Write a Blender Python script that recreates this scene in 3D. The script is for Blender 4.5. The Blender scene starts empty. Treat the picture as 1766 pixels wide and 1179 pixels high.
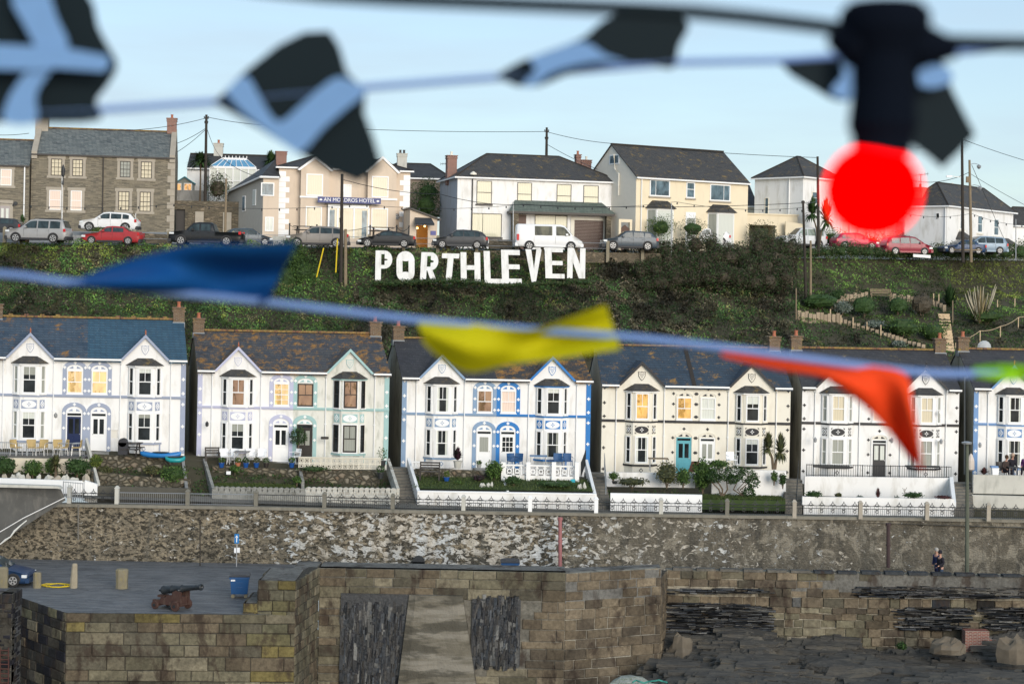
import bpy, math, random
import numpy as np
from mathutils import Vector, Matrix, noise as mn
random.seed(7); RNG=np.random.default_rng(11)
SC=bpy.context.scene; COL=SC.collection
R=math.radians
# ---------------------------------------------------------------- camera
CZ=14.75; ROLL=R(1.1); HX,HY=883.0,500.0          # eye height, roll, where the optical axis meets the photo
cd=bpy.data.cameras.new('camera'); cam=bpy.data.objects.new('camera',cd); COL.objects.link(cam)
cd.sensor_width=36; cd.lens=3010/1766*36; cd.shift_y=-89.5/1766; cd.clip_start=.05; cd.clip_end=4000
cam.matrix_world=Matrix.Translation((0,0,CZ))@Matrix.Rotation(R(90),4,'X')@Matrix.Rotation(ROLL,4,'Z')
cd.dof.use_dof=True; cd.dof.focus_distance=112; cd.dof.aperture_fstop=3.7; cd.dof.aperture_blades=0
SC.camera=cam
# ---------------------------------------------------------------- sky, sun, exposure
SUN_EL,SUN_AZ=R(16),R(156)                          # low sun behind the camera, softened by thin cloud
w=bpy.data.worlds.new('World'); SC.world=w; w.use_nodes=True
nt=w.node_tree; bg=nt.nodes['Background']; sky=nt.nodes.new('ShaderNodeTexSky'); sky.sky_type='NISHITA'
sky.sun_disc=False; sky.sun_elevation=SUN_EL; sky.sun_rotation=SUN_AZ; sky.air_density=1.0; sky.dust_density=.6; sky.ozone_density=2.2
tc=nt.nodes.new('ShaderNodeTexCoord'); mp=nt.nodes.new('ShaderNodeMapping'); mp.inputs['Scale'].default_value=(2.2,2.2,14)
nz=nt.nodes.new('ShaderNodeTexNoise'); nz.inputs['Scale'].default_value=1.6; nz.inputs['Detail'].default_value=5
rp=nt.nodes.new('ShaderNodeMapRange'); rp.inputs[1].default_value=.4; rp.inputs[2].default_value=.75; rp.inputs[3].default_value=.45; rp.inputs[4].default_value=.92
mx=nt.nodes.new('ShaderNodeMixRGB'); mx.inputs[2].default_value=(3.25,4.0,4.7,1)
nt.links.new(tc.outputs['Generated'],mp.inputs[0]); nt.links.new(mp.outputs[0],nz.inputs['Vector']); nt.links.new(nz.outputs['Fac'],rp.inputs[0])
nt.links.new(rp.outputs[0],mx.inputs[0]); nt.links.new(sky.outputs[0],mx.inputs[1]); nt.links.new(mx.outputs[0],bg.inputs[0]); bg.inputs[1].default_value=.122
ld=bpy.data.lights.new('sun','SUN'); ld.energy=1.9; ld.angle=R(32); ld.color=(1,.93,.84); lo=bpy.data.objects.new('sun',ld); COL.objects.link(lo)
lo.rotation_euler=(R(90)-SUN_EL,0,R(180)-SUN_AZ+R(180)*0)
d=Vector((math.sin(SUN_AZ)*math.cos(SUN_EL),math.cos(SUN_AZ)*math.cos(SUN_EL),math.sin(SUN_EL)))
lo.rotation_euler=d.to_track_quat('Z','Y').to_euler()
SC.view_settings.view_transform='Standard'; SC.view_settings.look='None'; SC.view_settings.exposure=.55; SC.view_settings.gamma=1
SC.cycles.max_bounces=6; SC.cycles.use_denoising=True
# ---------------------------------------------------------------- helpers
ct,st=math.cos(ROLL),math.sin(ROLL)
def P(px,py,s):
    """world point seen at photo pixel (px,py) where the scale is s pixels per metre (distance 3010/s)"""
    u=px-HX; v=HY-py
    return Vector(((u*ct-v*st)/s,3010/s,CZ+(u*st+v*ct)/s))
def pix(x,y,z):
    X=x/y*3010; Z=(z-CZ)/y*3010
    return HX+X*ct+Z*st, HY-(-X*st+Z*ct)
def lin(a,b,t): return a+(b-a)*t
def interp(x,xs,ys): return float(np.interp(x,xs,ys))
class MB:
    def __init__(s,xf=None): s.v=[];s.f=[];s.m=[];s.c=[];s.xf=xf;s.col=None;s.mi=0
    def add(s,vs,fs,m=None,c=None):
        n=len(s.v); s.v+= [tuple(s.xf(*p)) if s.xf else tuple(p) for p in vs]
        m=s.mi if m is None else m; c=c or s.col
        for f in fs: s.f.append([n+i for i in f]); s.m.append(m); s.c.append(c)
        return s
    def box(s,x0,x1,y0,y1,z0,z1,m=None,c=None):
        return s.add([(x0,y0,z0),(x1,y0,z0),(x1,y1,z0),(x0,y1,z0),(x0,y0,z1),(x1,y0,z1),(x1,y1,z1),(x0,y1,z1)],[(3,2,1,0),(4,5,6,7),(0,1,5,4),(1,2,6,5),(2,3,7,6),(3,0,4,7)],m,c)
    def ob(s,O,u,n,u0,u1,z0,z1,n0,n1,m=None,c=None):
        """box in a vertical face: origin O, horizontal dir u, outward normal n"""
        def q(a,z,b): return (O[0]+u[0]*a+n[0]*b,O[1]+u[1]*a+n[1]*b,O[2]+z)
        return s.add([q(u0,z0,n1),q(u1,z0,n1),q(u1,z0,n0),q(u0,z0,n0),q(u0,z1,n1),q(u1,z1,n1),q(u1,z1,n0),q(u0,z1,n0)],[(3,2,1,0),(4,5,6,7),(0,1,5,4),(1,2,6,5),(2,3,7,6),(3,0,4,7)],m,c)
    def prism(s,poly,y0,y1,m=None,c=None):
        """poly = [(x,z)] in the xz plane, extruded from y0 to y1"""
        k=len(poly); return s.add([(x,y0,z) for x,z in poly]+[(x,y1,z) for x,z in poly],[tuple(range(k)),tuple(range(2*k-1,k-1,-1))]+[(i,i+k,(i+1)%k+k,(i+1)%k) for i in range(k)],m,c)
    def plan(s,poly,z0,z1,m=None,c=None):
        k=len(poly); return s.add([(x,y,z0) for x,y in poly]+[(x,y,z1) for x,y in poly],[tuple(range(k-1,-1,-1)),tuple(range(k,2*k))]+[(i,(i+1)%k,(i+1)%k+k,i+k) for i in range(k)],m,c)
    def slab(s,pts,t,m=None,c=None):
        """polygon of 3-D points thickened downwards by t"""
        k=len(pts); return s.add(list(pts)+[(x,y,z-t) for x,y,z in pts],[tuple(range(k)),tuple(range(2*k-1,k-1,-1))]+[(i,i+k,(i+1)%k+k,(i+1)%k) for i in range(k)],m,c)
    def pan(s,pts,sc,th,m=None,c=None):
        """outline given in photo pixels at scale sc, a wall th metres thick going back"""
        A=[P(p[0],p[1],p[2] if len(p)>2 else sc) for p in pts]; B=[a+Vector((0,th,0)) for a in A]; k=len(A)
        return s.add(A+B,[tuple(range(k)),tuple(range(2*k-1,k-1,-1))]+[(i,i+k,(i+1)%k+k,(i+1)%k) for i in range(k)],m,c)
    def tube(s,pts,r,n=6,m=None,c=None,caps=True):
        pts=[Vector(p) for p in pts]; rs=r if isinstance(r,(list,tuple)) else [r]*len(pts); V=[];F=[]
        for i,p in enumerate(pts):
            d=(pts[min(i+1,len(pts)-1)]-pts[max(i-1,0)]); d=d.normalized() if d.length>1e-9 else Vector((0,0,1))
            a=d.cross(Vector((0,0,1)) if abs(d.z)<.9 else Vector((0,1,0))).normalized(); b=d.cross(a)
            V+=[p+(a*math.cos(2*math.pi*j/n)+b*math.sin(2*math.pi*j/n))*rs[i] for j in range(n)]
        for i in range(len(pts)-1):
            F+=[(i*n+j,i*n+(j+1)%n,(i+1)*n+(j+1)%n,(i+1)*n+j) for j in range(n)]
        if caps: F+=[tuple(range(n-1,-1,-1)),tuple(range((len(pts)-1)*n,len(pts)*n))]
        return s.add(V,F,m,c)
    def lathe(s,O,prof,n=12,axis='z',m=None,c=None):
        """prof=[(r,h)] turned about an axis through O"""
        V=[];O=Vector(O)
        for r,h in prof:
            for j in range(n):
                a=2*math.pi*j/n; x,y=r*math.cos(a),r*math.sin(a)
                V.append(O+Vector((x,y,h) if axis=='z' else ((h,x,y) if axis=='x' else (x,h,y))))
        F=[(i*n+j,i*n+(j+1)%n,(i+1)*n+(j+1)%n,(i+1)*n+j) for i in range(len(prof)-1) for j in range(n)]
        F+=[tuple(range(n-1,-1,-1)),tuple(range((len(prof)-1)*n,len(prof)*n))]
        return s.add(V,F,m,c)
    def arch(s,x0,x1,z0,zs,zt,t,y0,y1,n=10,m=None):
        """arched surround: legs from z0 to zs, crown at zt, band width t"""
        cx=(x0+x1)/2
        def path(a,b,ts): 
            hw=(b-a)/2; return [(a,z0)]+[(cx-hw*math.cos(math.pi*i/n),zs+(ts-zs)*math.sin(math.pi*i/n)) for i in range(n+1)]+[(b,z0)]
        o=path(x0,x1,zt); i=path(x0+t,x1-t,zt-t)
        for k in range(len(o)-1):
            s.prism([o[k],o[k+1],i[k+1],i[k]],y0,y1,m)
    def build(s,name,mats,parent=None,world=False,smooth=False):
        me=bpy.data.meshes.new(name); off=Vector((0,0,0)); V=s.v
        if parent is not None and world: 
            i=parent.matrix_world.inverted() if 0 else None; off=Vector(parent.location); V=[(a-off.x,b-off.y,c-off.z) for a,b,c in V]
        if parent is None and V:
            A=np.array(V); off=Vector(((A[:,0].min()+A[:,0].max())/2,(A[:,1].min()+A[:,1].max())/2,A[:,2].min())); V=[(a-off.x,b-off.y,c-off.z) for a,b,c in V]
        me.from_pydata(V,[],s.f); mats=mats if isinstance(mats,(list,tuple)) else [mats]
        for q in mats: me.materials.append(q)
        me.polygons.foreach_set('material_index',[min(k,len(mats)-1) for k in s.m])
        if any(c is not None for c in s.c):
            ca=me.color_attributes.new('Col','FLOAT_COLOR','CORNER'); buf=[]
            for f,c in zip(s.f,s.c): buf+=list((c or (.5,.5,.5))[:3]+(1,))*len(f)
            ca.data.foreach_set('color',buf)
        if smooth: me.polygons.foreach_set('use_smooth',[True]*len(me.polygons))
        me.update(); o=bpy.data.objects.new(name,me); COL.objects.link(o)
        if parent is not None: o.parent=parent
        else: o.location=off
        return o
def tag(o,label=None,cat=None,group=None,kind=None):
    if label: o['label']=label
    if cat: o['category']=cat
    if group: o['group']=group
    if kind: o['kind']=kind
    return o
def root(name,loc,rz,label,cat,group=None):
    o=bpy.data.objects.new(name,None); COL.objects.link(o); o.empty_display_size=.3; o.location=loc; o.rotation_euler=(0,0,rz); return tag(o,label,cat,group)
def lab(o,l): o['label']=l; return o
def ring(cx,cz,rx,rz,t,a0,a1,n=10):
    out=[(cx+rx*math.cos(a0+(a1-a0)*i/n),cz+rz*math.sin(a0+(a1-a0)*i/n)) for i in range(n+1)]; inn=[(cx+(rx-t)*math.cos(a0+(a1-a0)*i/n),cz+(rz-t)*math.sin(a0+(a1-a0)*i/n)) for i in range(n+1)]
    return [[out[i],out[i+1],inn[i+1],inn[i]] for i in range(n)]
# ---------------------------------------------------------------- materials
MC={}
def hsv(c,k): return tuple(max(0,min(1,x*k)) for x in c)
class NT:
    def __init__(s,name):
        s.m=bpy.data.materials.new(name); s.m.use_nodes=True; s.t=s.m.node_tree; s.b=s.t.nodes['Principled BSDF']
    def n(s,typ,**k):
        q=s.t.nodes.new('ShaderNode'+typ)
        for a,v in k.items():
            if a.startswith('i_'): q.inputs[a[2:].replace('_',' ')].default_value=v
            elif a.startswith('n_'): q.inputs[int(a[2:])].default_value=v
            else: setattr(q,a,v)
        return q
    def l(s,a,b): s.t.links.new(a,b)
    def ob(s): return s.n('TexCoord').outputs['Object']
    def mapp(s,src,sc=(1,1,1),loc=(0,0,0)):
        q=s.n('Mapping'); q.inputs['Scale'].default_value=sc; q.inputs['Location'].default_value=loc; s.l(src,q.inputs[0]); return q.outputs[0]
    def noise(s,src,scale,det=4,dist=0,rough=.55):
        q=s.n('TexNoise',i_Scale=scale,i_Detail=det,i_Distortion=dist,i_Roughness=rough); s.l(src,q.inputs['Vector']); return q.outputs['Fac']
    def ramp(s,src,stops,const=False):
        q=s.n('ValToRGB'); e=q.color_ramp.elements
        if const: q.color_ramp.interpolation='CONSTANT'
        while len(e)<len(stops): e.new(.5)
        for i,(p,c) in enumerate(stops): e[i].position=p; e[i].color=(c,c,c,1) if isinstance(c,(int,float)) else tuple(c)+(1,)
        s.l(src,q.inputs[0]); return q.outputs[0]
    def mix(s,f,a,b,bt='MIX'):
        q=s.n('MixRGB',blend_type=bt)
        for i,x in ((0,f),(1,a),(2,b)):
            if hasattr(x,'links') or hasattr(x,'is_linked'): s.l(x,q.inputs[i])
            elif isinstance(x,(int,float)): q.inputs[i].default_value=x if i==0 else (x,x,x,1)
            else: q.inputs[i].default_value=tuple(x)+(1,)
        return q.outputs[0]
    def math(s,op,a,b=0):
        q=s.n('Math',operation=op)
        for i,x in ((0,a),(1,b)):
            if isinstance(x,(int,float)): q.inputs[i].default_value=x
            else: s.l(x,q.inputs[i])
        return q.outputs[0]
    def fin(s,col,rough=.8,bump=None,bs=.3,bd=.02,spec=.4,metal=0):
        if col is not None:
            if isinstance(col,tuple): s.b.inputs['Base Color'].default_value=col+(1,)
            else: s.l(col,s.b.inputs['Base Color'])
        if isinstance(rough,(int,float)): s.b.inputs['Roughness'].default_value=rough
        else: s.l(rough,s.b.inputs['Roughness'])
        s.b.inputs['Specular IOR Level'].default_value=spec; s.b.inputs['Metallic'].default_value=metal
        if bump is not None:
            q=s.n('Bump',i_Strength=bs,i_Distance=bd); s.l(bump,q.inputs['Height']); s.l(q.outputs[0],s.b.inputs['Normal'])
        return s.m
def flat(name,col,rough=.6,var=.14,scale=2.5,bump=.15,metal=0,spec=.4,dirt=None):
    """plain stuff with uneven tone"""
    if name in MC: return MC[name]
    t=NT(name); o=t.ob(); a=t.noise(o,scale,6); b=t.noise(t.mapp(o,(1.6,1.6,.55)),scale*1.3,7,.3,.6)
    c=t.mix(a,hsv(col,1-var),hsv(col,1+var)); 
    if dirt: c=t.mix(t.ramp(b,[(.5,0),(.72,dirt[1])]),c,dirt[0])
    MC[name]=t.fin(c,rough,b,bump,.02,spec,metal); return MC[name]
def cuv(t,zs=1.0):
    o=t.ob(); q=t.n('SeparateXYZ'); t.l(o,q.inputs[0]); x=t.math('ADD',q.outputs[0],t.math('MULTIPLY',q.outputs[1],.97)); c=t.n('CombineXYZ'); t.l(x,c.inputs[0]); t.l(q.outputs[2],c.inputs[1])
    return o,c.outputs[0]
def bricky(name,cols,mortar,w,h,ms=.01,lich=None,lamt=.55,bs=.5,rough=.8,dist=0.0,spec=.4,soft=.1,lscale=1.4):
    """coursed material: slates, bricks, slatestone; lichen blotches on top"""
    if name in MC: return MC[name]
    t=NT(name); o,uv=cuv(t)
    if dist:
        n=t.n('TexNoise',i_Scale=1.3,i_Detail=3); t.l(o,n.inputs['Vector']); v=t.n('VectorMath',operation='MULTIPLY_ADD'); t.l(n.outputs['Color'],v.inputs[0]); v.inputs[1].default_value=(dist,dist,0); t.l(uv,v.inputs[2]); uv=v.outputs[0]
    b=t.n('TexBrick',offset=.5,i_Scale=1.0); b.inputs['Brick Width'].default_value=w; b.inputs['Row Height'].default_value=h; b.inputs['Mortar Size'].default_value=ms; b.inputs['Mortar Smooth'].default_value=soft; b.inputs['Bias'].default_value=0
    b.inputs['Color1'].default_value=(0,0,0,1); b.inputs['Color2'].default_value=(1,1,1,1); b.inputs['Mortar'].default_value=(.5,.5,.5,1); t.l(uv,b.inputs['Vector'])
    r=t.mix(.45,b.outputs['Color'],t.noise(o,1.1,6,.4)); k=len(cols)
    c=t.ramp(r,[((i+.5)/k if k>1 else .5,q) for i,q in enumerate(cols)]); c=t.mix(t.ramp(t.noise(o,9,4),[(.3,0),(.75,.35)]),c,hsv(cols[-1],.55))
    c=t.mix(b.outputs['Fac'],c,mortar)
    if lich:
        l=t.noise(t.mapp(o,(1,1,1.3),(3.1,0,7)),lscale,10,.25,.82); c=t.mix(t.ramp(l,[(lamt-.05,0),(lamt+.02,.92)]),c,t.ramp(t.noise(o,11,3),[(.3,hsv(lich,.45)),(.6,lich)]))
        l2=t.noise(t.mapp(o,(1,1,1),(9,4,1)),19,2,0,.5); c=t.mix(t.ramp(l2,[(.72,0),(.74,.8)]),c,(.5,.5,.45))
    hgt=t.math('SUBTRACT',t.math('ADD',t.math('MULTIPLY',b.outputs['Color'],.4),t.math('MULTIPLY',t.noise(o,14,4),.5)),t.math('MULTIPLY',b.outputs['Fac'],1.2))
    MC[name]=t.fin(c,rough,hgt,bs,.03,spec); return MC[name]
def rubble(name,cols,mort,sc=(3.2,.3,5.2),joint=.22,rough=.92,bs=.9):
    if name in MC: return MC[name]
    t=NT(name); o,uv=cuv(t); q0=t.n('SeparateXYZ'); t.l(uv,q0.inputs[0]); q1=t.n('CombineXYZ'); t.l(q0.outputs[0],q1.inputs[0]); t.l(q0.outputs[1],q1.inputs[2]); vm=t.mapp(q1.outputs[0],sc); n3=t.noise(o,1.9,5); vv=t.n('VectorMath',operation='ADD'); t.l(vm,vv.inputs[0]); q=t.n('CombineXYZ'); t.l(n3,q.inputs[0]); t.l(t.noise(o,2.7,3),q.inputs[2]); t.l(q.outputs[0],vv.inputs[1])
    vo=t.n('TexVoronoi',feature='F1',i_Scale=1.0); t.l(vv.outputs[0],vo.inputs['Vector']); ve=t.n('TexVoronoi',feature='DISTANCE_TO_EDGE',i_Scale=1.0); t.l(vv.outputs[0],ve.inputs['Vector']); cc=t.n('SeparateXYZ'); t.l(vo.outputs['Color'],cc.inputs[0]); k=len(cols)
    c=t.ramp(cc.outputs[0],[((i+.5)/k,x) for i,x in enumerate(cols)]); c=t.mix(t.ramp(t.noise(o,8,5),[(.35,0),(.7,.4)]),c,hsv(cols[0],.6)); c=t.mix(t.ramp(ve.outputs['Distance'],[(.02,0),(joint,1)]),mort,c)
    MC[name]=t.fin(c,rough,t.math('ADD',t.ramp(ve.outputs['Distance'],[(0,0),(.2,1)]),t.math('MULTIPLY',t.noise(o,12,5),.5)),bs,.05,.15); return MC[name]
def vcol(name,rough=.7,bump=.3,scale=20,var=.35,spec=.3,trans=0,stain=None):
    if name in MC: return MC[name]
    t=NT(name); a=t.n('Attribute',attribute_name='Col'); o=t.ob(); n=t.noise(o,scale,9,0,.68)
    c=t.mix(t.ramp(n,[(.25,0),(.8,1)]),t.mix(1,a.outputs['Color'],(1-var,)*3,'MULTIPLY'),t.mix(1,a.outputs['Color'],(1+var,)*3,'MULTIPLY'))
    if stain:
        c=t.mix(t.ramp(t.noise(t.mapp(o,(1,1,.55)),1.1,7,.3,.65),[(.52,0),(.62,.8)]),c,stain); c=t.mix(t.ramp(t.noise(o,.55,7,.3,.65),[(.36,.75),(.56,0)]),c,t.mix(1,c,(.45,.45,.47),'MULTIPLY'))
    MC[name]=t.fin(c,rough,n,bump,.03,spec); return MC[name]
LEAF=vcol('leaf',.65,0,3,.2,.25); GRAN=vcol('granite_block',.9,1.0,6,.48,.15,stain=(.045,.032,.025)); VC=vcol('painted',.6,.1,6,.08)
WHITE=flat('white_render',(.80,.79,.77),.75,.05,.8,.25,dirt=((.42,.39,.32),.5)); WHITE2=flat('white_paint',(.82,.82,.81),.5,.04); OFFW=flat('aged_white_render',(.68,.67,.61),.8,.1,1.2,.3,dirt=((.33,.34,.27),.75))
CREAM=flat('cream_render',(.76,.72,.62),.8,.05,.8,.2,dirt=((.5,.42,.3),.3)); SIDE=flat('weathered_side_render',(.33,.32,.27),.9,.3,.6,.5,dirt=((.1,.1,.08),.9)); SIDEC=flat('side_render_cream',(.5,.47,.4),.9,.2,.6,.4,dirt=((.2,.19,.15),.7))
TRIM={'lav':flat('slate_lavender_paint',(.31,.35,.45),.6,.06),'lil':flat('lilac_paint',(.47,.48,.62),.6,.06),'turq':flat('pale_turquoise_paint',(.33,.50,.49),.6,.08),'grey':flat('grey_blue_paint',(.22,.32,.46),.6,.06),'blue':flat('strong_blue_paint',(.015,.17,.47),.5,.06),'black':flat('black_paint',(.02,.02,.024),.5,.1),'sea':flat('sea_blue_paint',(.16,.29,.52),.6,.06)}
DARKW=flat('dark_brown_joinery',(.03,.025,.022),.45,.1); UPVC=flat('grey_bar_paint',(.68,.68,.68),.4,.03)
def roofm(n,cols,lich,amt,ls=1.4): return bricky(n,cols,(.02,.022,.026),.32,.13,.008,lich,amt,.4,.62,.02,.35,lscale=ls)
ORL=(.34,.17,.04)
RF={'h1l':roofm('slates_blue_lichened',[(.045,.075,.11),(.07,.10,.135),(.03,.055,.09)],ORL,.60),'h1r':roofm('slates_clean_blue',[(.035,.09,.145),(.05,.115,.17),(.03,.075,.12)],(.3,.3,.25),.72),
 'h2':roofm('slates_heavily_lichened',[(.05,.06,.08),(.08,.08,.08),(.035,.04,.05)],ORL,.56,1.9),'h3l':roofm('slates_dark_plain',[(.035,.037,.045),(.05,.05,.055),(.03,.03,.035)],(.2,.16,.09),.66),'h3r':roofm('slates_dark_orange',[(.04,.04,.045),(.055,.055,.055),(.03,.03,.035)],ORL,.54),
 'h4':roofm('slates_blue_black',[(.03,.055,.085),(.045,.07,.10),(.03,.045,.065)],(.36,.2,.05),.6),'h5':roofm('slates_charcoal',[(.045,.045,.05),(.06,.06,.065),(.035,.035,.04)],(.25,.19,.08),.63),
 'stone':roofm('slates_grey_green',[(.11,.13,.13),(.20,.215,.205),(.07,.085,.09)],(.28,.22,.10),.68),'dk':roofm('slates_brown_black',[(.055,.055,.055),(.075,.07,.065),(.04,.04,.04)],(.25,.17,.06),.60),'dk2':roofm('slates_near_black',[(.04,.04,.042),(.055,.055,.055),(.03,.03,.03)],(.22,.17,.06),.66)}
BRICK=bricky('chimney_brick',[(.15,.085,.05),(.21,.12,.07),(.10,.06,.04)],(.2,.18,.13),.22,.075,.012,(.42,.32,.05),.62,.5,.9); BRICKR=bricky('red_brick',[(.22,.06,.04),(.30,.09,.06),(.16,.05,.04)],(.35,.3,.25),.22,.075,.014,None,.6,.5,.9)
RIDGE=bricky('clay_ridge_tile',[(.20,.075,.045),(.14,.07,.05),(.24,.11,.06)],(.05,.04,.03),.45,1,.03,(.3,.2,.06),.5,.5,.8)
TERRA=flat('terracotta_pot',(.38,.13,.07),.7,.15); LEAD=flat('lead_flashing',(.24,.26,.28),.5,.15)
SLST=bricky('coursed_slatestone',[(.17,.15,.11),(.30,.26,.19),(.12,.11,.09),(.36,.31,.22)],(.20,.175,.13),.42,.085,.010,(.3,.25,.15),.70,.9,.9,.07); QUOIN=flat('dressed_granite',(.36,.32,.26),.85,.2,2.5,.4)
CONC=flat('grey_concrete',(.27,.27,.26),.85,.2,1.2,.4,dirt=((.1,.1,.1),.6)); CONCL=flat('pale_concrete',(.50,.49,.44),.85,.12,1.2,.3,dirt=((.25,.25,.22),.5)); STEP=flat('worn_step_stone',(.15,.14,.12),.9,.25,2,.5,dirt=((.05,.05,.045),.7))
IRON=flat('black_iron',(.025,.028,.03),.5,.2); TIMBER=flat('weathered_timber',(.22,.17,.11),.85,.25,3,.4); DTIMB=flat('creosoted_pole',(.035,.028,.022),.8,.25,3,.4); PALEW=flat('pale_log',(.55,.42,.27),.8,.25,5,.4)
STEEL=flat('galvanised_steel',(.42,.43,.44),.4,.12,4,.1,metal=.6); ALU=flat('aluminium_tube',(.7,.7,.7),.3,.05,metal=.7); WPLAS=flat('white_plastic',(.78,.79,.8),.4,.03); WICK=flat('tan_wicker',(.42,.31,.14),.8,.2,30,.5)
def glassm(name,col,rough=.06,spec=.6,em=None,es=0,var=.5,scale=1.5):
    if name in MC: return MC[name]
    t=NT(name); o=t.ob(); n=t.noise(t.mapp(o,(1.2,1.2,.7),(2,3,5)),scale,3,.5); c=t.mix(t.ramp(n,[(.35,0),(.65,1)]),hsv(col,1-var),hsv(col,1+var)); t.fin(c,rough,None,spec=spec)
    if em:
        t.l(t.mix(t.ramp(t.noise(t.mapp(o,(2.2,2.2,1.2),(5,1,2)),1.6,3,.6),[(.40,0),(.46,1)]),hsv(em,.34),(em[0],em[1]*1.15,em[2]*1.8)),t.b.inputs['Emission Color']); t.b.inputs['Emission Strength'].default_value=es
    MC[name]=t.m; return t.m
GL={'d':glassm('dark_window_glass',(.022,.026,.028),.08,.16),'b':glassm('blue_grey_glass',(.10,.15,.18),.08,.3),'y':glassm('lit_room_glass',(.35,.24,.1),.15,.4,(1,.60,.20),.5),'p':glassm('lit_blind_glass',(.5,.4,.3),.3,.3,(1,.74,.5),.52,.1),
 'g':glassm('gold_lit_glass',(.3,.17,.04),.1,.4,(1,.52,.12),.42,.6,2.2),'half':glassm('half_lit_glass',(.12,.08,.04),.1,.5,(.9,.45,.2),.2,.6,1.2)}
def curtain(name,c):  # wavy pane tone for blinds and nets, also for painted sky reflections
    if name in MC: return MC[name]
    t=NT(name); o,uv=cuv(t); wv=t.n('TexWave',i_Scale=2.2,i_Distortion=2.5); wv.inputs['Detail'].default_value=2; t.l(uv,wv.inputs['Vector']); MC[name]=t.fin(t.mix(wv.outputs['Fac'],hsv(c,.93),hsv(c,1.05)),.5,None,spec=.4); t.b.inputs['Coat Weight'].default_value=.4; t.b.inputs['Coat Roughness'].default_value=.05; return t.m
GL['c']=curtain('cream_curtain_behind_glass',(.56,.53,.38)); GL['w']=curtain('white_blind_behind_glass',(.62,.64,.58)); GL['pk']=curtain('pink_sunset_reflection_pane',(.76,.60,.50)); GL['h']=curtain('beige_sunset_reflection_pane',(.60,.53,.38)); GL['t']=glassm('teal_curtain_glass',(.02,.12,.14)); GL['gr']=curtain('grey_net_behind_glass',(.30,.31,.27))  # cream, pink and beige panes have the sunset reflection painted into their colour
CAUSEY=None
# ---------------------------------------------------------------- terraced houses, canonical half: outer edge x=0, party wall x=5.45
def halfxf(W,mir,k):
    return (lambda x,y,z:((W-x if mir else x)-k*y,y,z))
EY,RM,RD=5.17,.567,3.7
def window_sash(rt,xf,O,u,n,u0,u1,z0,z1,fm,gm,bars=(1,1),fw=.065,name='window',gm2=None,sill=None):
    f=MB(xf); f.ob(O,u,n,u0,u0+fw,z0,z1,-.02,.075); f.ob(O,u,n,u1-fw,u1,z0,z1,-.02,.075); f.ob(O,u,n,u0+fw,u1-fw,z1-fw,z1,-.02,.075); f.ob(O,u,n,u0+fw,u1-fw,z0,z0+fw*1.3,-.02,.085)
    zm=(z0+z1)/2; f.ob(O,u,n,u0+fw,u1-fw,zm-.025,zm+.025,-.02,.06)
    a,b=bars; w=u1-u0-2*fw
    for i in range(1,a+1): x=u0+fw+w*i/(a+1); f.ob(O,u,n,x-.014,x+.014,zm+.025,z1-fw,-.02,.05)
    if b>1:
        for i in range(1,a+1): x=u0+fw+w*i/(a+1); f.ob(O,u,n,x-.014,x+.014,z0+fw,zm-.025,-.02,.05)
        for zz in ((z0+fw+zm)/2,(zm+z1-fw)/2): f.ob(O,u,n,u0+fw,u1-fw,zz-.012,zz+.012,-.02,.048)
    fo=f.build(name,fm,rt)
    for (a0,a1,g) in ((z0+fw,zm-.025,gm2 or gm),(zm+.025,z1-fw,gm)):
        p=MB(xf); p.ob(O,u,n,u0+fw,u1-fw,a0,a1,-.015,.018); p.build('pane',g,fo)
    if gm is GL['d'] and u1-u0>.6:
        q=MB(xf); k=random.random(); w=(u1-u0-2*fw)
        if k<.45: q.ob(O,u,n,u0+fw,u0+fw+w*random.uniform(.12,.22),z0+fw,z1-fw,.018,.021); q.ob(O,u,n,u1-fw-w*random.uniform(.12,.22),u1-fw,z0+fw,z1-fw,.018,.021)
        elif k<.8: q.ob(O,u,n,u0+fw,u1-fw,z1-fw-(z1-z0)*random.uniform(.10,.3),z1-fw,.018,.021)
        else: q.ob(O,u,n,u0+fw+w*.3,u0+fw+w*.7,z0+fw,z0+fw+.22,.018,.021)
        q.build('curtain',random.choice((GL['gr'],GL['gr'],GL['w'])),fo)
    return fo
def cross(mb,x,z,y,r=.1,w=.034):
    mb.box(x-r,x+r,y-.012,y,z-w,z+w); mb.box(x-w,x+w,y-.013,y-.001,z+w,z+r); mb.box(x-w,x+w,y-.013,y-.001,z-r,z-w)
    mb.prism([(x-r*.55,z),(x,z+r*.55),(x+r*.55,z),(x,z-r*.55)],y-.015,y-.002)
def shield(mb,x,z,y,m0,m1,k=1):
    a=[(x-.21,z+.26),(x-.1,z+.23),(x,z+.26),(x+.1,z+.23),(x+.21,z+.26),(x+.2,z),(x+.1,z-.17),(x,z-.27),(x-.1,z-.17),(x-.2,z)]
    mb.prism(a,y-.03,y,m0); mb.prism([(x+(p-x)*.84,z+(q-z)*.84) for p,q in a],y-.037,y-.031,m1)
    for r,nn in enumerate((5,4,3,2,1)):
        for i in range(nn): cx=x+(i-(nn-1)/2)*.062; cz=z+.13-r*.062; mb.box(cx-.016,cx+.016,y-.045,y-.037,cz-.016,cz+.016,m0)
    if k: mb.box(x-.15,x+.15,y-.045,y-.038,z+.165,z+.185,m0)
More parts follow.
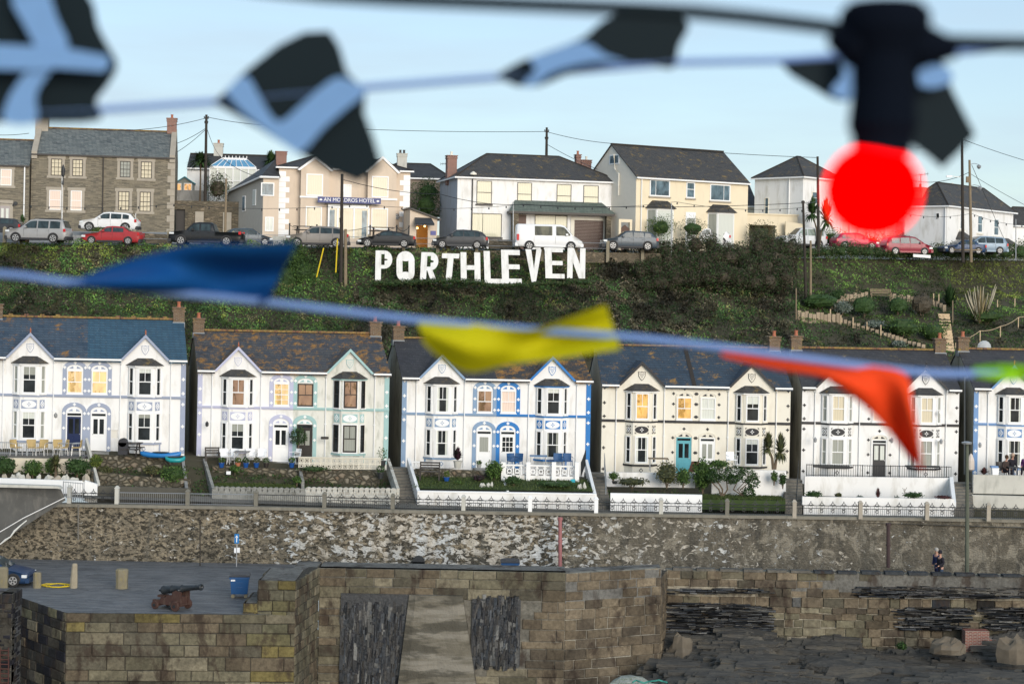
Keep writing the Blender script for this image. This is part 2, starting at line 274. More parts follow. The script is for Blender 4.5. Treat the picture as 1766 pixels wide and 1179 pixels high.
def chimney(rt,xf,x0,x1,y0,y1,z0,z1,pots,mat=None,cap=None,lead=True,pm=None,name='chimney'):
    m=MB(xf); m.box(x0,x1,y0,y1,z0,z1-.28); m.box(x0-.05,x1+.05,y0-.05,y1+.05,z1-.28,z1-.18); m.box(x0-.01,x1+.01,y0-.01,y1+.01,z1-.18,z1-.08,1); m.box(x0-.07,x1+.07,y0-.07,y1+.07,z1-.08,z1,1)
    if lead: m.box(x0-.03,x1+.03,y0-.03,y1+.03,z0,z0+.32,2)
    o=m.build(name,[mat or BRICK,cap or BRICK,LEAD],rt)
    for px in pots:
        p=MB(xf); p.lathe((px,(y0+y1)/2,z1),[(.13,0),(.12,.06),(.10,.08),(.095,.25),(.12,.27),(.115,.32)],10); p.build('chimney_pot',pm or TERRA,o,smooth=False)
    return o
def terrace_house(px0,pyg,s,ang,W,mir,k,S,label,group=None,Wp=None,bays=(2.27,),arch=(4.77,),chim=(0,),sc=1.0):
    """px0,pyg,s locate the pair's left ground corner; W width of this dwelling; Wp width of the pair"""
    O=P(px0,pyg,s); rt=root('terraced_house',O,R(ang),label,'house',group or 'bay-fronted houses of the harbour terrace'); rt.scale=(sc,sc,sc); X=halfxf(Wp or W,mir,k); H=EY; D2=RD*2
    M=lambda:MB(X); T=S['trim']; wall=S['wall']; xl,xr=0,W
    m=M(); zr=H+RM*RD; m.add([(xl,0,0),(xr,0,0),(xr,0,H),(xl,0,H),(xl,D2,0),(xr,D2,0),(xr,D2,H),(xl,D2,H),(xl,RD,zr-.08),(xr,RD,zr-.08)],[(0,1,2,3),(5,4,7,6),(4,0,3,8,7),(1,5,6,9,2)]); m.box(xl,xr,.0,.3,-2.2,0.0)
    m.build('wall',wall,rt)
    for e in ([xl] if len(chim)==1 else [xl,xr]):
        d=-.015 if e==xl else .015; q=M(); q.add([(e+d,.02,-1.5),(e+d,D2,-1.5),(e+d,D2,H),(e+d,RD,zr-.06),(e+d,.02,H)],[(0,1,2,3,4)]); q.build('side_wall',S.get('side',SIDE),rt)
    # roof with the gable cut in
    gw=1.32; zt=H+1.27; bd=1.27/RM
    def rz(y): return H+.05+RM*y
    pts=[(xl-.06,-.28,rz(-.28))]
    for bx in bays: pts+=[(bx-gw,-.28,rz(-.28)),(bx-gw+.02,.02,rz(.02)),(bx,bd,rz(bd)),(bx+gw-.02,.02,rz(.02)),(bx+gw,-.28,rz(-.28))]
    xe=xr+(.06 if len(chim)==2 else 0); pts+=[(xe,-.28,rz(-.28)),(xe,RD,rz(RD)),(xl-.06,RD,rz(RD))]
    m=M(); m.slab(pts,.07); m.slab([(xl-.06,RD,rz(RD)),(xe,RD,rz(RD)),(xe,D2+.2,rz(0)-.1),(xl-.06,D2+.2,rz(0)-.1)],.07)
    for bx in bays:
        ya=-.2; za=zt+.07
        for sg in (-1,1): m.slab([(bx,ya,za),(bx,bd+.12,za),(bx+sg*(gw-.02),.03,H+.06),(bx+sg*(gw+.05),ya,H-.02)],.05)
    ro=m.build('roof',S['roof'],rt)
    m=M(); m.box(xl+.5,xe-.02,RD-.12,RD+.12,rz(RD)-.02,rz(RD)+.09)
    n=int((W-1)/.9)
    if S.get('crest'): 
        for i in range(n): m.box(xl+.9+i*.9,xl+1.15+i*.9,RD-.1,RD+.1,rz(RD)+.09,rz(RD)+.17)
    m.build('ridge_tiles',S.get('ridge',RIDGE),ro)
    for cxi in chim:
        a=(-.08,.56) if cxi==0 else (xr-.56,xr+.08); chimney(ro,X,a[0],a[1],RD-.3,RD+.3,rz(RD)-.45,rz(RD)+S.get('ch',.72),[(a[0]+a[1])/2],S.get('cm'),S.get('cc'),pm=S.get('pm'))
    if S.get('seam'): q=M(); q.add([(xr-.25,-.2,rz(-.2)+.03),(xr-.02,-.2,rz(-.2)+.03),(xr-.02,RD,rz(RD)+.03),(xr-.25,RD,rz(RD)+.03)],[(0,1,2,3)]); q.build('flashing_strip',DTIMB,ro)
    # gutters, pipes, string course
    m=M(); prev=xl-.05
    for bx in bays: m.box(prev,bx-gw,-.38,-.26,H-.10,H+.0); prev=bx+gw
    m.box(prev,xe,-.38,-.26,H-.10,H); 
    if T=='black': m.box(xl,bays[0]-gw,-.06,0,H-.2,H-.1,1); m.box(bays[0]+gw,xr if len(bays)==1 else bays[1]-gw,-.06,0,H-.2,H-.1,1)
    m.build('gutter',[WHITE2,TRIM['black']],rt)
    for dx in ((.82,3.6) if len(bays)==1 else (.75,3.35,5.75,8.4)):
        m=M(); m.tube([(dx,-.3,H-.06),(dx,-.07,H-.35),(dx,-.07,.05)],.035,6); m.box(dx-.06,dx+.06,-.09,0,2.2,2.26); m.build('downpipe',S.get('pipe',WHITE2),rt)
    m=M(); m.box(xl,xr,-.06,0,3.0,3.07); m.box(xl,xr,-.10,0,3.07,3.15); 
    for i in range(int(W/.16)): m.box(xl+.04+i*.16,xl+.12+i*.16,-.085,-.06,3.02,3.07)
    m.build('string_course',TRIM[T],rt)
    # corner strip and crosses
    cm=TRIM['black'] if T=='black' else WHITE2; cz=(.27,1.5,2.72,3.32,4.1,4.97)
    ends=[xl] if len(chim)==1 else [xl,xr]
    if T!='black':
        m=M(); m.box(xl,xl+.27,-.03,0,0,3.0); m.box(xl,xl+.27,-.03,0,3.15,H-.02); m.build('corner_strip',TRIM[T],rt)
    m=M()
    for e in ends:
        for z in cz: cross(m,e+.135 if e==xl else e-.135,z,-.032 if T!='black' else -.003,.095)
    # bay
    for bi,bx in enumerate(bays):
        bm=M(); pl=[(bx-.93,.0),(bx-.5,-.42),(bx+.5,-.42),(bx+.93,.0)]; bm.plan(pl,0,H-.32); bay=bm.build('bay',wall,rt)
        q=M(); q.plan([(bx-1.0,.0),(bx-.55,-.5),(bx+.55,-.5),(bx+1.0,.0)],.50,.60); q.plan([(bx-.95,.0),(bx-.52,-.45),(bx+.52,-.45),(bx+.95,.0)],3.0,3.09); q.build('bay_sill',TRIM[T],bay)
        fr=S['frame']; g1=S['g'][bi*2%len(S['g'])]; g2=S['g'][(bi*2+1)%len(S['g'])]
        c45=math.sqrt(.43**2+.42**2); uL=(.43/c45,-.42/c45,0); nL=(-.42/c45,-.43/c45,0); uR=(.43/c45,.42/c45,0); nR=(.42/c45,-.43/c45,0)
        for (z0,z1,g) in ((3.18,4.72,g1),(.68,2.22,g2)):
            window_sash(rt,X,(bx-.5,-.42,0),(1,0,0),(0,-1,0),.12,.88,z0,z1,fr,GL[g],gm2=GL['t'] if g=='tt' else None)
            window_sash(rt,X,(bx-.93,0,0),uL,nL,.13,c45-.13,z0,z1,fr,GL[S.get('sg','d')],(0,1),.045); window_sash(rt,X,(bx+.5,-.42,0),uR,nR,.13,c45-.13,z0,z1,fr,GL[S.get('sg','d')],(0,1),.045)
            sm=M()
            for (O_,u_,n_,a,b) in (((bx-.5,-.42,0),(1,0,0),(0,-1,0),.06,.94),((bx-.93,0,0),uL,nL,.08,c45-.08),((bx+.5,-.42,0),uR,nR,.08,c45-.08)):
                sm.ob(O_,u_,n_,a,b,z0-.07,z0-.005,0,.12); sm.ob(O_,u_,n_,a,a+.05,z0,z1,0,.045); sm.ob(O_,u_,n_,b-.05,b,z0,z1,0,.045); sm.ob(O_,u_,n_,a,b,z1,z1+.05,0,.05)
            sm.build('window_surround',WHITE2 if wall is not CREAM else wall,bay)
        # ornamental panels
        q=M(); tm,wm=0,1
        for (O_,u_,n_,a,b) in (((bx-.5,-.42,0),(1,0,0),(0,-1,0),.07,.93),((bx-.93,0,0),uL,nL,.12,c45-.12),((bx+.5,-.42,0),uR,nR,.12,c45-.12)):
            z0,z1=2.36,2.84; cx=(a+b)/2; czz=(z0+z1)/2; hw=(b-a)/2-.03; hh=.21; wide=b-a>.6
            def pl3(pts,d0,d1,mm): 
                f=[(O_[0]+u_[0]*t+n_[0]*d1,O_[1]+u_[1]*t+n_[1]*d1,zz) for t,zz in pts]; g=[(O_[0]+u_[0]*t+n_[0]*d0,O_[1]+u_[1]*t+n_[1]*d0,zz) for t,zz in pts]; kk=len(f)
                q.add(f+g,[tuple(range(kk))]+[(i,i+kk,(i+1)%kk+kk,(i+1)%kk) for i in range(kk)],mm)
            if T!='black': pl3([(a,z0),(b,z0),(b,z1),(a,z1)],0,.015,tm)
            else:
                for sx in (-1,1):
                    for sz in (-1,1): pl3([(cx+sx*hw,czz+sz*.23),(cx+sx*hw,czz+sz*.13),(cx+sx*(hw-.11),czz+sz*.23)],0,.02,tm)
            n=16 if wide else 4; e=[(cx+hw*math.cos(2*math.pi*i/n),czz+hh*math.sin(2*math.pi*i/n)) for i in range(n)]
            pl3(e,.01,.025,wm if T!='black' else tm)
            st4=[(cx+(.13 if i%2==0 else .055)*math.cos(math.pi/4*i),czz+(.15 if i%2==0 else .055)*math.sin(math.pi/4*i)) for i in range(8)]
            pl3(st4,.02,.035,tm if T!='black' else wm); pl3([(cx+(x-cx)*.55,czz+(z-czz)*.55) for x,z in st4],.03,.04,wm if T!='black' else tm)
            if T=='black' and not wide: pl3([(cx+(x-cx)*.72,czz+(z-czz)*.72) for x,z in e],.015,.03,wm)
        q.build('ornamental_panel',[TRIM[T],WHITE2],bay)
        if S.get('based',1):
            q=M(); 
            for dx,zz in ((0,.26),): q.prism([(bx-.12,zz),(bx,zz+.14),(bx+.12,zz),(bx,zz-.14)],-.432,-.42,0); q.prism([(bx-.07,zz),(bx,zz+.085),(bx+.07,zz),(bx,zz-.085)],-.437,-.431,1)
            if T!='black': q.ob((bx-.93,0,0),uL,nL,.0,.12,0,.5,0,.012,0)
            q.build('plinth_ornament',[TRIM[T],wall],bay)
        # bay roof
        a=[(bx-1.08,.0,H-.34),(bx-.6,-.6,H-.34),(bx+.6,-.6,H-.34),(bx+1.08,.0,H-.34)]; b=[(bx-.42,.0,H+.06),(bx-.36,-.06,H+.06),(bx+.36,-.06,H+.06),(bx+.42,.0,H+.06)]
        q=M(); q.add(a+b,[(0,1,5,4),(1,2,6,5),(2,3,7,6),(4,5,6,7),(3,2,1,0)]); q.build('bay_roof',S.get('broof',RF['dk']),rt)
        q=M(); q.plan([(bx-1.02,.0),(bx-.56,-.54),(bx+.56,-.54),(bx+1.02,.0)],H-.42,H-.345); q.build('bay_cornice',TRIM[T] if S.get('bc') else WHITE2,rt)
        # gable
        q=M(); q.prism([(bx-gw,H-.02),(bx+gw,H-.02),(bx,zt)],-.02,.9); gb=q.build('gable',wall,rt)
        q=M()
        for sg in (-1,1): q.prism([(bx+sg*(gw+.07),H-.05),(bx,zt+.1),(bx,zt-.09),(bx+sg*(gw-.1),H-.05)][::1],-.23,-.16)
        q.build('bargeboard',TRIM[S.get('barge',T)],gb)
        q=M(); shield(q,bx,H+.50,-.02,0,1,0); q.build('shield_emblem',[TRIM[S.get('shc',T)],wall],gb)
        if S.get('finial',1): q=M(); q.lathe((bx,-.15,zt+.08),[(.05,0),(.03,.08),(.05,.14),(.01,.3)],6); q.build('finial',TERRA if S.get('finial',1)==1 else TRIM[T],gb)
    # arches, door, window
    for ai,ax in enumerate(arch):
        hw=.68
        for (z0,zs,ztp,isdoor) in ((3.15,4.55,5.03,0),(0,2.2,2.72,1)):
            if T!='black':
                q=M(); q.arch(ax-hw,ax+hw,z0,zs,ztp,.22,-.045,0); q.box(ax-hw,ax-hw+.22,-.05,-.0455,z0,z0+.02); q.build('arched_surround',TRIM[T],rt)
                for xx in (ax-hw+.11,)+((ax+hw-.11,) if S.get('rx',1) else ()):
                    for z in ((z0+.22,z0+.85,z0+1.5) if not isdoor else (.25,1.3,2.12)): cross(m,xx,z,-.047,.085)
                cross(m,ax,ztp-.11,-.047,.085)
            else:
                q=M(); q.arch(ax-.50,ax+.50,z0,zs,ztp-.22,.05,-.05,0); q.build('arched_surround',wall,rt)
                for sg in (-1,1):
                    for z in ((z0+.22,z0+.95,z0+1.55) if not isdoor else (.25,1.3,2.15)): cross(m,ax+sg*.64,z,-.003,.085)
                cross(m,ax,ztp-.05,-.003,.085)
            # lunette
            q=M(); n=8; q.prism([(ax-.42,zs-.02)]+[(ax-.42*math.cos(math.pi*i/n),zs+.0+.22*math.sin(math.pi*i/n)) for i in range(n+1)],-.02,0,0)
            for sg in (-1,1): q.prism([(ax+sg*.09,zs+.03),(ax+sg*.34,zs+.03),(ax+sg*.2,zs+.13),(ax+sg*.1,zs+.16)],-.028,-.019,1)
            cross(q,ax,zs+.09,-.03,.06)
            q.m=[1 if i>=14 else v for i,v in enumerate(q.m)] if 0 else q.m; q.build('lunette_panel',[WHITE2 if T!='black' else CREAM,TRIM[T]],rt)
            if not isdoor: window_sash(rt,X,(ax-.44,0,0),(1,0,0),(0,-1,0),0,.88,3.2,4.5,S['aframe'] if 'aframe' in S else S['frame'],GL[S['ga'][ai]],bars=S.get('ab',(1,1)),gm2=GL[S['ga2'][ai]] if 'ga2' in S else None); sl=M(); sl.box(ax-.48,ax+.48,-.1,0,3.152,3.2); sl.build('window_sill',WHITE2,rt)
            else:
                q=M(); q.box(ax-.44,ax-.38,-.04,0,0,2.18); q.box(ax+.38,ax+.44,-.04,0,0,2.18); q.box(ax-.38,ax+.38,-.04,0,1.94,1.99); q.box(ax-.38,ax+.38,-.04,0,2.12,2.18); q.build('door_frame',S.get('dframe',WHITE2),rt)
                q=M(); q.box(ax-.38,ax+.38,-.012,0,1.99,2.12); q.build('transom_window',GL['d' if S.get('tg',1) else 'half'],rt)
                q=M(); q.box(ax-.38,ax+.38,-.02,0,.03,1.94); q.box(ax-.3,ax-.04,-.035,-.019,.18,.75); q.box(ax+.04,ax+.3,-.035,-.019,.18,.75); q.box(ax-.12,ax+.12,-.04,-.019,.86,.9)
                dd=q.build('door',S['door'],rt)
                q=M(); gg=S.get('dg','two')
                if gg=='two': q.box(ax-.29,ax-.05,-.03,-.02,1.0,1.82); q.box(ax+.05,ax+.29,-.03,-.02,1.0,1.82)
                elif gg=='one': q.box(ax-.25,ax+.25,-.03,-.02,.95,1.8)
                else:
                    for i in range(3):
                        for j in range(3): q.box(ax-.3+i*.21,ax-.3+i*.21+.175,-.03,-.02,.98+j*.29,.98+j*.29+.25)
                q.build('door_glass',GL[S.get('dgl','d')],dd)
                q=M(); q.lathe((ax+.32,-.06,.98),[(.0,-.0),(.03,.0),(.03,.04),(0,.04)],6,'y'); q.build('door_handle',STEEL,dd)
                q=M(); q.box(ax-.6,ax+.6,-.35,0,-.12,.03); q.build('door_step',CONC if T!='black' else TRIM['black'],rt)
    m.build('cross_ornaments',cm,rt)
    return rt,X
# ---------------------------------------------------------------- land: bank behind the terrace, street above it
EDGE=[P(*e) for e in ((-260,416,23.5),(-60,418,23.3),(300,420,23.0),(600,426,22.8),(1000,431,22.3),(1140,433,21.8),(1400,436,20.6),(1600,439,19.8),(1830,442,18.8),(2100,446,18.0))]
EX=[e.x for e in EDGE]
def De(x): return interp(x,EX,[e.y for e in EDGE])
def Ze(x): return interp(x,EX,[e.z for e in EDGE])
def nz(x,y,s,o=0): return mn.noise(Vector((x*s+o,y*s,o*1.7)))
def Zt(x,y):
    d,z=De(x),Ze(x); f=interp(y,[100,108,d-3.8,d-.5,d+50],[3.4,3.6,z-2.75,z-.45,z-.45])
    return f+(nz(x,y,.35)*.45+nz(x,y,1.1,5)*.16)*(1 if 109<y<d-1 else 0)
def Zu(x,y):
    d=De(x); t=max(0,min(1,(y-d-5)/5)); r=interp(x,[-45,-24,-19,60],[1.25,1.15,.05,.0]); return Ze(x)+t*t*(3-2*t)*r
def G(px,py,lift=0):
    """point of the bank or street seen at a pixel"""
    dr=P(px,py,3010.)-Vector((0,0,CZ)); y=109
    while y<190:
        p=Vector((0,0,CZ))+dr*y; g=Zt(p.x,y) if y<De(p.x) else Zu(p.x,y)
        if p.z<=g: p.z=g+lift; return p
        y+=.15
    return p
def sheet(name,xs,yf,zf,mat,ny,smooth=True,col=None):
    """grid sheet: for every x, ny rows from yf(x)[0] to yf(x)[1]"""
    m=MB(); V=[];F=[]
    for x in xs:
        a,b=yf(x)
        for j in range(ny+1): y=lin(a,b,j/ny); V.append((x,y,zf(x,y)))
    for i in range(len(xs)-1):
        for j in range(ny): k=i*(ny+1)+j; F.append((k,k+ny+1,k+ny+2,k+1))
    m.add(V,F); o=m.build(name,mat,smooth=smooth); return tag(o,kind='structure')
SOIL=flat('dark_soil',(.055,.05,.03),.95,.3,3,.6); GRASS=flat('short_grass',(.04,.065,.016),.9,.35,4,.7); ASPH=flat('road_asphalt',(.12,.12,.125),.9,.2,3,.3); MUD=flat('harbour_mud',(.05,.048,.042),.6,.3,2,.5)
xs=[i*1.0-52 for i in range(105)]
sheet('ground',[-1500,-300,-60,0,60,300,1500],lambda x:(-60,104),lambda x,y:-6.2,MUD,4); 
sheet('bank_terrain',xs,lambda x:(100,De(x)-.5),Zt,SOIL,44)
sheet('upper_road',xs,lambda x:(De(x)-.35,De(x)+6),lambda x,y:Ze(x)+.0,ASPH,3)
sheet('upper_ground',[-900,-200]+[i*2.5-60 for i in range(49)]+[200,900],lambda x:(De(x)+5.9,De(x)+16),lambda x,y:Zu(x,y)+.004,CONC,8)
sheet('upper_land',[-900,-200]+[i*5-60 for i in range(25)]+[200,900],lambda x:(De(x)+16,1500),lambda x,y:Zu(x,De(x)+16)-.02,GRASS,2)
class Fr:
    """frame of a building front: origin at a ground corner, x along the front (receding to the right by angle a), y going back"""
    def __init__(s,px,py,sc,a):
        s.O=P(px,py,sc); s.a=R(a); s.u=Vector((math.cos(s.a),math.sin(s.a),0)); s.v=Vector((-math.sin(s.a),math.cos(s.a),0)); s.C=Vector((0,0,CZ))
    def at(s,px,py,ly=0):
        dr=P(px,py,3010.)-s.C; Q=s.O+s.v*ly; t=(Q-s.C).dot(s.v)/dr.dot(s.v); h=s.C+dr*t-s.O; return h.dot(s.u),h.z
    def sd(s,px,py,lx=0):
        dr=P(px,py,3010.)-s.C; Q=s.O+s.u*lx; t=(Q-s.C).dot(s.u)/dr.dot(s.u); h=s.C+dr*t-s.O; return h.dot(s.v),h.z
    def root(s,name,label,cat,group=None): return root(name,s.O,s.a,label,cat,group)
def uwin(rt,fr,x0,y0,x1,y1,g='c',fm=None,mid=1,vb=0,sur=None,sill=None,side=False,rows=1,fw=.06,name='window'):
    fm=fm or UPVC; q=fr.sd if side else fr.at; xm,ym=(x0+x1)/2,(y0+y1)/2
    a,b=q(x0,ym)[0],q(x1,ym)[0]; z1,z0=q(xm,y0)[1],q(xm,y1)[1]; a,b=min(a,b),max(a,b)
    O=(0,0,0); u=(0,1,0) if side else (1,0,0); n=(-1,0,0) if side else (0,-1,0)
    m=MB(); m.ob(O,u,n,a,a+fw,z0,z1,0,.06); m.ob(O,u,n,b-fw,b,z0,z1,0,.06); m.ob(O,u,n,a+fw,b-fw,z0,z0+fw,0,.065); m.ob(O,u,n,a+fw,b-fw,z1-fw,z1,0,.06)
    if mid: zz=lin(z0,z1,mid if mid<1 else .5); m.ob(O,u,n,a+fw,b-fw,zz-.025,zz+.025,0,.05)
    if isinstance(vb,(int,float)): vbs=[(i+1)/(vb+1) for i in range(vb)]
    else: vbs=vb
    for t in vbs: xx=lin(a,b,t); m.ob(O,u,n,xx-.018,xx+.018,z0+fw,z1-fw,0,.052)
    for i in range(1,rows): zz=lin(z0,z1,i/rows); m.ob(O,u,n,a+fw,b-fw,zz-.012,zz+.012,0,.048)
    f=m.build(name,fm,rt); p=MB(); p.ob(O,u,n,a+fw*.8,b-fw*.8,z0+fw*.8,z1-fw*.8,0,.02); p.build('pane',GL[g],f)
    if sur: m=MB(); k=.22; m.ob(O,u,n,a-k,a,z0,z1,0,.03); m.ob(O,u,n,b,b+k,z0,z1,0,.03); m.ob(O,u,n,a-k-.06,b+k+.06,z1,z1+.26,0,.035); m.ob(O,u,n,a-k-.1,b+k+.1,z0-.2,z0,0,.05); m.build('window_surround',sur,f)
    if sill: m=MB(); m.ob(O,u,n,a-.08,b+.08,z0-.12,z0,0,.12); m.build('window_sill',sill,f)
    return f
def shell(rt,W,Dp,H,wall,side,roof,kind='gable',zr=2.5,over=.25,hipl=None,hipr=None,x0=0,base=-1.2,gx=0,rname='roof'):
    m=MB(); yr=Dp/2
    if kind=='gable':
        m.add([(x0,0,base),(W,0,base),(W,0,H),(x0,0,H),(x0,Dp,base),(W,Dp,base),(W,Dp,H),(x0,Dp,H),(x0,yr,H+zr-.06),(W,yr,H+zr-.06)],[(0,1,2,3),(5,4,7,6),(1,5,6,9,2)])
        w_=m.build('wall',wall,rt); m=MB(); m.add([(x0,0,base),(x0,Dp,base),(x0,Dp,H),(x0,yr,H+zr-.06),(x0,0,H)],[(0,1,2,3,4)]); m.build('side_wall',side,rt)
        sl=zr/yr; m=MB(); m.slab([(x0-gx,-over,H-over*sl),(W+gx,-over,H-over*sl),(W+gx,yr,H+zr),(x0-gx,yr,H+zr)],.1); m.slab([(x0-gx,yr,H+zr),(W+gx,yr,H+zr),(W+gx,Dp+over,H-over*sl),(x0-gx,Dp+over,H-over*sl)],.1); ro=m.build(rname,roof,rt)
        m=MB(); m.box(x0-gx+.02,W+gx-.02,yr-.13,yr+.13,H+zr-.04,H+zr+.07); m.build('ridge_tiles',RIDGE if roof is RF['stone'] else DTIMB,ro)
    else:
        m.box(x0,W,0,Dp,base,H,0); w_=m.build('wall',wall,rt); m=MB(); m.add([(x0-.012,0,base),(x0-.012,Dp,base),(x0-.012,Dp,H),(x0-.012,0,H)],[(0,1,2,3)]); m.build('side_wall',side,rt)
        hl,hr=hipl or yr,hipr or yr; o=over; e=[(x0-o,-o,H),(W+o,-o,H),(W+o,Dp+o,H),(x0-o,Dp+o,H)]; t=[(x0+hl,yr,H+zr),(W-hr,yr,H+zr)]
        m=MB(); m.add(e+t,[(0,1,5,4),(1,2,5),(2,3,4,5),(3,0,4),(3,2,1,0)]); ro=m.build(rname,roof,rt)
        m=MB()
        for a,b in ((t[0],t[1]),(e[0],t[0]),(e[1],t[1]),(e[3],t[0]),(e[2],t[1])): m.tube([Vector(a),Vector(b)],.07,5)
        m.build('hip_tiles',DTIMB,ro)
    m=MB(); 
    if kind=='gable': m.box(x0-gx,W+gx,-over-.1,-over+.02,H-over*(zr/yr)-.16,H-over*(zr/yr)-.04)
    else: m.box(x0-over-.08,W+over+.08,-over-.08,-over-.0,H-.14,H-.02); m.box(x0-over-.08,x0-over,-over,Dp+over,H-.14,H-.02)
    m.build('gutter',WHITE2 if wall is not SLST else DARKW,rt); return ro
# -------- stone house (two halves), left edge of frame
fr=Fr(52,400,20.9,9); rt=fr.root('stone_house','two-storey coursed slatestone house with grey slate roof and a brick chimney on its right end','house','houses along the upper street')
W=fr.at(301,330)[0]; H=fr.at(160,266)[1]; zr=fr.at(160,223,3.6)[1]-H; shell(rt,W,7.2,H,SLST,SLST,RF['stone'],zr=zr,over=.1)
for (x0,y0,x1,y1,g,f) in ((88,274,107,303,'h',DARKW),(125,275,143,304,'h',DARKW),(207,278,225,306,'gr',DARKW),(243,279,262,308,'h',DARKW),(85,328,105,362,'pk',WHITE2),(122,329,141,363,'pk',WHITE2),(204,330,223,363,'y2' if 0 else 'h',DARKW),(241,331,260,365,'h',DARKW)):
    uwin(rt,fr,x0,y0,x1,y1,g,f,1,2 if f is DARKW else 0,QUOIN,rows=4 if f is DARKW else 2)
m=MB()
for z in np.arange(0,H-.3,.55): k=.35 if int(z/.55)%2 else .6; m.box(W-k,W+.02,-.03,.1,z,z+.53)
m.build('corner_quoins',QUOIN,rt)
yr=3.6
for e in (0,W-.45): m=MB(); m.add([(e,-.15,H-.5),(e+.45,-.15,H-.5),(e+.45,-.15,H+.1),(e,-.15,H+.1),(e,yr,H+zr+.22),(e+.45,yr,H+zr+.22),(e,yr,H+zr-.1),(e+.45,yr,H+zr-.1)],[(0,1,2,3),(3,2,5,4),(0,3,4,6),(1,7,5,2)]); m.build('gable_coping',QUOIN,rt)
chimney(rt,None,W-.85,W-.05,3.2,4.0,H+zr-.2,H+zr+1.15,[W-.45],mat=BRICKR,cap=BRICKR,lead=False)
chimney(rt,None,-.1,.95,3.1,4.1,H+zr-.6,H+zr+1.7,[.2,.6],mat=QUOIN,cap=QUOIN,lead=False)
m=MB(); x=fr.at(178,300)[0]; m.tube([(x,-.12,H-.2),(x,-.12,0)],.05,6); m.build('downpipe',DARKW,rt)
# lower neighbour at frame edge
fr=Fr(-70,404,21.1,9); rt=fr.root('stone_house','lower stone cottage with pink-paned windows cut by the left edge of the photo','house','houses along the upper street')
W=fr.at(50,330)[0]; H=fr.at(25,283)[1]; zr=fr.at(25,241,3.4)[1]-H; shell(rt,W,6.8,H,SLST,SLST,RF['stone'],zr=zr,over=.1)
uwin(rt,fr,1,292,20,320,'pk',WHITE2,1,0,QUOIN); uwin(rt,fr,-40,292,-22,320,'pk',WHITE2,1,0,QUOIN)
a,b=fr.at(0,370)[0],fr.at(17,370)[0]; zt=fr.at(8,351)[1]; m=MB(); m.box(a,b,-.06,0,0,zt-.2); d=m.build('door',flat('grey_mauve_door',(.35,.31,.3)),rt); m=MB(); m.box(a+.1,a+.3,-.08,-.06,.9,zt-.4); m.box(b-.3,b-.1,-.08,-.06,.9,zt-.4); m.build('door_glass',GL['w'],d); m=MB(); m.box(a-.25,b+.25,-.07,0,zt,zt+.28); m.box(b,b+.25,-.06,0,0,zt); m.box(a,b,-.03,0,zt-.2,zt); m.build('door_surround',QUOIN,rt)
m=MB(); x=fr.at(42,330)[0]; m.tube([(x,-.1,H-.1),(x,-.1,.2)],.06,6); m.build('downpipe',WHITE2,rt); m=MB(); x,z=fr.at(27,351); m.lathe((x,-.05,z),[(.18,-.05),(.18,.05)],10,'y'); m.build('wall_lamp',IRON,rt)
# -------- garden wall and gateway between stone house and hotel
fr=Fr(302,402,20.6,4); rt=fr.root('stone_wall','rough stone yard wall with a dark gateway between stone house and hotel','wall')
a,b=fr.at(300,370)[0],fr.at(413,370)[0]; zt=fr.at(360,347)[1]; g0,g1=fr.at(303,380)[0],fr.at(319,380)[0]; zg=fr.at(310,361)[1]
RUB=rubble('rubble_brown',[(.12,.10,.07),(.20,.17,.12),(.08,.07,.055),(.25,.2,.14)],(.13,.11,.08),(2.4,.3,5))
m=MB(); m.box(g1,b,0,.5,-1,zt); m.box(a,g1,0,.5,zg,zt); m.build('stonework',RUB,rt); m=MB(); m.box(g0,g1,.3,.36,-1,zg); m.build('gate',DARKW,rt)
m=MB(); 
for px in (344,392): x=fr.at(px,380)[0]; m.box(x-.35,x+.35,-.12,0,-1,zt-.9)
m.build('buttress',QUOIN,rt)
fr2=Fr(302,350,19.8,4); z0,z1=fr2.at(320,352)[1],fr2.at(320,328)[1]
def place(o,frm):
    o.location=frm.O+frm.u*o.location.x+frm.v*o.location.y+Vector((0,0,o.location.z)); o.rotation_euler=(0,0,frm.a)
q=MB(); q.box(-.5,fr2.at(352,340)[0],0,.4,z0-2,z1); o=q.build('block_wall',CONC); place(o,fr2); tag(o,'low grey retaining wall above the yard wall, below the small summerhouse','wall')
# summerhouse
fr=Fr(303,330,19.5,4); rt=fr.root('summerhouse','tiny summerhouse with blue gabled roof and lit orange windows','shed'); a,b=fr.at(303,318)[0],fr.at(334,318)[0]; zt,zp=fr.at(318,314)[1],fr.at(318,304)[1]
m=MB(); m.prism([(a,-1),(b,-1),(b,zt),((a+b)/2,zp-.1),(a,zt)],0,2); m.build('wall',flat('grey_boards',(.22,.24,.22)),rt)
m=MB(); c=(a+b)/2
for sg in (-1,1): m.slab([(c,-.2,zp),(c,2.2,zp),(c+sg*(b-a)*.56,2.2,zt-.08),(c+sg*(b-a)*.56,-.2,zt-.08)],.1)
m.build('roof',flat('teal_felt',(.06,.22,.27)),rt); GL['or']=glassm('orange_lit_glass',(.4,.2,.05),.2,.4,(1,.5,.15),.55,.2)
for x0,x1 in ((304,313),(317,331)): uwin(rt,fr,x0,316,x1,329,'or',WHITE2,0,1 if x1>320 else 0)
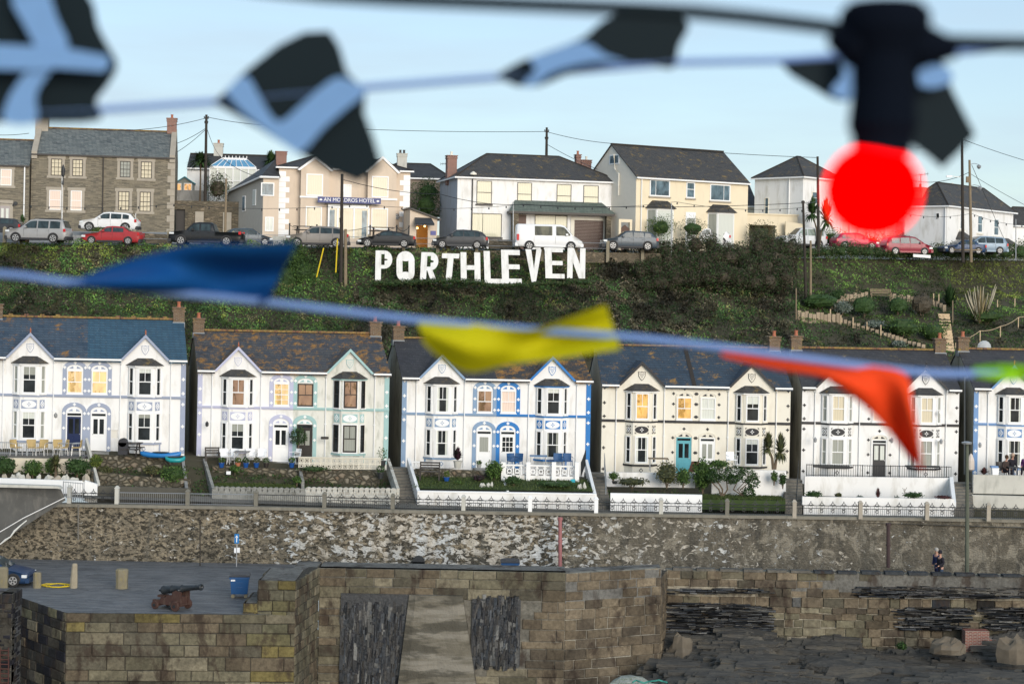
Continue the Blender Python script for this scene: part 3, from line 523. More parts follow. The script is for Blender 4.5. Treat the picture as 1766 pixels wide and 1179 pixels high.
# house with conservatory behind the palm
fr=Fr(318,345,19.4,6); rt=fr.root('white_house','white house with dark roof and glazed conservatory behind the palm','house','houses along the upper street')
a=fr.at(322,330)[0]; W=fr.at(480,330)[0]; H=fr.at(340,287)[1]; shell(rt,W,6,H,WHITE,WHITE,RF['dk2'],zr=fr.at(400,267,3)[1]-H,over=.25,x0=a,base=-2)
x=fr.at(373,268)[0]; zz=H+fr.at(400,267,3)[1]-H; chimney(rt,None,x-.4,x+.4,2.6,3.4,zz-.4,zz+1.0,[x],mat=CONCL,cap=CONCL,lead=False)
cx0,cx1=fr.at(366,300)[0],fr.at(444,300)[0]; ce=fr.at(400,289,-3)[1]; cr=fr.at(400,274,-2)[1]; m=MB(); m.box(cx0,cx1,-3.0,-.01,-2,.3); cs=m.build('conservatory',WHITE2,rt)
m=MB()
for i in range(7): x=lin(cx0,cx1,i/6); m.box(x-.05,x+.05,-3.02,-2.9,.3,ce)
m.box(cx0,cx1,-3.03,-2.88,ce-.1,ce+.1); m.box(cx0,cx1,-3.03,-2.88,1.6,1.68); m.box(cx0+.9,cx1-.9,-1.6,-1.4,cr-.05,cr+.12)
for i in range(8): x=lin(cx0+.9,cx1-.9,i/7); m.tube([(lin(cx0,cx1,i/7),-3,ce+.08),(x,-1.5,cr+.05)],.035,4); m.box(x-.03,x+.03,-1.53,-1.47,cr+.12,cr+.3)
m.build('glazing_bar',WHITE2,cs); m=MB(); m.add([(cx0,-2.96,.3),(cx1,-2.96,.3),(cx1,-2.96,ce),(cx0,-2.96,ce)],[(0,1,2,3)]); m.build('glass_wall',GL['w'],cs)
m=MB(); m.add([(cx0,-3,ce+.05),(cx1,-3,ce+.05),(cx1-.9,-1.5,cr),(cx0+.9,-1.5,cr),(cx0,0,ce+.05),(cx1,0,ce+.05)],[(0,1,2,3),(0,3,4),(1,5,2),(3,2,5,4)]); m.build('glass_roof',flat('blue_roof_glazing',(.10,.30,.48),.15,.1),cs)
# -------- hotel
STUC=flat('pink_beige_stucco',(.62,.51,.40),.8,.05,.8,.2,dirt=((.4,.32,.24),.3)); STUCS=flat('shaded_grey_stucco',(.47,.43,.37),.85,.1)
fr=Fr(479,425,21.3,12); rt=fr.root('hotel','beige stuccoed hotel with white quoins and a long navy name board','hotel','houses along the upper street')
W=fr.at(706,380)[0]; H=fr.at(600,291)[1]; shell(rt,W,8,H,STUC,STUC,RF['dk2'],'hip',zr=1.5,over=.2)
m=MB(); n=0
for z in np.arange(.1,H-.5,.43):
    k=.55 if n%2 else .85; n+=1; m.box(0,k,-.04,0,z,z+.41)
m.build('corner_quoins',WHITE2,rt); m=MB(); n=0
for z in np.arange(.1,H-.5,.43): k=.55 if n%2 else .85; n+=1; m.box(W-k,W,-.04,0,z,z+.41)
m.build('corner_quoins',WHITE2,rt)
for (a_,b_) in ((517,566),(632,681)):           # two gabled bays
    x0,x1=fr.at(a_,350)[0],fr.at(b_,350)[0]; zt=fr.at((a_+b_)/2,273)[1]; m=MB(); m.box(x0,x1,-.7,.0,-.5,H-.1); m.prism([(x0,H-.1),(x1,H-.1),((x0+x1)/2,zt)],-.7,3); b=m.build('bay',STUC,rt)
    m=MB(); 
    c=(x0+x1)/2
    for sg in (-1,1): m.prism([(c+sg*((x1-x0)/2+.3),H-.25),(c,zt+.12),(c,zt-.1),(c+sg*((x1-x0)/2+.12),H-.32)],-.82,-.72)
    m.build('bargeboard',WHITE2,b); m=MB()
    for sg in (-1,1): m.slab([(c,-.8,zt+.1),(c,3.4,zt+.1),(c+sg*((x1-x0)/2+.25),3.4,H-.1),(c+sg*((x1-x0)/2+.25),-.8,H-.1)],.06)
    m.build('bay_roof',RF['dk'],b); m=MB(); m.box(x0-.08,x1+.08,-.8,-.7,fr.at(550,340)[1]-.12,fr.at(550,340)[1]+.02); m.build('string_course',WHITE2,b)
class Off:                                          # windows on the bay fronts
    def __init__(s,f,d): s.f,s.d=f,d
    def at(s,px,py): return s.f.at(px,py,-s.d)
def uwino(rt,fr,d,*a,**k):
    f=uwin(rt,Off(fr,d),*a,**k); f.location=(0,-d,0); return f
for (x0,y0,x1,y1,g) in ((528,300,557,338,'h'),(641,304,670,341,'h'),(527,356,555,392,'h'),(640,359,669,396,'h')): uwino(rt,fr,.7,x0,y0,x1,y1,g,WHITE2,0,0,fw=.09)
uwin(rt,fr,592,318,606,340,'w',WHITE2,0,0,fw=.07)
# centre entrance bay
x0,x1=fr.at(563,380)[0],fr.at(633,380)[0]; zt=fr.at(600,353)[1]; m=MB(); m.box(x0,x1,-1.1,0,-.5,.5); m.box(x0,x1,-1.1,0,zt-.35,zt-.05); 
for t in (0,.22,.62,.98): m.box(lin(x0,x1,t),lin(x0,x1,t)+.13,-1.1,-.95,.5,zt-.3)
eb=m.build('entrance_bay',WHITE2,rt); m=MB(); m.box(x0+.05,x1-.05,-1.04,-.2,.5,zt-.35); m.build('bay_glass',GL['h'],eb); m=MB(); m.box(x0+.1,x0+.55,-1.07,-1.04,.7,zt-.5); m.box(x1-.55,x1-.15,-1.07,-1.04,.1,zt-.5); m.build('side_light',GL['b'],eb)
m=MB(); m.box(x0-.2,x1+.2,-1.3,0,zt-.05,zt+.1); m.build('bay_roof',DARKW,eb)
def text(s,name,parent,x,y,z,size,mat,ext=.01,align='CENTER',sx=1,rot=None):
    c=bpy.data.curves.new('txt','FONT'); c.body=s; c.size=size; c.extrude=ext; c.align_x=align; c.align_y='CENTER'; t=bpy.data.objects.new('txt',c); COL.objects.link(t)
    bpy.context.view_layer.update(); me=bpy.data.meshes.new_from_object(t.evaluated_get(bpy.context.evaluated_depsgraph_get())); bpy.data.objects.remove(t); me.name=name; me.materials.clear(); me.materials.append(mat)
    o=bpy.data.objects.new(name,me); COL.objects.link(o); o.parent=parent; o.location=(x,y,z); o.rotation_euler=rot or (R(90),0,0); o.scale=(sx,1,1); return o
x0,x1=fr.at(545,348)[0],fr.at(653,348)[0]; z0,z1=fr.at(599,352)[1],fr.at(599,342)[1]; m=MB(); m.box(x0,x1,-1.42,-1.36,z0,z1); nb=m.build('name_board',flat('navy_board',(.02,.035,.16),.4,.03),rt)
t=text('AN MORDROS HOTEL','lettering',nb,(x0+x1)/2,-1.43,(z0+z1)/2+.0,.42,WHITE2,.008); wd=t.dimensions.x or 4; bpy.context.view_layer.update(); t.scale[0]=min(1.4,(x1-x0-.95)/max(.1,t.dimensions.x))
m=MB()
for x in (x0+.25,x1-.25): m.prism([(x-.14,(z0+z1)/2),(x,(z0+z1)/2+.09),(x+.14,(z0+z1)/2),(x,(z0+z1)/2-.09)],-1.435,-1.425)
m.build('diamond_motif',WHITE2,nb)
x,z=fr.at(684,374); m=MB(); m.box(x-.28,x+.28,-.1,-.02,z-.05,z+.07); m.box(x-.16,x+.16,-.1,-.02,z+.07,z+.25); m.box(x-.18,x+.18,-.1,-.02,z-.2,z-.05); pl=m.build('wall_plaque',flat('slate_plaque',(.12,.12,.13)),rt)
for i,s_ in enumerate(('AN','MORDROS','HOTEL')): text(s_,'plaque_lettering',pl,x,-.105,z+.15-.14*i,.11,WHITE2,.004)
# hotel left wing (skewed back)
k=.9; wf=Fr(452,425,21.4,12); wr=wf.root('hotel_wing','lower beige hotel wing with hipped slate roof stepping back from the main front','hotel wing','houses along the upper street'); ww=wf.at(480,380)[0]
zl=wf.at(465,306)[1]; m=MB(); L=9.5; bx=-2.4; zb=zl-.9; m.add([(0,0,-1),(ww,0,-1),(ww,0,zl),(0,0,zl),(bx,L,-1),(bx,L,zb),(ww,L,zl)],[(0,1,2,3)]); m.build('wall',STUC,wr)
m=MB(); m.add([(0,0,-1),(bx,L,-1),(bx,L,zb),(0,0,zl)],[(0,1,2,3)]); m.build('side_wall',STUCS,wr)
m=MB(); m.add([(-.25,-.25,zl),(ww+.1,-.25,zl),(ww+.1,L,zl),(bx-.3,L,zb),(ww-.2,2.2,zl+1.6),(ww-.4,L-1,zl+1.6)],[(0,1,4),(0,4,5,3),(1,2,5,4),(2,3,5)]); m.build('roof',RF['dk2'],wr)
m=MB(); m.tube([(-.25,-.25,zl),(bx-.3,L,zb)],.09,5); m.tube([(-.25,-.25,zl),(ww,-.25,zl)],.09,5); m.build('gutter',WHITE2,wr)
uwin(wr,wf,450,315,473,338,'b',WHITE2,0,0,fw=.09); uwin(wr,wf,457,374,472,399,'w',WHITE2,0,1,fw=.09)
su=Vector((bx,L,0)).normalized(); sn=Vector((-su.y,su.x,0))
for d0,z0,w_,h_,g in ((1.8,zl-2.2,.8,1.3,'w'),(4.6,zl-2.6,.8,1.3,'b'),(4.6,.6,.6,1.0,'w')):
    m=MB(); m.ob((0,0,0),su,sn,d0,d0+w_,z0,z0+h_,0,.05); f=m.build('window',WHITE2,wr); m=MB(); m.ob((0,0,0),su,sn,d0+.08,d0+w_-.08,z0+.08,z0+h_-.08,0,.06); m.build('pane',GL[g],f)
O2=wf.at(487,300,4); chimney(wr,None,ww-.1,ww+.75,2.2,3.0,zl+.3,wf.at(487,262,3)[1],[],mat=BRICKR,cap=BRICKR,lead=False)
# hotel porch on the right
pf=Fr(706,427,21.6,12); pr=pf.root('porch','beige lean-to porch with dark canopy and lit doorway at hotel end','porch'); w_=pf.at(754,400)[0]; zl,zh=pf.at(754,378)[1],pf.at(706,360)[1]
d0,d1=pf.at(718,400)[0],pf.at(738,400)[0]; zd=pf.at(728,385)[1]
m=MB(); m.box(0,d0,0,.2,-.6,zd); m.box(d1,w_,0,.2,-.6,zd); m.prism([(0,zd),(w_,zd),(w_,zl),(0,zh)],0,3.5); m.box(0,.15,.2,3.5,-.6,zd); m.box(w_-.15,w_,.2,3.5,-.6,zd); m.build('wall',STUC,pr)
m=MB(); m.box(.15,w_-.15,3.3,3.4,-.6,zd); m.build('inner_wall',flat('warm_hall_wall',(.45,.3,.14)),pr); m=MB(); m.lathe((d0+.25,1.2,zd-.35),[(.05,-.08),(.11,0),(.05,.08)],8); m.lathe((d0+.8,.8,zd-.2),[(.04,-.08),(.09,0),(.04,.08)],8)
gl=NT('warm_bulb'); gl.fin((1,.7,.3),.5); gl.b.inputs['Emission Color'].default_value=(1,.62,.2,1); gl.b.inputs['Emission Strength'].default_value=4; BULB=gl.m; m.build('hall_lamp',BULB,pr)
ll=bpy.data.lights.new('hall_light','POINT'); ll.energy=22; ll.color=(1,.62,.25); ll.shadow_soft_size=.15; q=bpy.data.objects.new('hall_light',ll); COL.objects.link(q); q.parent=pr; q.location=(d0+.5,1.4,zd-.6)
m=MB(); m.slab([(-.1,-.25,zh+.12),(-.1,3.6,zh+.12),(w_+.25,3.6,zl+.02),(w_+.25,-.25,zl+.02)],.12); m.build('roof',DARKW,pr)
m=MB(); m.slab([(d0-.25,-1.0,zd-.05),(d1+.35,-1.0,zd-.05),(d1+.25,0,zd+.45),(d0-.15,0,zd+.45)],.08); m.box(d0-.25,d1+.35,-1.0,-.96,zd-.2,zd-.05); m.build('canopy',flat('charcoal_canopy',(.04,.045,.05)),pr)
m=MB(); x,z=pf.at(747,402); m.box(x-.22,x+.22,-.05,0,z-.16,z+.18); m.build('notice_board',flat('indigo_notice',(.12,.12,.3)),pr)
# house behind, between hotel and white house
hf=Fr(700,345,19.6,8); hr=hf.root('slate_roof_house','low brown house half hidden behind a hedge, its tall grey chimney rising above the hotel','house','houses along the upper street'); W=hf.at(776,320)[0]; x0=hf.at(630,320)[0]; H=hf.at(740,307)[1]; shell(hr,W,6,H,flat('brown_wall',(.22,.17,.13)),SIDE,RF['dk2'],'hip',zr=hf.at(740,283,3)[1]-H,over=.2,x0=x0,hipr=1.5)
x=hf.at(696,280)[0]; z=hf.at(696,290,2)[1]; chimney(hr,None,x-.42,x+.42,1.6,2.4,z-.3,hf.at(696,265,2)[1],[x-.15,x+.18],mat=CONCL,cap=CONCL,lead=False,pm=DARKW)
# -------- white hipped house
fr=Fr(787,428,21.2,14); rt=fr.root('white_house','wide white house with hipped lichened roof and brown garage door behind the van','house','houses along the upper street')
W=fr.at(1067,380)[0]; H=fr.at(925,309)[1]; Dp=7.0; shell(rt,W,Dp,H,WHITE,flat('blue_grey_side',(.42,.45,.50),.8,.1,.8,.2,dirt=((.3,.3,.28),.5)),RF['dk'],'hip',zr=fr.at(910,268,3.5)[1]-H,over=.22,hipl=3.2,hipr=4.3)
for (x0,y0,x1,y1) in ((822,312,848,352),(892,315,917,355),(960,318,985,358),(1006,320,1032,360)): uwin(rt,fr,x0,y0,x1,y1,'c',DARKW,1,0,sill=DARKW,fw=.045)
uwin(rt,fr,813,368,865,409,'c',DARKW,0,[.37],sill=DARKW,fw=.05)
x0,x1=fr.at(873,380)[0],fr.at(1055,380)[0]; zt=fr.at(965,363)[1]; zr_=fr.at(965,357)[1]
m=MB(); m.add([(x0,-1.1,zt-.2),(x1,-1.1,zt-.2),(x1-.9,0,zt+.75),(x0+.7,0,zt+.75),(x0+.2,0,zt-.2),(x1-.2,0,zt-.2)],[(0,1,2,3),(0,3,4),(1,5,2)]); m.build('canopy_roof',roofm('canopy_slates',[(.10,.13,.11),(.13,.16,.14)],(.2,.2,.1),.7),rt); m=MB(); m.box(x0+.05,x1-.05,-1.1,-.0,zt-.38,zt-.2); m.build('canopy_fascia',DARKW,rt)
d0,d1=fr.at(885,390)[0],fr.at(907,390)[0]; m=MB(); m.box(d0,d1,-.05,0,0,zt-.45); d=m.build('door',flat('brown_front_door',(.09,.045,.03),.5),rt); m=MB()
for i in range(3):
    for j in (0,1): m.box(lin(d0,d1,.12+.42*j),lin(d0,d1,.46+.42*j),-.07,-.05,.2+i*.62,.7+i*.62)
m.build('door_panel',flat('brown_front_door_panel',(.12,.06,.04),.5),d)
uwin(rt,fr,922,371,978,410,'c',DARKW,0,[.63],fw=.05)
g0,g1=fr.at(990,400)[0],fr.at(1040,400)[0]; zg=fr.at(1015,380)[1]; m=MB(); 
for i in range(int((zg+.3)/.12)): m.box(g0,g1,-.05,-.0,-.3+i*.12,-.3+i*.12+.105)
m.build('garage_door',flat('brown_garage_door',(.075,.04,.028),.5),rt); m=MB(); m.box(g0-.3,g0,-.08,0,-.4,zg+.2); m.box(g1,g1+.3,-.08,0,-.4,zg+.2); m.box(g0,g1,-.08,0,zg,zg+.2); m.build('garage_surround',CREAM,rt)
m=MB(); m.box(x0+.3,x0+.8,-1.0,-.5,-.5,zt-.38); m.box(x1-.75,x1-.35,-1.0,-.5,-.5,zt-.38); m.build('stone_pier',RUB,rt)
m=MB(); x=fr.at(814,350)[0]; m.tube([(x,-.1,H-.1),(x,-.1,1.2)],.05,6); m.build('downpipe',DARKW,rt); m=MB(); m.lathe((x,-.3,H+.12),[(.12,0),(.3,.05),(.26,.16),(.06,.3)],10); m.build('flood_lamp',CREAM,rt)
x,_=fr.at(784,300); chimney(rt,None,-.15,.65,3.4,4.2,H-.5,fr.at(784,268,3.5)[1],[.25],mat=BRICKR,cap=BRICKR,lead=False,pm=CREAM)
chimney(rt,None,W-1.7,W-.8,5.6,6.4,H-.2,fr.at(1033,277,6)[1],[W-1.15],mat=BRICKR,cap=BRICKR,lead=False,pm=CREAM); chimney(rt,None,W-2.15,W-1.75,5.6,6.2,H-.2,fr.at(1026,268,6)[1],[W-1.95],mat=BRICKR,cap=BRICKR,lead=False,pm=TERRA)
# -------- cream gabled house
CRM=flat('warm_cream_render',(.76,.66,.48),.8,.05,.8,.2,dirt=((.5,.42,.3),.25)); fr=Fr(1095,432,21.2,30); rt=fr.root('cream_house','cream house with steep dark gabled roof and two bay windows with slate hoods','house','houses along the upper street')
W=fr.at(1289,380)[0]; H=fr.at(1190,307)[1]; Dp=7.4; zr=fr.at(1150,255,3.7)[1]-H
shell(rt,W,Dp,H,CRM,flat('cream_shaded_side',(.76,.70,.60),.85,.06),RF['dk'],'gable',zr=zr,over=.2,gx=.1)
for (x0,y0,x1,y1,g,vb) in ((1120,310,1155,339,'b',[.3]),(1183,314,1198,342,'b',[]),(1224,318,1259,347,'b',[.68])): uwin(rt,fr,x0,y0,x1,y1,g,WHITE2,0 if vb else .55,vb,sill=QUOIN,fw=.1)
for (a,b,yt) in ((1112,1163,346),(1217,1267,353)):
    x0,x1=fr.at(a,380)[0],fr.at(b,380)[0]; zt=fr.at((a+b)/2,yt+14)[1]; zp=fr.at((a+b)/2,yt)[1]
    m=MB(); m.plan([(x0+.2,0),(x0+.65,-.8),(x1-.65,-.8),(x1-.2,0)],-1,zt); b_=m.build('bay',WHITE2,rt); m=MB(); m.add([(x0,0,zt),(x0+.5,-1.05,zt),(x1-.5,-1.05,zt),(x1,0,zt),(x0+.7,0,zp),(x1-.7,0,zp)],[(0,1,4),(1,2,5,4),(2,3,5),(3,2,1,0)]); m.build('bay_roof',RF['dk'],b_)
    m=MB(); m.box(x0+.75,x1-.75,-.83,-.8,.1,zt-.15); m.build('bay_window',GL['w'],b_); m=MB(); m.ob((x0+.2,0,0),Vector((.45,-.8,0)).normalized(),Vector((-.8,-.45,0)).normalized(),.12,.8,.4,zt-.15,0,.03); m.build('side_pane',GL['gr'],b_)
x0,x1=fr.at(1182,390)[0],fr.at(1199,390)[0]; zt=fr.at(1190,366)[1]; m=MB(); m.box(x0,x1,-.05,0,0,zt); d=m.build('door',WHITE2,rt); m=MB(); m.box(x0+.12,x1-.12,-.07,-.05,1.1,zt-.5); m.build('door_glass',GL['gr'],d)
m=MB(); y0,z0=fr.sd(1054,279); y1,z1=fr.sd(1066,268); m.box(-.05,0,min(y0,y1)-.2,max(y0,y1)+.2,z0-.25,z1+.1); w_=m.build('attic_window',WHITE2,rt); m=MB(); m.box(-.06,-.05,min(y0,y1)-.1,max(y0,y1)+.1,z0-.15,z1); m.build('pane',GL['b'],w_)
m=MB(); x=fr.at(1105,350)[0]; m.tube([(x,-.1,H-.2),(x,-.1,0)],.05,6); m.build('downpipe',WHITE2,rt)
m=MB(); m.tube([(-.12,3.2,H+zr-.9),(-.12,3.0,H+.6),(-.12,2.4,H+.2),(-.12,2.4,H-1.6)],.06,6); m.build('soil_pipe',CREAM,rt)
gf=Fr(1066,432,21.3,20); gr=gf.root('garden_gateway','small arched brown gate in a cream wall beside the cream house','gate'); a,b=gf.at(1067,400)[0],gf.at(1090,400)[0]; z=gf.at(1078,378)[1]; m=MB(); m.box(a,a+.2,0,.3,-.5,z); m.box(b-.2,b,0,.3,-.5,z); m.box(a+.2,b-.2,0,.3,z-.25,z); m.build('wall',CRM,gr); m=MB(); m.prism([(a+.2,-.5),(b-.2,-.5),(b-.2,z-.75),((a+b)/2,z-.45),(a+.2,z-.75)],.1,.15); m.build('gate',flat('brown_front_door',(.09,.045,.03)),gr)
# cream garage block
fr=Fr(1287,425,20.2,14); rt=fr.root('garage_block','long low cream flat-roofed garage with dark opening right of cream house','garage'); W=fr.at(1375,400)[0]; H=fr.at(1330,371)[1]
g0,g1=fr.at(1292,400)[0],fr.at(1337,400)[0]; zg=fr.at(1310,388)[1]; m=MB(); m.box(g1,W,0,5,-1,H); m.box(0,g0,0,5,-1,H); m.box(g0,g1,0,5,zg,H); m.box(-.1,W+.1,-.1,5,H,H+.12); m.build('wall',CRM,rt); m=MB(); m.box(g0,g1,2.5,2.6,-1,zg); m.build('garage_door',DARKW,rt)
# blue-grey house sliver between
fr=Fr(1283,400,19.3,10); rt=fr.root('slate_roof_house','narrow dark slate roofed house glimpsed between cream house and white house','house','houses along the upper street'); W=fr.at(1306,370)[0]; H=fr.at(1293,351)[1]; shell(rt,W,5,H,CREAM,CREAM,RF['h5'],'gable',zr=fr.at(1293,318,2.5)[1]-H,x0=-1)
# -------- white hipped house left of the red lamp: corner faces the harbour
def cornerhouse(px,pg,s,a,pl,pr,ye,yr,label,hl=None,hr=None,dk='dk',name='white_house',H=None):
    f=Fr(px,pg,s,a); W=f.at(pr,(ye+pg)/2)[0]; Dp=abs(f.sd(pl,(ye+pg)/2)[0]); H=f.at(px,ye)[1]; rt=f.root(name,label,'house','houses along the upper street'); shell(rt,W,Dp,H,WHITE,WHITE,RF[dk],'hip',zr=yr,over=.25,hipl=hl,hipr=hr); return f,rt,W,Dp,H
f,rt,W,Dp,H=cornerhouse(1383,428,20.0,45,1301,1450,304,2.0,'white hip-roofed house with lichened roof directly left of the red lamp')
uwin(rt,f,1319,341,1326,372,'b',CREAM,1,0,side=True); uwin(rt,f,1400,331,1412,352,'b',CREAM,1,0)
m=MB(); y=f.sd(1362,340)[0]; m.tube([(-.1,y,H-.1),(-.1,y,0)],.06,6); m.build('downpipe',WHITE2,rt)
f,rt,W,Dp,H=cornerhouse(1632,440,19.6,50,1560,1747,354,2.2,'white house with hipped dark roof and tall sash windows right of the red lamp')
for x0,y0,x1,y1 in ((1655,366,1662,396),(1685,371,1694,402),(1713,377,1722,407)): uwin(rt,f,x0,y0,x1,y1,'b',WHITE2,1,0,sill=CREAM,fw=.12)
uwin(rt,f,1614,367,1621,377,'d',WHITE2,0,0,side=True); uwin(rt,f,1653,413,1660,432,'gr',WHITE2,0,0)
for a,b,y in ((1648,1668,402),(1706,1744,412)): x0,x1=f.at(a,y)[0],f.at(b,y)[0]; z=f.at((a+b)/2,y+11)[1]; m=MB(); m.add([(x0,0,z),(x0+.4,-1,z),(x1-.4,-1,z),(x1,0,z),(x0+.6,0,z+.7),(x1-.6,0,z+.7)],[(0,1,4),(1,2,5,4),(2,3,5),(3,2,1,0)]); m.plan([(x0+.3,0),(x0+.6,-.7),(x1-.6,-.7),(x1-.3,0)],-1,z,1); m.build('bay',[RF['dk'],WHITE],rt)
chimney(rt,None,W*.55,W*.55+1.1,3,4,H+1,H+2.2,[W*.55+.5],mat=CONC,cap=CONC,lead=False,pm=CREAM)
m=MB(); m.tube([(-.1,.1,H),(-.1,.1,0)],.05,6); m.build('downpipe',WHITE2,rt)
chimney(rt,None,.5,1.6,Dp-1.4,Dp-.4,H-.2,H+1.7,[1.1],mat=BRICKR,cap=BRICKR,lead=False)
f,rt,W,Dp,H=cornerhouse(1742,432,17.8,20,1728,1830,388,1.8,'dark roofed white house behind, cut by the right edge of the photo',dk='dk2')
# low white house / veranda behind the lamp
fr=Fr(1432,432,19.0,14); rt=fr.root('veranda_house','white house with a glazed veranda and warm lit end window behind the red lamp','house','houses along the upper street'); W=fr.at(1568,390)[0]; H=fr.at(1500,355)[1]; shell(rt,W,6,H,WHITE,WHITE,RF['dk2'],'hip',zr=1.6,base=-1)
zv=fr.at(1500,381)[1]; m=MB(); m.slab([(0,-2,zv),(W-.5,-2,zv),(W-.5,0,zv+.6),(0,0,zv+.6)],.08); 
for i in range(9): x=lin(.1,W-.7,i/8); m.box(x,x+.14,-1.9,-1.75,-.5,zv)
m.box(.1,W-.6,-1.9,-1.75,-.5,.6); vr=m.build('veranda',WHITE2,rt); m=MB(); m.box(.1,W-.6,-1.7,-1.66,.6,zv-.1); m.build('veranda_glass',GL['w'],vr); uwin(rt,fr,1553,366,1562,395,'or',WHITE2,1,0)
# ---------------------------------------------------------------- cars
def paint(name,c,r=.28,metal=.25):
    if name in MC: return MC[name]
    t=NT(name); o=t.ob(); t.fin(t.mix(t.noise(o,2.5,5),hsv(c,.85),hsv(c,1.06)),.4,None,spec=.35,metal=metal*.4); t.b.inputs['Coat Weight'].default_value=.18; t.b.inputs['Coat Roughness'].default_value=.12; MC[name]=t.m; return t.m
RUBB=flat('tyre_rubber',(.02,.02,.02),.85,.2); RIM=flat('alloy_rim',(.38,.38,.38),.35,.05,metal=.2); BUMP=flat('dark_bumper_plastic',(.03,.03,.033),.6,.1); HLG=flat('headlamp_glass',(.65,.68,.7),.15,.05); TLG=flat('tail_lamp_red',(.5,.015,.02),.25,.05); CGL=glassm('car_glass',(.03,.045,.05),.06,.4); CGL2=glassm('sunlit_car_glass',(.22,.26,.22),.08,.9)
# profile: (x fraction from nose, height fraction of H), belt height, window bands, wheel positions
KIND={
 'suv':dict(T=[(0,.42),(.03,.55),(.2,.60),(.25,.63),(.40,.96),(.48,1),(.85,.985),(.93,.95),(.985,.62),(1,.5)],belt=.60,win=[(.33,.52),(.54,.71),(.735,.9)],ws=(.25,.40),rs=(.93,.985),wh=(.18,.79),wr=.355,W=1.85),
 'hatch':dict(T=[(0,.40),(.03,.50),(.18,.60),(.26,.64),(.44,.98),(.55,1),(.80,.96),(.89,.88),(.97,.66),(1,.5)],belt=.62,win=[(.34,.55),(.57,.75),(.765,.85)],ws=(.26,.44),rs=(.89,.97),wh=(.18,.80),wr=.31,W=1.72),
 'coupe':dict(T=[(0,.36),(.04,.48),(.2,.62),(.28,.67),(.46,.98),(.55,1),(.74,.90),(.88,.74),(.97,.70),(1,.5)],belt=.68,win=[(.38,.60),(.62,.76)],ws=(.28,.46),rs=(.72,.88),wh=(.18,.80),wr=.32,W=1.75),
 'saloon':dict(T=[(0,.42),(.03,.52),(.26,.62),(.30,.65),(.43,.97),(.52,1),(.70,.97),(.82,.72),(.97,.70),(1,.55)],belt=.66,win=[(.34,.52),(.54,.72)],ws=(.29,.43),rs=(.71,.82),wh=(.18,.80),wr=.29,W=1.68),
 'cross':dict(T=[(0,.40),(.03,.54),(.2,.62),(.27,.66),(.42,.97),(.52,1),(.80,.96),(.88,.90),(.96,.66),(1,.55)],belt=.64,win=[(.33,.53),(.55,.73),(.75,.86)],ws=(.27,.42),rs=(.88,.96),wh=(.18,.80),wr=.35,W=1.84),
 'van':dict(T=[(0,.30),(.03,.40),(.10,.52),(.15,.57),(.27,.95),(.33,1),(.97,1),(.99,.96),(1,.5)],belt=.56,win=[(.19,.40),(.46,.72)],ws=(.15,.27),rs=(.985,.99),wh=(.18,.80),wr=.33,W=1.9),
 'pickup':dict(T=[(0,.45),(.03,.58),(.2,.63),(.24,.66),(.34,.97),(.42,1),(.56,.99),(.60,.93),(.635,.60),(.97,.59),(1,.55)],belt=.62,win=[(.285,.42),(.44,.57)],ws=(.24,.34),rs=(.60,.635),wh=(.17,.79),wr=.37,W=1.85),
 'mpv':dict(T=[(0,.38),(.04,.50),(.14,.60),(.18,.64),(.38,.97),(.50,1),(.85,.96),(.93,.90),(.98,.62),(1,.5)],belt=.60,win=[(.26,.48),(.50,.69),(.71,.88)],ws=(.18,.38),rs=(.93,.98),wh=(.18,.80),wr=.31,W=1.8)}
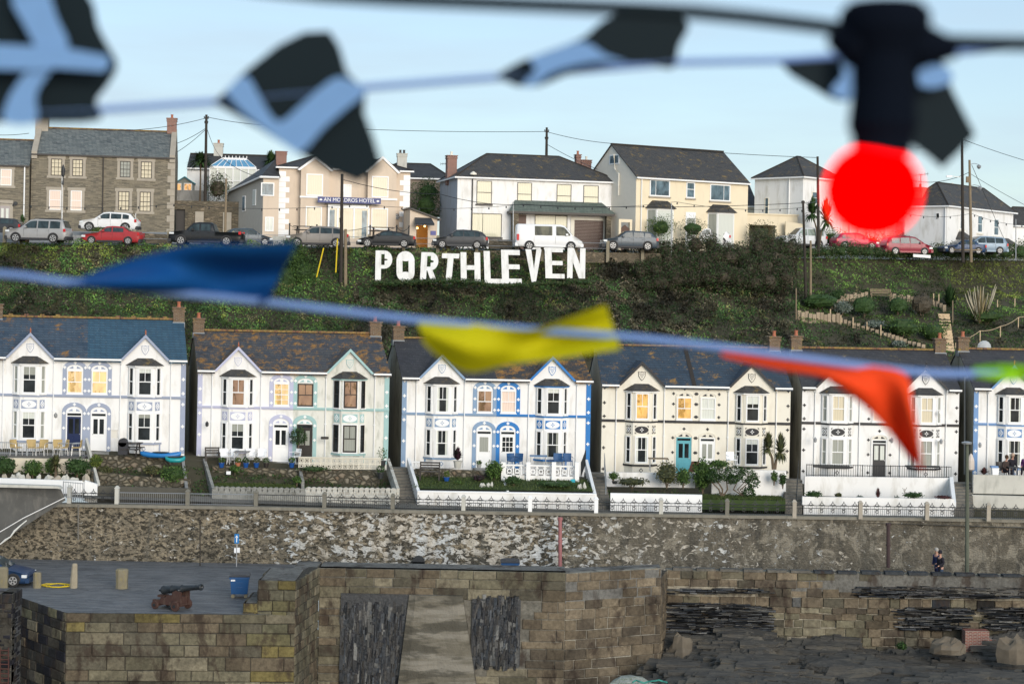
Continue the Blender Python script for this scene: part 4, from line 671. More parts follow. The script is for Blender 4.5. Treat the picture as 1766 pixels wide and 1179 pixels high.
def car(px0,px1,pyb,s,kind,mat,label,face=-1,H=1.5,a=0,name='parked_car',L=None,glass=None,pos=None,cat='car',lower=None,group='cars parked on the street above',roof_mat=None,rack=0):
    K=KIND[kind]; L=L or (px1-px0)/s; Pm=pos if pos is not None else P((px0+px1)/2,pyb,s); rt=root(name,Pm,R(a),label,cat,group)
    T=K['T']; tx=[t[0] for t in T]; tz=[t[1]*H for t in T]; Wd=K['W']/2; B=K['belt']*H; z0=.2*H/1.5
    X=lambda f:(f-.5)*L*(1 if face<0 else -1)
    top=lambda f:interp(f,tx,tz)
    hw=lambda f:Wd*(1-.13*max(0,1-f/.10)**2-.10*max(0,1-(1-f)/.07)**2)
    tum=.26; mm=MB(); fs=sorted(set([round(x,3) for x in np.linspace(0,1,41)]+tx)); rows=[]
    for f in fs:
        t=top(f); b=min(t,B); w=hw(f); wr_=max(.3,w-(t-b)*tum); zz0=z0+ (.08 if f<.03 or f>.97 else 0)
        half=[(w*.93,zz0),(w*.985,zz0+.16),(w,lin(z0,b,.55)),(w*.985,b-.02),(wr_,t-.05*H if t>B+.1 else t-.02),(wr_-.07,t-.005),(0,t+.018)]
        rows.append([(X(f),-y,z) for y,z in half]+[(X(f),y,z) for y,z in half[::-1][1:]])
    V=[p for r in rows for p in r]; n=len(rows[0]); F=[]
    for i in range(len(rows)-1): F+=[(i*n+j,(i+1)*n+j,(i+1)*n+j+1,i*n+j+1) for j in range(n-1)]+[(i*n+n-1,(i+1)*n+n-1,(i+1)*n,i*n)]
    F+=[tuple(range(n)),tuple(range((len(rows)-1)*n+n-1,(len(rows)-1)*n-1,-1))]
    body=mm.add(V,F).build('body',mat,rt,smooth=False)
    body.data.polygons.foreach_set('use_smooth',[True]*len(body.data.polygons))
    g=glass or CGL
    for sg in (-1,1):
        for (a0,a1) in K['win']:
            if kind=='van' and sg*face>0 and a0>.4: continue
            q=MB(); k=7; lo=[];hi=[]
            for i in range(k+1):
                f=lin(a0,a1,i/k); t=top(f); zt=max(B+.03,min(t-.075*H,H*.93)); 
                y=lambda z:hw(f)-max(0,(z-B))*tum+.012
                lo.append((X(f),sg*(y(B+.02)),B+.02)); hi.append((X(f),sg*y(zt),zt))
            q.add(lo+hi,[(i,i+1,k+2+i,k+1+i) for i in range(k)]); q.build('side_window',g,rt)
    for (a0,a1),nm in ((K['ws'],'windscreen'),(K['rs'],'rear_window')):
        q=MB(); k=4; V=[]
        for i in range(k+1):
            f=lin(lin(a0,a1,.06),lin(a0,a1,.94),i/k); t=top(f); w=max(.35,hw(f)-(t-B)*tum-.09); 
            for y in (-w,0,w): V.append((X(f)-(.012 if (nm=='windscreen')==(face<0) else -.012),y,t+.012+(.02 if y==0 else 0)))
        q.add(V,[(i*3+j,i*3+j+1,i*3+j+4,i*3+j+3) for i in range(k) for j in (0,1)]); q.build(nm,CGL,rt)
    wr_=K['wr']
    for f in K['wh']:
        for sg in (-1,1):
            q=MB(); y=sg*(Wd-.0); n_=16; q.add([(X(f)+(wr_+.05)*math.cos(math.pi*i/n_),sg*(Wd+.004),max(.18,wr_+(wr_+.05)*math.sin(math.pi*i/n_))) for i in range(n_+1)],[tuple(range(n_+1))]); q.build('wheel_arch',BUMP,rt)
            w=MB(); w.lathe((X(f),sg*(Wd-.08),wr_),[(wr_*.6,-.1),(wr_,-.09),(wr_,.09),(wr_*.6,.1)],18,'y'); wo=w.build('wheel',RUBB,rt)
            r=MB(); yy=sg*(Wd+.022)
            [r.prism(q_,yy-.008,yy+.012) for q_ in ring(X(f),wr_,wr_*.66,wr_*.66,wr_*.10,0,6.2832,14)]; 
            for i in range(5): a_=2*math.pi*i/5+.3; c,s_=math.cos(a_),math.sin(a_); r.add([(X(f)+c*wr_*.12-s_*.03,yy+sg*.014,wr_+s_*wr_*.12+c*.03),(X(f)+c*wr_*.6-s_*.045,yy+sg*.014,wr_+s_*wr_*.6+c*.045),(X(f)+c*wr_*.6+s_*.045,yy+sg*.014,wr_+s_*wr_*.6-c*.045),(X(f)+c*wr_*.12+s_*.03,yy+sg*.014,wr_+s_*wr_*.12-c*.03)],[(0,1,2,3)],0)
            r.build('rim',RIM,wo)
    q=MB(); 
    for f0,f1 in ((-.012,.035),(.965,1.012)):
        a0,a1=sorted((X(f0),X(f1))); w=Wd*.93; q.box(a0,a1,-w,w,z0+.02,z0+.26)
    for sg in (-1,1): a0,a1=sorted((X(.26),X(.71))); q.box(a0,a1,sg*(Wd*.96)-.03,sg*(Wd*.96)+.03,z0-.01,z0+.13)
    q.build('bumper',lower or (mat if kind in('hatch','coupe','mpv','van') else BUMP),rt)
    for sg in (-1,1):
        q=MB(); a0,a1=sorted((X(.012),X(.075))); zt=top(.03); q.box(a0,a1,sg*(Wd*.9)-.10,sg*(Wd*.9)+.045,zt-.19,zt-.05); q.build('headlight',HLG,rt)
        q=MB(); a0,a1=sorted((X(.955),X(.99))); zt=K['belt']*H-.02; q.box(a0,a1,sg*(Wd*.93)-.10,sg*(Wd*.93)+.05,zt-.2 if kind!='van' else zt-.35,zt+.02 if kind!='van' else zt+.1); q.build('tail_light',TLG,rt)
        q=MB(); a0,a1=sorted((X(K['ws'][0]+.075),X(K['ws'][0]+.11))); q.box(a0,a1,sg*(Wd+.02)-.0,sg*(Wd+.02)+sg*.16,B+.03,B+.17) if sg>0 else q.box(a0,a1,-(Wd+.18),-(Wd+.02),B+.03,B+.17); q.build('wing_mirror',mat,rt)
        if kind not in('van',):
            for i,f in enumerate([ (w_[1]+.01) for w_ in K['win'][:2]]):
                q=MB(); a0,a1=sorted((X(f-.045),X(f-.01))); q.box(a0,a1,sg*(Wd+.012)-.015,sg*(Wd+.012)+.015,B-.13,B-.10); q.build('door_handle',BUMP if i>5 else mat,rt)
    q=MB()
    for f in [K['ws'][0]+.06]+[w_[1]+.012 for w_ in K['win'][:2]]:
        for sg in (-1,1): q.box(X(f)-.006,X(f)+.006,sg*(hw(f)+.0)-.006,sg*(hw(f)+.0)+.006,z0+.25,B-.03)
    q.build('door_seam',BUMP,rt)
    if rack:
        q=MB()
        for sg in (-1,1): q.tube([(X(.45),sg*(Wd-.42),H*.985),(X(.47),sg*(Wd-.42),H+.06),(X(.86),sg*(Wd-.42),H+.045),(X(.88),sg*(Wd-.42),H*.96)],.022,5)
        q.build('roof_rail',BUMP,rt)
    return rt
SIL=paint('silver_paint',(.34,.34,.34)); GOLD=paint('pewter_paint',(.24,.22,.20)); WHT=paint('white_car_paint',(.78,.78,.78),.3,0); REDD=paint('faded_red_paint',(.36,.03,.035),.35,0); BLK=paint('black_car_paint',(.012,.014,.017)); GRY=paint('dark_grey_paint',(.04,.043,.048)); BLG=paint('blue_grey_paint',(.06,.08,.10)); CRI=paint('crimson_paint',(.33,.015,.06),.3,.1); LBL=paint('steel_blue_paint',(.22,.30,.38)); NVY=paint('navy_car_paint',(.02,.05,.12))
car(14,120,419,23.3,'suv',SIL,'silver estate 4x4 with roof rails, first car from the left of the row',H=1.75,rack=1,a=-2)
car(140,239,400,21.9,'cross',WHT,'white crossover parked higher up, right in front of the stone house',H=1.55,a=2)
car(144,246,422,23.1,'saloon',REDD,'faded red old saloon below the white crossover',H=1.38,a=-2)
car(294,420,424,23.0,'pickup',BLK,'black double-cab pickup truck parked by a short timber post',H=1.75,name='pickup_truck',cat='pickup',rack=0)
car(402,452,424,22.4,'hatch',BLG,'small dark blue car half hidden behind the pickup tail',H=1.35,L=3.6,face=1,a=20)
car(494,602,427,22.9,'cross',GOLD,'pewter crossover parked in front of the hotel bay windows',H=1.62,a=3)
car(616,717,427,22.8,'coupe',BLK,'low black coupe in front of the hotel picnic tables',H=1.28,a=3)
car(745,841,429,22.7,'hatch',GRY,'dark grey hatchback in front of the white hipped house',H=1.45,a=3)
car(888,1003,432,22.8,'van',WHT,'white panel van with tinted side window parked facing right',face=1,H=1.95,name='white_van',cat='van',a=4,glass=glassm('van_glass',(.12,.11,.07),.06,.8))
car(1036,1133,432,22.3,'cross',BLG,'blue-grey crossover with silver alloy wheels left of the brown thicket',H=1.52,a=6)
car(1184,1249,423,20.6,'hatch',WHT,'white hatchback with only its roof showing above the brown thicket',H=1.4,L=4.0,a=6)
car(1347,1416,428,20.2,'suv',paint('pale_silver_paint',(.62,.64,.66)),'pale silver 4x4 beside the thin telegraph poles',H=1.75,L=4.1,a=20,glass=CGL2)
car(1438,1508,430,20.2,'hatch',CRI,'crimson hatchback below the red lamp',face=1,H=1.4,L=3.9,a=10)
car(1520,1604,440,20.2,'mpv',paint('wine_red_paint',(.25,.015,.035),.3,.1),'wine red people carrier with roof rails under the dark round hedge',face=1,H=1.6,a=8,rack=1)
car(1655,1732,438,19.8,'mpv',LBL,'steel blue people carrier parked between the two tall poles',H=1.55,L=4.1,a=10)
car(1640,1676,438,20.0,'saloon',NVY,'low navy car nose behind the tall black pole',H=1.2,L=3.9,a=10)
car(-22,22,404,22.4,'hatch',GRY,'dark hatchback roof cut by the left edge of the photo',H=1.25,L=3.6,a=0)
car(-70,43,1006,35.5,'hatch',NVY,'navy hatchback nose on the quay at the left edge',face=1,H=1.3,L=3.9,name='parked_car',group=None)
# ---------------------------------------------------------------- foliage
def leafmesh(name,pts,size,cols,parent=None,asp=.55,mat=None,loc=None,up=None,world=True):
    N=len(pts); pts=np.asarray(pts,float); size=np.asarray(size,float).reshape(-1,1)*np.ones((N,1))
    u=RNG.normal(size=(N,3)); 
    if up is not None: u=u*.35+np.asarray(up)
    u/=np.linalg.norm(u,axis=1,keepdims=True); v=np.cross(u,RNG.normal(size=(N,3))); v/=np.linalg.norm(v,axis=1,keepdims=True)+1e-9
    off=np.array(parent.location) if parent is not None and world else (np.array([pts[:,0].mean(),pts[:,1].mean(),pts[:,2].min()]) if parent is None else np.zeros(3))
    p=pts-off; V=np.stack([p-u*size,p-v*size*asp,p+u*size,p+v*size*asp],1).reshape(-1,3)
    me=bpy.data.meshes.new(name); me.vertices.add(4*N); me.vertices.foreach_set('co',V.ravel()); me.loops.add(4*N); me.loops.foreach_set('vertex_index',np.arange(4*N)); me.polygons.add(N); me.polygons.foreach_set('loop_start',np.arange(N)*4)
    ca=me.color_attributes.new('Col','FLOAT_COLOR','POINT'); c=np.ones((N,4,4)); c[:,:,:3]=np.asarray(cols)[:,None,:]; ca.data.foreach_set('color',c.ravel())
    me.materials.append(mat or LEAF); me.update(calc_edges=True); me.validate(); o=bpy.data.objects.new(name,me); COL.objects.link(o)
    if parent is not None: o.parent=parent
    else: o.location=off
    return o
PAL={'green':[(.05,.10,.022),(.08,.14,.03),(.035,.07,.018)],'dark':[(.018,.042,.012),(.03,.065,.018),(.045,.09,.025)],'lime':[(.075,.115,.025),(.12,.15,.03),(.05,.085,.02)],'brown':[(.055,.045,.030),(.032,.032,.018),(.09,.075,.052)],'olive':[(.07,.08,.03),(.10,.10,.04),(.05,.06,.03)],'grey':[(.14,.17,.14),(.20,.23,.20),(.09,.12,.09)],'purple':[(.03,.012,.02),(.05,.02,.035),(.02,.02,.015)],'straw':[(.30,.24,.13),(.2,.16,.09),(.12,.12,.05)],'red':[(.09,.03,.03),(.13,.05,.05),(.05,.03,.03)]}
def pcol(pal,n,k=None):
    A=np.array(PAL[pal]); i=RNG.integers(0,len(A),n) if k is None else np.clip((k*len(A)).astype(int),0,len(A)-1); return A[i]*RNG.uniform(.7,1.3,(n,1))
def lump(c,r,n,seed=0,shell_=.35):
    d=RNG.normal(size=(n,3)); d/=np.linalg.norm(d,axis=1,keepdims=True)
    k=np.array([mn.noise(Vector(q)*2.1+Vector((seed,seed,0)))*.35+mn.noise(Vector(q)*5+Vector((seed,0,0)))*.2 for q in d]); rad=(1+k)*(1-shell_*RNG.random(n)**1.5)
    p=d*rad[:,None]*np.array(r)+np.array(c); return p,k
BARK=flat('bark',(.12,.09,.06),.9,.3,4,.5)
def core(c,r,pal,seed,parent,loc=None):  # dark blob added inside a bush to stop light passing through the leaves
    m=MB(); n,k=12,8; V=[]
    for i in range(k+1):
        f=math.pi*i/k-math.pi/2
        for j in range(n): a=2*math.pi*j/n; q=Vector((math.cos(a)*math.cos(f),math.sin(a)*math.cos(f),math.sin(f))); g=1+mn.noise(q*2.1+Vector((seed,seed,0)))*.35; V.append((c[0]+q.x*r[0]*g,c[1]+q.y*r[1]*g,c[2]+q.z*r[2]*g))
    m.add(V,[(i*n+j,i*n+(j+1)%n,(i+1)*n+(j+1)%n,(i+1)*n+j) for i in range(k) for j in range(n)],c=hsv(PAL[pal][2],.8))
    return m.build('inner_foliage',LEAF,parent)
def shrub(px,py,s,wpx,hpx,pal,label,n=260,size=.07,name='shrub',group=None,dep=None,pos=None,stem=True,asp=.55,wl=None):
    """bush whose base is at a pixel; width and height in photo pixels"""
    b=pos if pos is not None else P(px,py,s); w,h=wpx/s/2,hpx/s/2; rt=root(name,b,0,label,wl or 'shrub',group)
    p,k=lump((0,0,h*1.0),(w*.85,dep or w*.8,h*.85),n,px*.1); c=pcol(pal,n,(k+.5+RNG.normal(size=n)*.25)); ok=p[:,2]>-.05
    leafmesh('foliage',p[ok],size*RNG.uniform(.7,1.5,ok.sum()),c[ok],rt,asp,world=False)
    if asp>.2: core((0,0,h*.95),(w*.62,(dep or w*.8)*.6,h*.66),pal,px*.1,rt)
    if stem:
        m=MB(); 
        for i in range(4): a=random.uniform(0,6.28); m.tube([(0,0,-.15),(math.cos(a)*w*.2,math.sin(a)*w*.2,h*.6),(math.cos(a)*w*.5,math.sin(a)*w*.4,h*1.2)],[.03,.022,.01],5)
        m.build('stem',BARK,rt)
    return rt
def boulder(px,py,s,w,h,mt,label,name='boulder',dep=None,group=None):
    b=P(px,py,s); m=MB(); V=[];n,k=12,6; W_,H_=w/s/2,h/s
    for i in range(k+1):
        f=i/k*math.pi/2
        for j in range(n): a=2*math.pi*j/n; q=Vector((math.cos(a)*math.cos(f),math.sin(a)*math.cos(f),math.sin(f))); r=1+mn.noise(q*1.6+Vector((px*.7,0,0)))*.5; V.append((b.x+q.x*W_*r,b.y+q.y*(dep or W_*.7)*r,b.z-.2+q.z*(H_+.2)*r))
    m.add(V,[(i*n+j,i*n+(j+1)%n,(i+1)*n+(j+1)%n,(i+1)*n+j) for i in range(k) for j in range(n)]); return tag(m.build(name,mt),label,'rock',group)
def spiky(px,py,s,wpx,hpx,pal,label,n=60,name='spiky_plant',trunk=0,group=None,heads=1,cat='plant',pos=None,lw=.03,drop=.35):
    n=int(n*1.8); lw*=1.6
    """cordyline, yucca or pampas: long blades from one or more heads"""
    b=pos if pos is not None else P(px,py,s); w,h=wpx/s/2,hpx/s; rt=root(name,b,0,label,cat,group); H=h*trunk; tm=MB(); m=MB(); A=PAL[pal]
    for q in range(heads):
        hx=(q-(heads-1)/2)*w*.8 if heads>1 else 0; hz=H*(1-.22*(q%2)) if heads>1 else H; hw=w*(.62 if heads>1 else 1)
        if trunk: tm.tube([(hx*.1,0,-.1),(hx*.35,.03,hz*.5),(hx,0,hz)],[.10,.07,.06],7)
        for i in range(n):
            a=random.uniform(0,6.283); el=random.uniform(-.5 if trunk else .25,1.5); r=hw*random.uniform(.75,1.05); d=Vector((math.cos(a)*math.cos(el),math.sin(a)*math.cos(el)*.8,math.sin(el)))
            O=Vector((hx,0,hz)); L=Vector((hw,hw,(h-hz))) if h-hz>0.05 else Vector((hw,hw,hw)); t=O+Vector((d.x*r,d.y*r,d.z*max(.2,h-hz)*random.uniform(.8,1))); mid=O.lerp(t,.55)+Vector((0,0,drop*.3*r)); t.z-=drop*r*.4*math.cos(el); sd=d.cross(Vector((0,0,1))); sd=(sd.normalized() if sd.length>.01 else Vector((1,0,0)))*lw
            c=hsv(random.choice(A),random.uniform(.7,1.3)); m.add([O-sd*.5,O+sd*.5,mid+sd,mid-sd,t],[(0,1,2,3),(3,2,4)],c=c)
    m.build('leaves',LEAF,rt)
    if trunk: tm.build('trunk',BARK,rt)
    return rt
# bank cover: one uncountable mass of ivy, grass and bramble
def zone(px,py):
    """palette of the ground cover as it grows on the bank"""
    n=mn.noise(Vector((px*.021,py*.03,0))); n2=mn.noise(Vector((px*.006,py*.012,3)))
    br=1 if (1000+n*90<px<1372+n*20 and py>425+n*14) else (.8 if (600+n*80<px<1020 and py>488+n*10) else (.5 if px<110 else .3))
    r=(mn.noise(Vector((px*.045,py*.07,11)))*.9+.5)*.75+random.random()*.25
    if py<455 and px<650 and n>-.05 and r<.75: return 'lime' if n>.12 or r<.25 else 'green'
    if px>1375 and py<560:
        if 1640<px and py>455+(px-1640)*-.1 and py<520 and n>-.2 and r<.7: return 'lime'
        return 'green' if r<.55 else ('dark' if r<.8 else 'olive')
    if r<br*(.75+n2): return 'brown' if r<br*.55 else 'dark'
    if 90<px<700 and py>470: return 'lime' if (n>.2 and r<.4) else ('green' if r<.45 else ('dark' if r<.75 else 'olive'))
    return 'lime' if (n>.25 and r<.35) else ('green' if r<.35 else ('dark' if r<.65 else ('olive' if r<.85 else 'brown')))
def cover():
    pts=[];cols=[];sz=[]
    tries=250000; X=RNG.uniform(-47,50,tries); T=RNG.random(tries)**.8; U=RNG.random((tries,3))
    for i in range(tries):
        x=X[i]; d=De(x); y=lin(114,d-.1,T[i]); z=Zt(x,y); px,py=pix(x,y,z)
        if px<-15 or px>1785 or py>625: continue
        garden=px>1378 and py>500
        th=nz(x,y*.8,.42,9)*.9+nz(x,y,1.3,2)*.5; tall=.22+1.15*max(0,th+.12)
        if garden: tall*=.25
        if garden and nz(x,y,1.3,4)>.15 and U[i,0]<.6: continue
        br=1020<px<1372
        h=tall*U[i,1]**.4*(1.15 if br else 1)
        if y>d-1.2: h=max(.25*U[i,1],h*.8)+.18
        pts.append((x,y-.1,z+h)); zn=zone(px,py); tw=zn=='brown'
        k=(.8+.95*min(1,h/max(.1,tall)))  # leaf colour painted lighter at clump tops, darker below, like light from above
        c=PAL[zn][int(U[i,2]*2.99)] if U[i,0]<.5 else PAL[zn][1]; cols.append(hsv(c,k*(.86+.28*U[i,2])*max(.25,.86+1.2*nz(x,y,.33,21)+.8*nz(x,y,.9,31)))); sz.append((.14 if tw else .085)*(.7+.6*U[i,0]))  # broad noise paints clump shading into the leaf colours
    cols=np.array(cols); pts=np.array(pts); sz=np.array(sz)
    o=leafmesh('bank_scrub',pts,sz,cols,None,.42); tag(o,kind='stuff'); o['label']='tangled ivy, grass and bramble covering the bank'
cover()
# dense brown bramble thicket rising above the street edge
def mass(name,label,cat,blobs,pal,n,size,asp=.5,kind=None,group=None,pal2=None):
    P0=[];C0=[];CR=[]
    for (px,py,s,w,h,dz) in blobs:
        b=P(px,py,s) if s else G(px,py); sc=s or 3010/b.y
        q,k=lump((b.x,b.y+.3,b.z+h/sc*.45),(w/sc/2,1.0,h/sc*.55),n,px*.07,.62); P0.append(q); cc=pcol(pal,n,k+.5+RNG.normal(size=n)*.25)
        if pal2: mk=RNG.random(n)<.4; cc[mk]=pcol(pal2,mk.sum())
        C0.append(cc); CR.append(((b.x,b.y+.3,b.z+h/sc*.40),(w/sc/2*.5,.5,h/sc*.26),px*.07))
    o=leafmesh(name,np.concatenate(P0),size*RNG.uniform(.6,1.4,sum(map(len,P0))),np.concatenate(C0),None,asp)
    for c_,r_,sd in CR: core([c_[i]-o.location[i] for i in range(3)],r_,pal,sd,o)
    return tag(o,label,cat,group,kind)
mass('bramble_thicket','tangled leafless brown thicket at the street edge, under the cream house','thicket',[(x,446+6*math.sin(x*.9)+r_*17,22.1-(x-1100)*.0022+r_*.22,46+10*math.sin(x*1.7),(38+9*math.sin(x*.53)+(12 if x>1290 else 0))*(1 if r_==0 else .85),0) for r_ in (0,1,2,3) for x in range(1118+r_*8-(r_>1)*30,1368,27)],'brown',1600,.11,.2,pal2='dark')
mass('ivy_clump','large rounded dark ivy clump left of the yellow leaning posts','shrub',[(490,520,23.6,70,90,0),(520,500,23.5,70,70,0),(500,470,23.3,60,60,0)],'green',2400,.07,pal2='dark')
mass('hedge','rounded dark clipped hedge behind the wine red people carrier','hedge',[(1500,437,19.3,110,40,0),(1570,437,19.2,110,44,0),(1620,438,19.2,60,40,0)],'dark',2200,.06)
mass('hedge','dark hedge growing over a rock bank beside the white hipped house','hedge',[(738,345,20.0,60,40,0),(735,378,20.3,60,60,0)],'dark',1800,.07)
mass('shrub','leafy shrub with dark green leaves beside the silver 4x4','shrub',[(1435,425,20,60,34,0)],'green',1500,.06)
mass('street_edge_scrub','mixed low scrub lining the street edge at the right of the photo','scrub',[(x,443+(x-1400)*.016,interp(x,[1380,1600,1830],[20.9,20.05,19.0]),44,22+8*math.sin(x*.3)+(14 if x>1705 else 0),0) for x in range(1376,1800,24)],'dark',900,.075,.45,pal2='olive',kind='stuff')
mass('shrub','leafy green garden shrub under the cream house left bay','shrub',[(1140,408,21.3,55,40,0)],'green',1300,.06,pal2='lime')
mass('shrub','dark strappy shrub between the two bays of the cream house','shrub',[(1195,408,21.2,60,36,0)],'dark',1300,.07,.2)
mass('shrub','pale green bush in front of the garage opening','shrub',[(1312,420,20.6,55,40,0)],'olive',1300,.06)
mass('shrub','twiggy dark shrub beside the pole behind the yard wall','shrub',[(375,345,20.2,50,50,0)],'brown',1800,.09,.3,pal2='dark')
for i,(px,py,w,h,pal,l) in enumerate(((20,405,34,20,'lime','yellow-green shrub behind the silver estate 4x4'),(62,400,20,16,'olive','small brownish shrub at the foot of the stone house'),(172,408,40,18,'lime','low yellow-leaved shrub growing on the planted bank left of the red saloon roof'))): shrub(px,py,22.3,w,h,pal,l,350,.06)
for i,(px,py,w,h,pal,l) in enumerate(((1415,535,90,34,'dark','dark evergreen shrub right of the pale telegraph post base'),(1446,520,30,22,'dark','small dark bush behind the first bend of the log wall'),(1490,548,60,44,'dark','broad dark bush in the middle of the sloping garden'),(1453,542,36,26,'grey','silvery grey-leaved bush on the garden slope'),(1548,545,50,40,'dark','dark bush right of the garden bench'),(1590,548,56,50,'brown','round brownish heather bush above the steps'),(1556,585,80,42,'green','spreading green bush low in the sloping garden'),(1510,570,40,18,'grey','low grey cushion plant by the garden stakes'),(1550,600,30,14,'grey','small grey cushion plant near the gravel path'),(1608,590,60,36,'green','green bush left of the rope fence'),(1700,560,90,30,'green','low leafy patch of plants under the pampas grass'))):
    g=G(px,py); shrub(px,py,3010/g.y,w,h,pal,l,520,.06,pos=g,group='bushes of the sloping garden')
g=G(1638,530); spiky(1638,530,21.5,48,46,'dark','dark spiky yucca clump above the rope fence',70,'yucca',pos=g,lw=.05); g=G(1690,560); 
pm=spiky(1690,560,21.6,75,72,'straw','tall pale pampas grass clump on the right slope',70,'pampas_grass',pos=g,lw=.03,drop=.1); m=MB(); S_=21.6
for i in range(17): a=random.uniform(-.9,.9); y=random.uniform(-.3,.3); h=random.uniform(2.2,3.3); m.tube([(a*.4,y,.3),(a*1.3,y,h*.75),(a*1.55,y,h)],[.02,.05,.02],5)
m.build('plume',flat('pale_plume',(.42,.38,.28),.9),pm)
spiky(345,345,20.2,62,88,'dark','tall cordyline palm beside the telegraph pole behind the yard wall',110,'cordyline_palm',trunk=.72,cat='palm',lw=.05); spiky(467,290,19.3,40,34,'dark','shaggy palm head showing above the hotel roof',90,'cordyline_palm',trunk=.3,cat='palm',lw=.05)
spiky(1412,420,20.3,60,85,'dark','cordyline palm in front of the white hipped house near the red lamp',100,'cordyline_palm',trunk=.6,cat='palm',lw=.05,heads=2); spiky(38,403,21.6,22,36,'dark','small spiky cabbage palm in front of the left cottage',50,'cordyline_palm',trunk=.45,cat='palm',lw=.04)
# ---------------------------------------------------------------- big white letters
LW=flat('white_letter_board',(.80,.80,.79),.6,.08,1.5,.2,dirt=((.36,.36,.30),.55))
def strokes(ch):
    R_=lambda a,b,c,d:[(a,c),(b,c),(b,d),(a,d)]; t=.34
    if ch=='P': return [R_(0,t,0,1),R_(t,.55,.88,1),R_(t,.55,.40,.52)]+ring(.55,.70,.45,.30,.27,-math.pi/2,math.pi/2)
    if ch=='R': return [R_(0,t,0,1),R_(t,.55,.88,1),R_(t,.55,.42,.54)]+ring(.55,.71,.42,.29,.25,-math.pi/2,math.pi/2)+[[(.38,.42),(.68,.42),(1,0),(.68,0)]]
    if ch=='O': return ring(.5,.70,.5,.30,.33,0,math.pi)+ring(.5,.30,.5,.30,.33,math.pi,2*math.pi)+[R_(0,.33,.30,.70),R_(.67,1,.30,.70)]
    if ch=='T': return [R_(0,1,.84,1),R_(.34,.68,0,.84)]
    if ch=='H': return [R_(0,.3,0,1),R_(.7,1,0,1),R_(.3,.7,.42,.57)]
    if ch=='L': return [R_(0,.32,0,1),R_(.32,1,0,.15)]
    if ch=='E': return [R_(0,.36,0,1),R_(.36,1,0,.15),R_(.36,.92,.43,.57),R_(.36,.95,.85,1)]
    if ch=='V': return [[(0,1),(.36,1),(.62,0),(.36,0)],[(.62,0),(1,1),(.68,1),(.40,0)]]
    if ch=='N': return [R_(0,.3,0,1),R_(.7,1,0,1),[(.0,1),(.36,1),(1,0),(.66,0)]]
LX=[('P',647,676,433,479,0),('O',684,715,434,481,1),('R',724,755,436,484,-2),('T',758,788,438,484,-4),('H',795,829,436,482,2),('L',836,869,434,484,3),('E',866,900,432,484,3),('V',907,935,431,482,2),('E',941,974,428,475,3),('N',978,1009,429,475,0)]
ordn=['the letter P, the first of the row','the round letter O','the letter R, standing between the O and the T','the letter T, flat topped','the letter H, with its level crossbar','the letter L, its foot pointing right','the letter E standing directly after the L','the letter V, narrow at its foot','the letter E just before the final N','the letter N, last of the row']
for (ch,x0,x1,y0,y1,tl),l in zip(LX,ordn):
    s=23.5; b=P(x0,y1,s); w,h=(x1-x0)/s,(y1-y0+6)/s; rt=MB(); sh=math.tan(R(-tl))
    for k,pl in enumerate(strokes(ch)):
        rt.prism([((x*w+z*h*sh),z*h-.2) for x,z in pl],-.06-.004*k,.06+.002*k)
    pass
    o=rt.build('hillside_letter',LW); o.location+=b; tag(o,'big white board cut as '+l,'letter','white letters standing on the bank')
mass('bank_grass','rough grass growing over the feet of the white letters','grass',[(x,(494 if 830<x<980 else 491)+2*math.sin(x),23.75,24,8 if 830<x<980 else 11,0) for x in range(648,1014,13)],'dark',260,.07,.35,kind='stuff',pal2='olive')
m=MB(); p=G(874,489); m.lathe(p,[(.05,0),(.16,.1),(.16,.25),(.05,.36)],8); tag(m.build('marker_buoy',flat('yellow_plastic',(.6,.42,.02),.4)),'small yellow float at the foot of the letter E','buoy')
# ---------------------------------------------------------------- poles, posts, wires
def pole(px,y0,y1,s,r,mat,label,name='telegraph_pole',cat='pole',arms=(),group='telegraph poles',px1=None,extra=None):
    b,t=P(px,y1,s),P(px1 if px1 is not None else px,y0,s); t.y=b.y; rt=root(name,b,0,label,cat,group); t=t-b
    m=MB(); m.tube([(0,0,-.6),(t.x*.5,0,t.z*.5),(t.x,0,t.z)],[r*1.1,r,r*.8],8); m.build('shaft',mat,rt)
    if arms:
        m=MB()
        for z,w in arms: m.box(t.x-w,t.x+w,-.06,.06,t.z-z-.05,t.z-z+.05); [m.lathe((t.x+k*w*.85,0,t.z-z+.05),[(.03,0),(.05,.05),(.03,.12)],6) for k in (-1,1)]
        m.build('insulator_bracket',IRON,rt)
    if extra: extra(rt,t)
    return rt
def lantern(dx,dz,arm=.6):
    def f(rt,t):
        m=MB(); z=t.z-dz; m.tube([(t.x,0,z),(t.x+dx*.5,0,z+.12),(t.x+dx,-.02,z+.02)],.025,5); m.build('bracket',STEEL,rt); m=MB(); m.lathe((t.x+dx,-.02,z),[(.05,.02),(.2,-.08),(.17,-.22),(.06,-.34)],8); m.build('lamp_head',STEEL,rt)
    return f
pole(353,198,400,20.3,.13,DTIMB,'brown telegraph pole with grey fitting beside the tall cordyline palm',px1=356,arms=((.3,.2),(.7,.15)))
pole(388,308,425,22.8,.09,TIMBER,'bare rusty-brown post rising behind the guard fence near the pickup','timber_post',px1=390,group=None)
pole(588,300,492,23.5,.13,DTIMB,'dark telegraph pole standing in front of the hotel entrance',px1=590,arms=((3.4,.12),(3.6,.1))); pole(596,395,495,23.5,.12,TIMBER,'thick pale timber stay post right beside the dark pole','timber_post',group=None)
pole(942,220,300,19.6,.12,DTIMB,'telegraph pole rising behind the white house roof ridge',px1=943,arms=((.35,.2),(1.0,.15)))
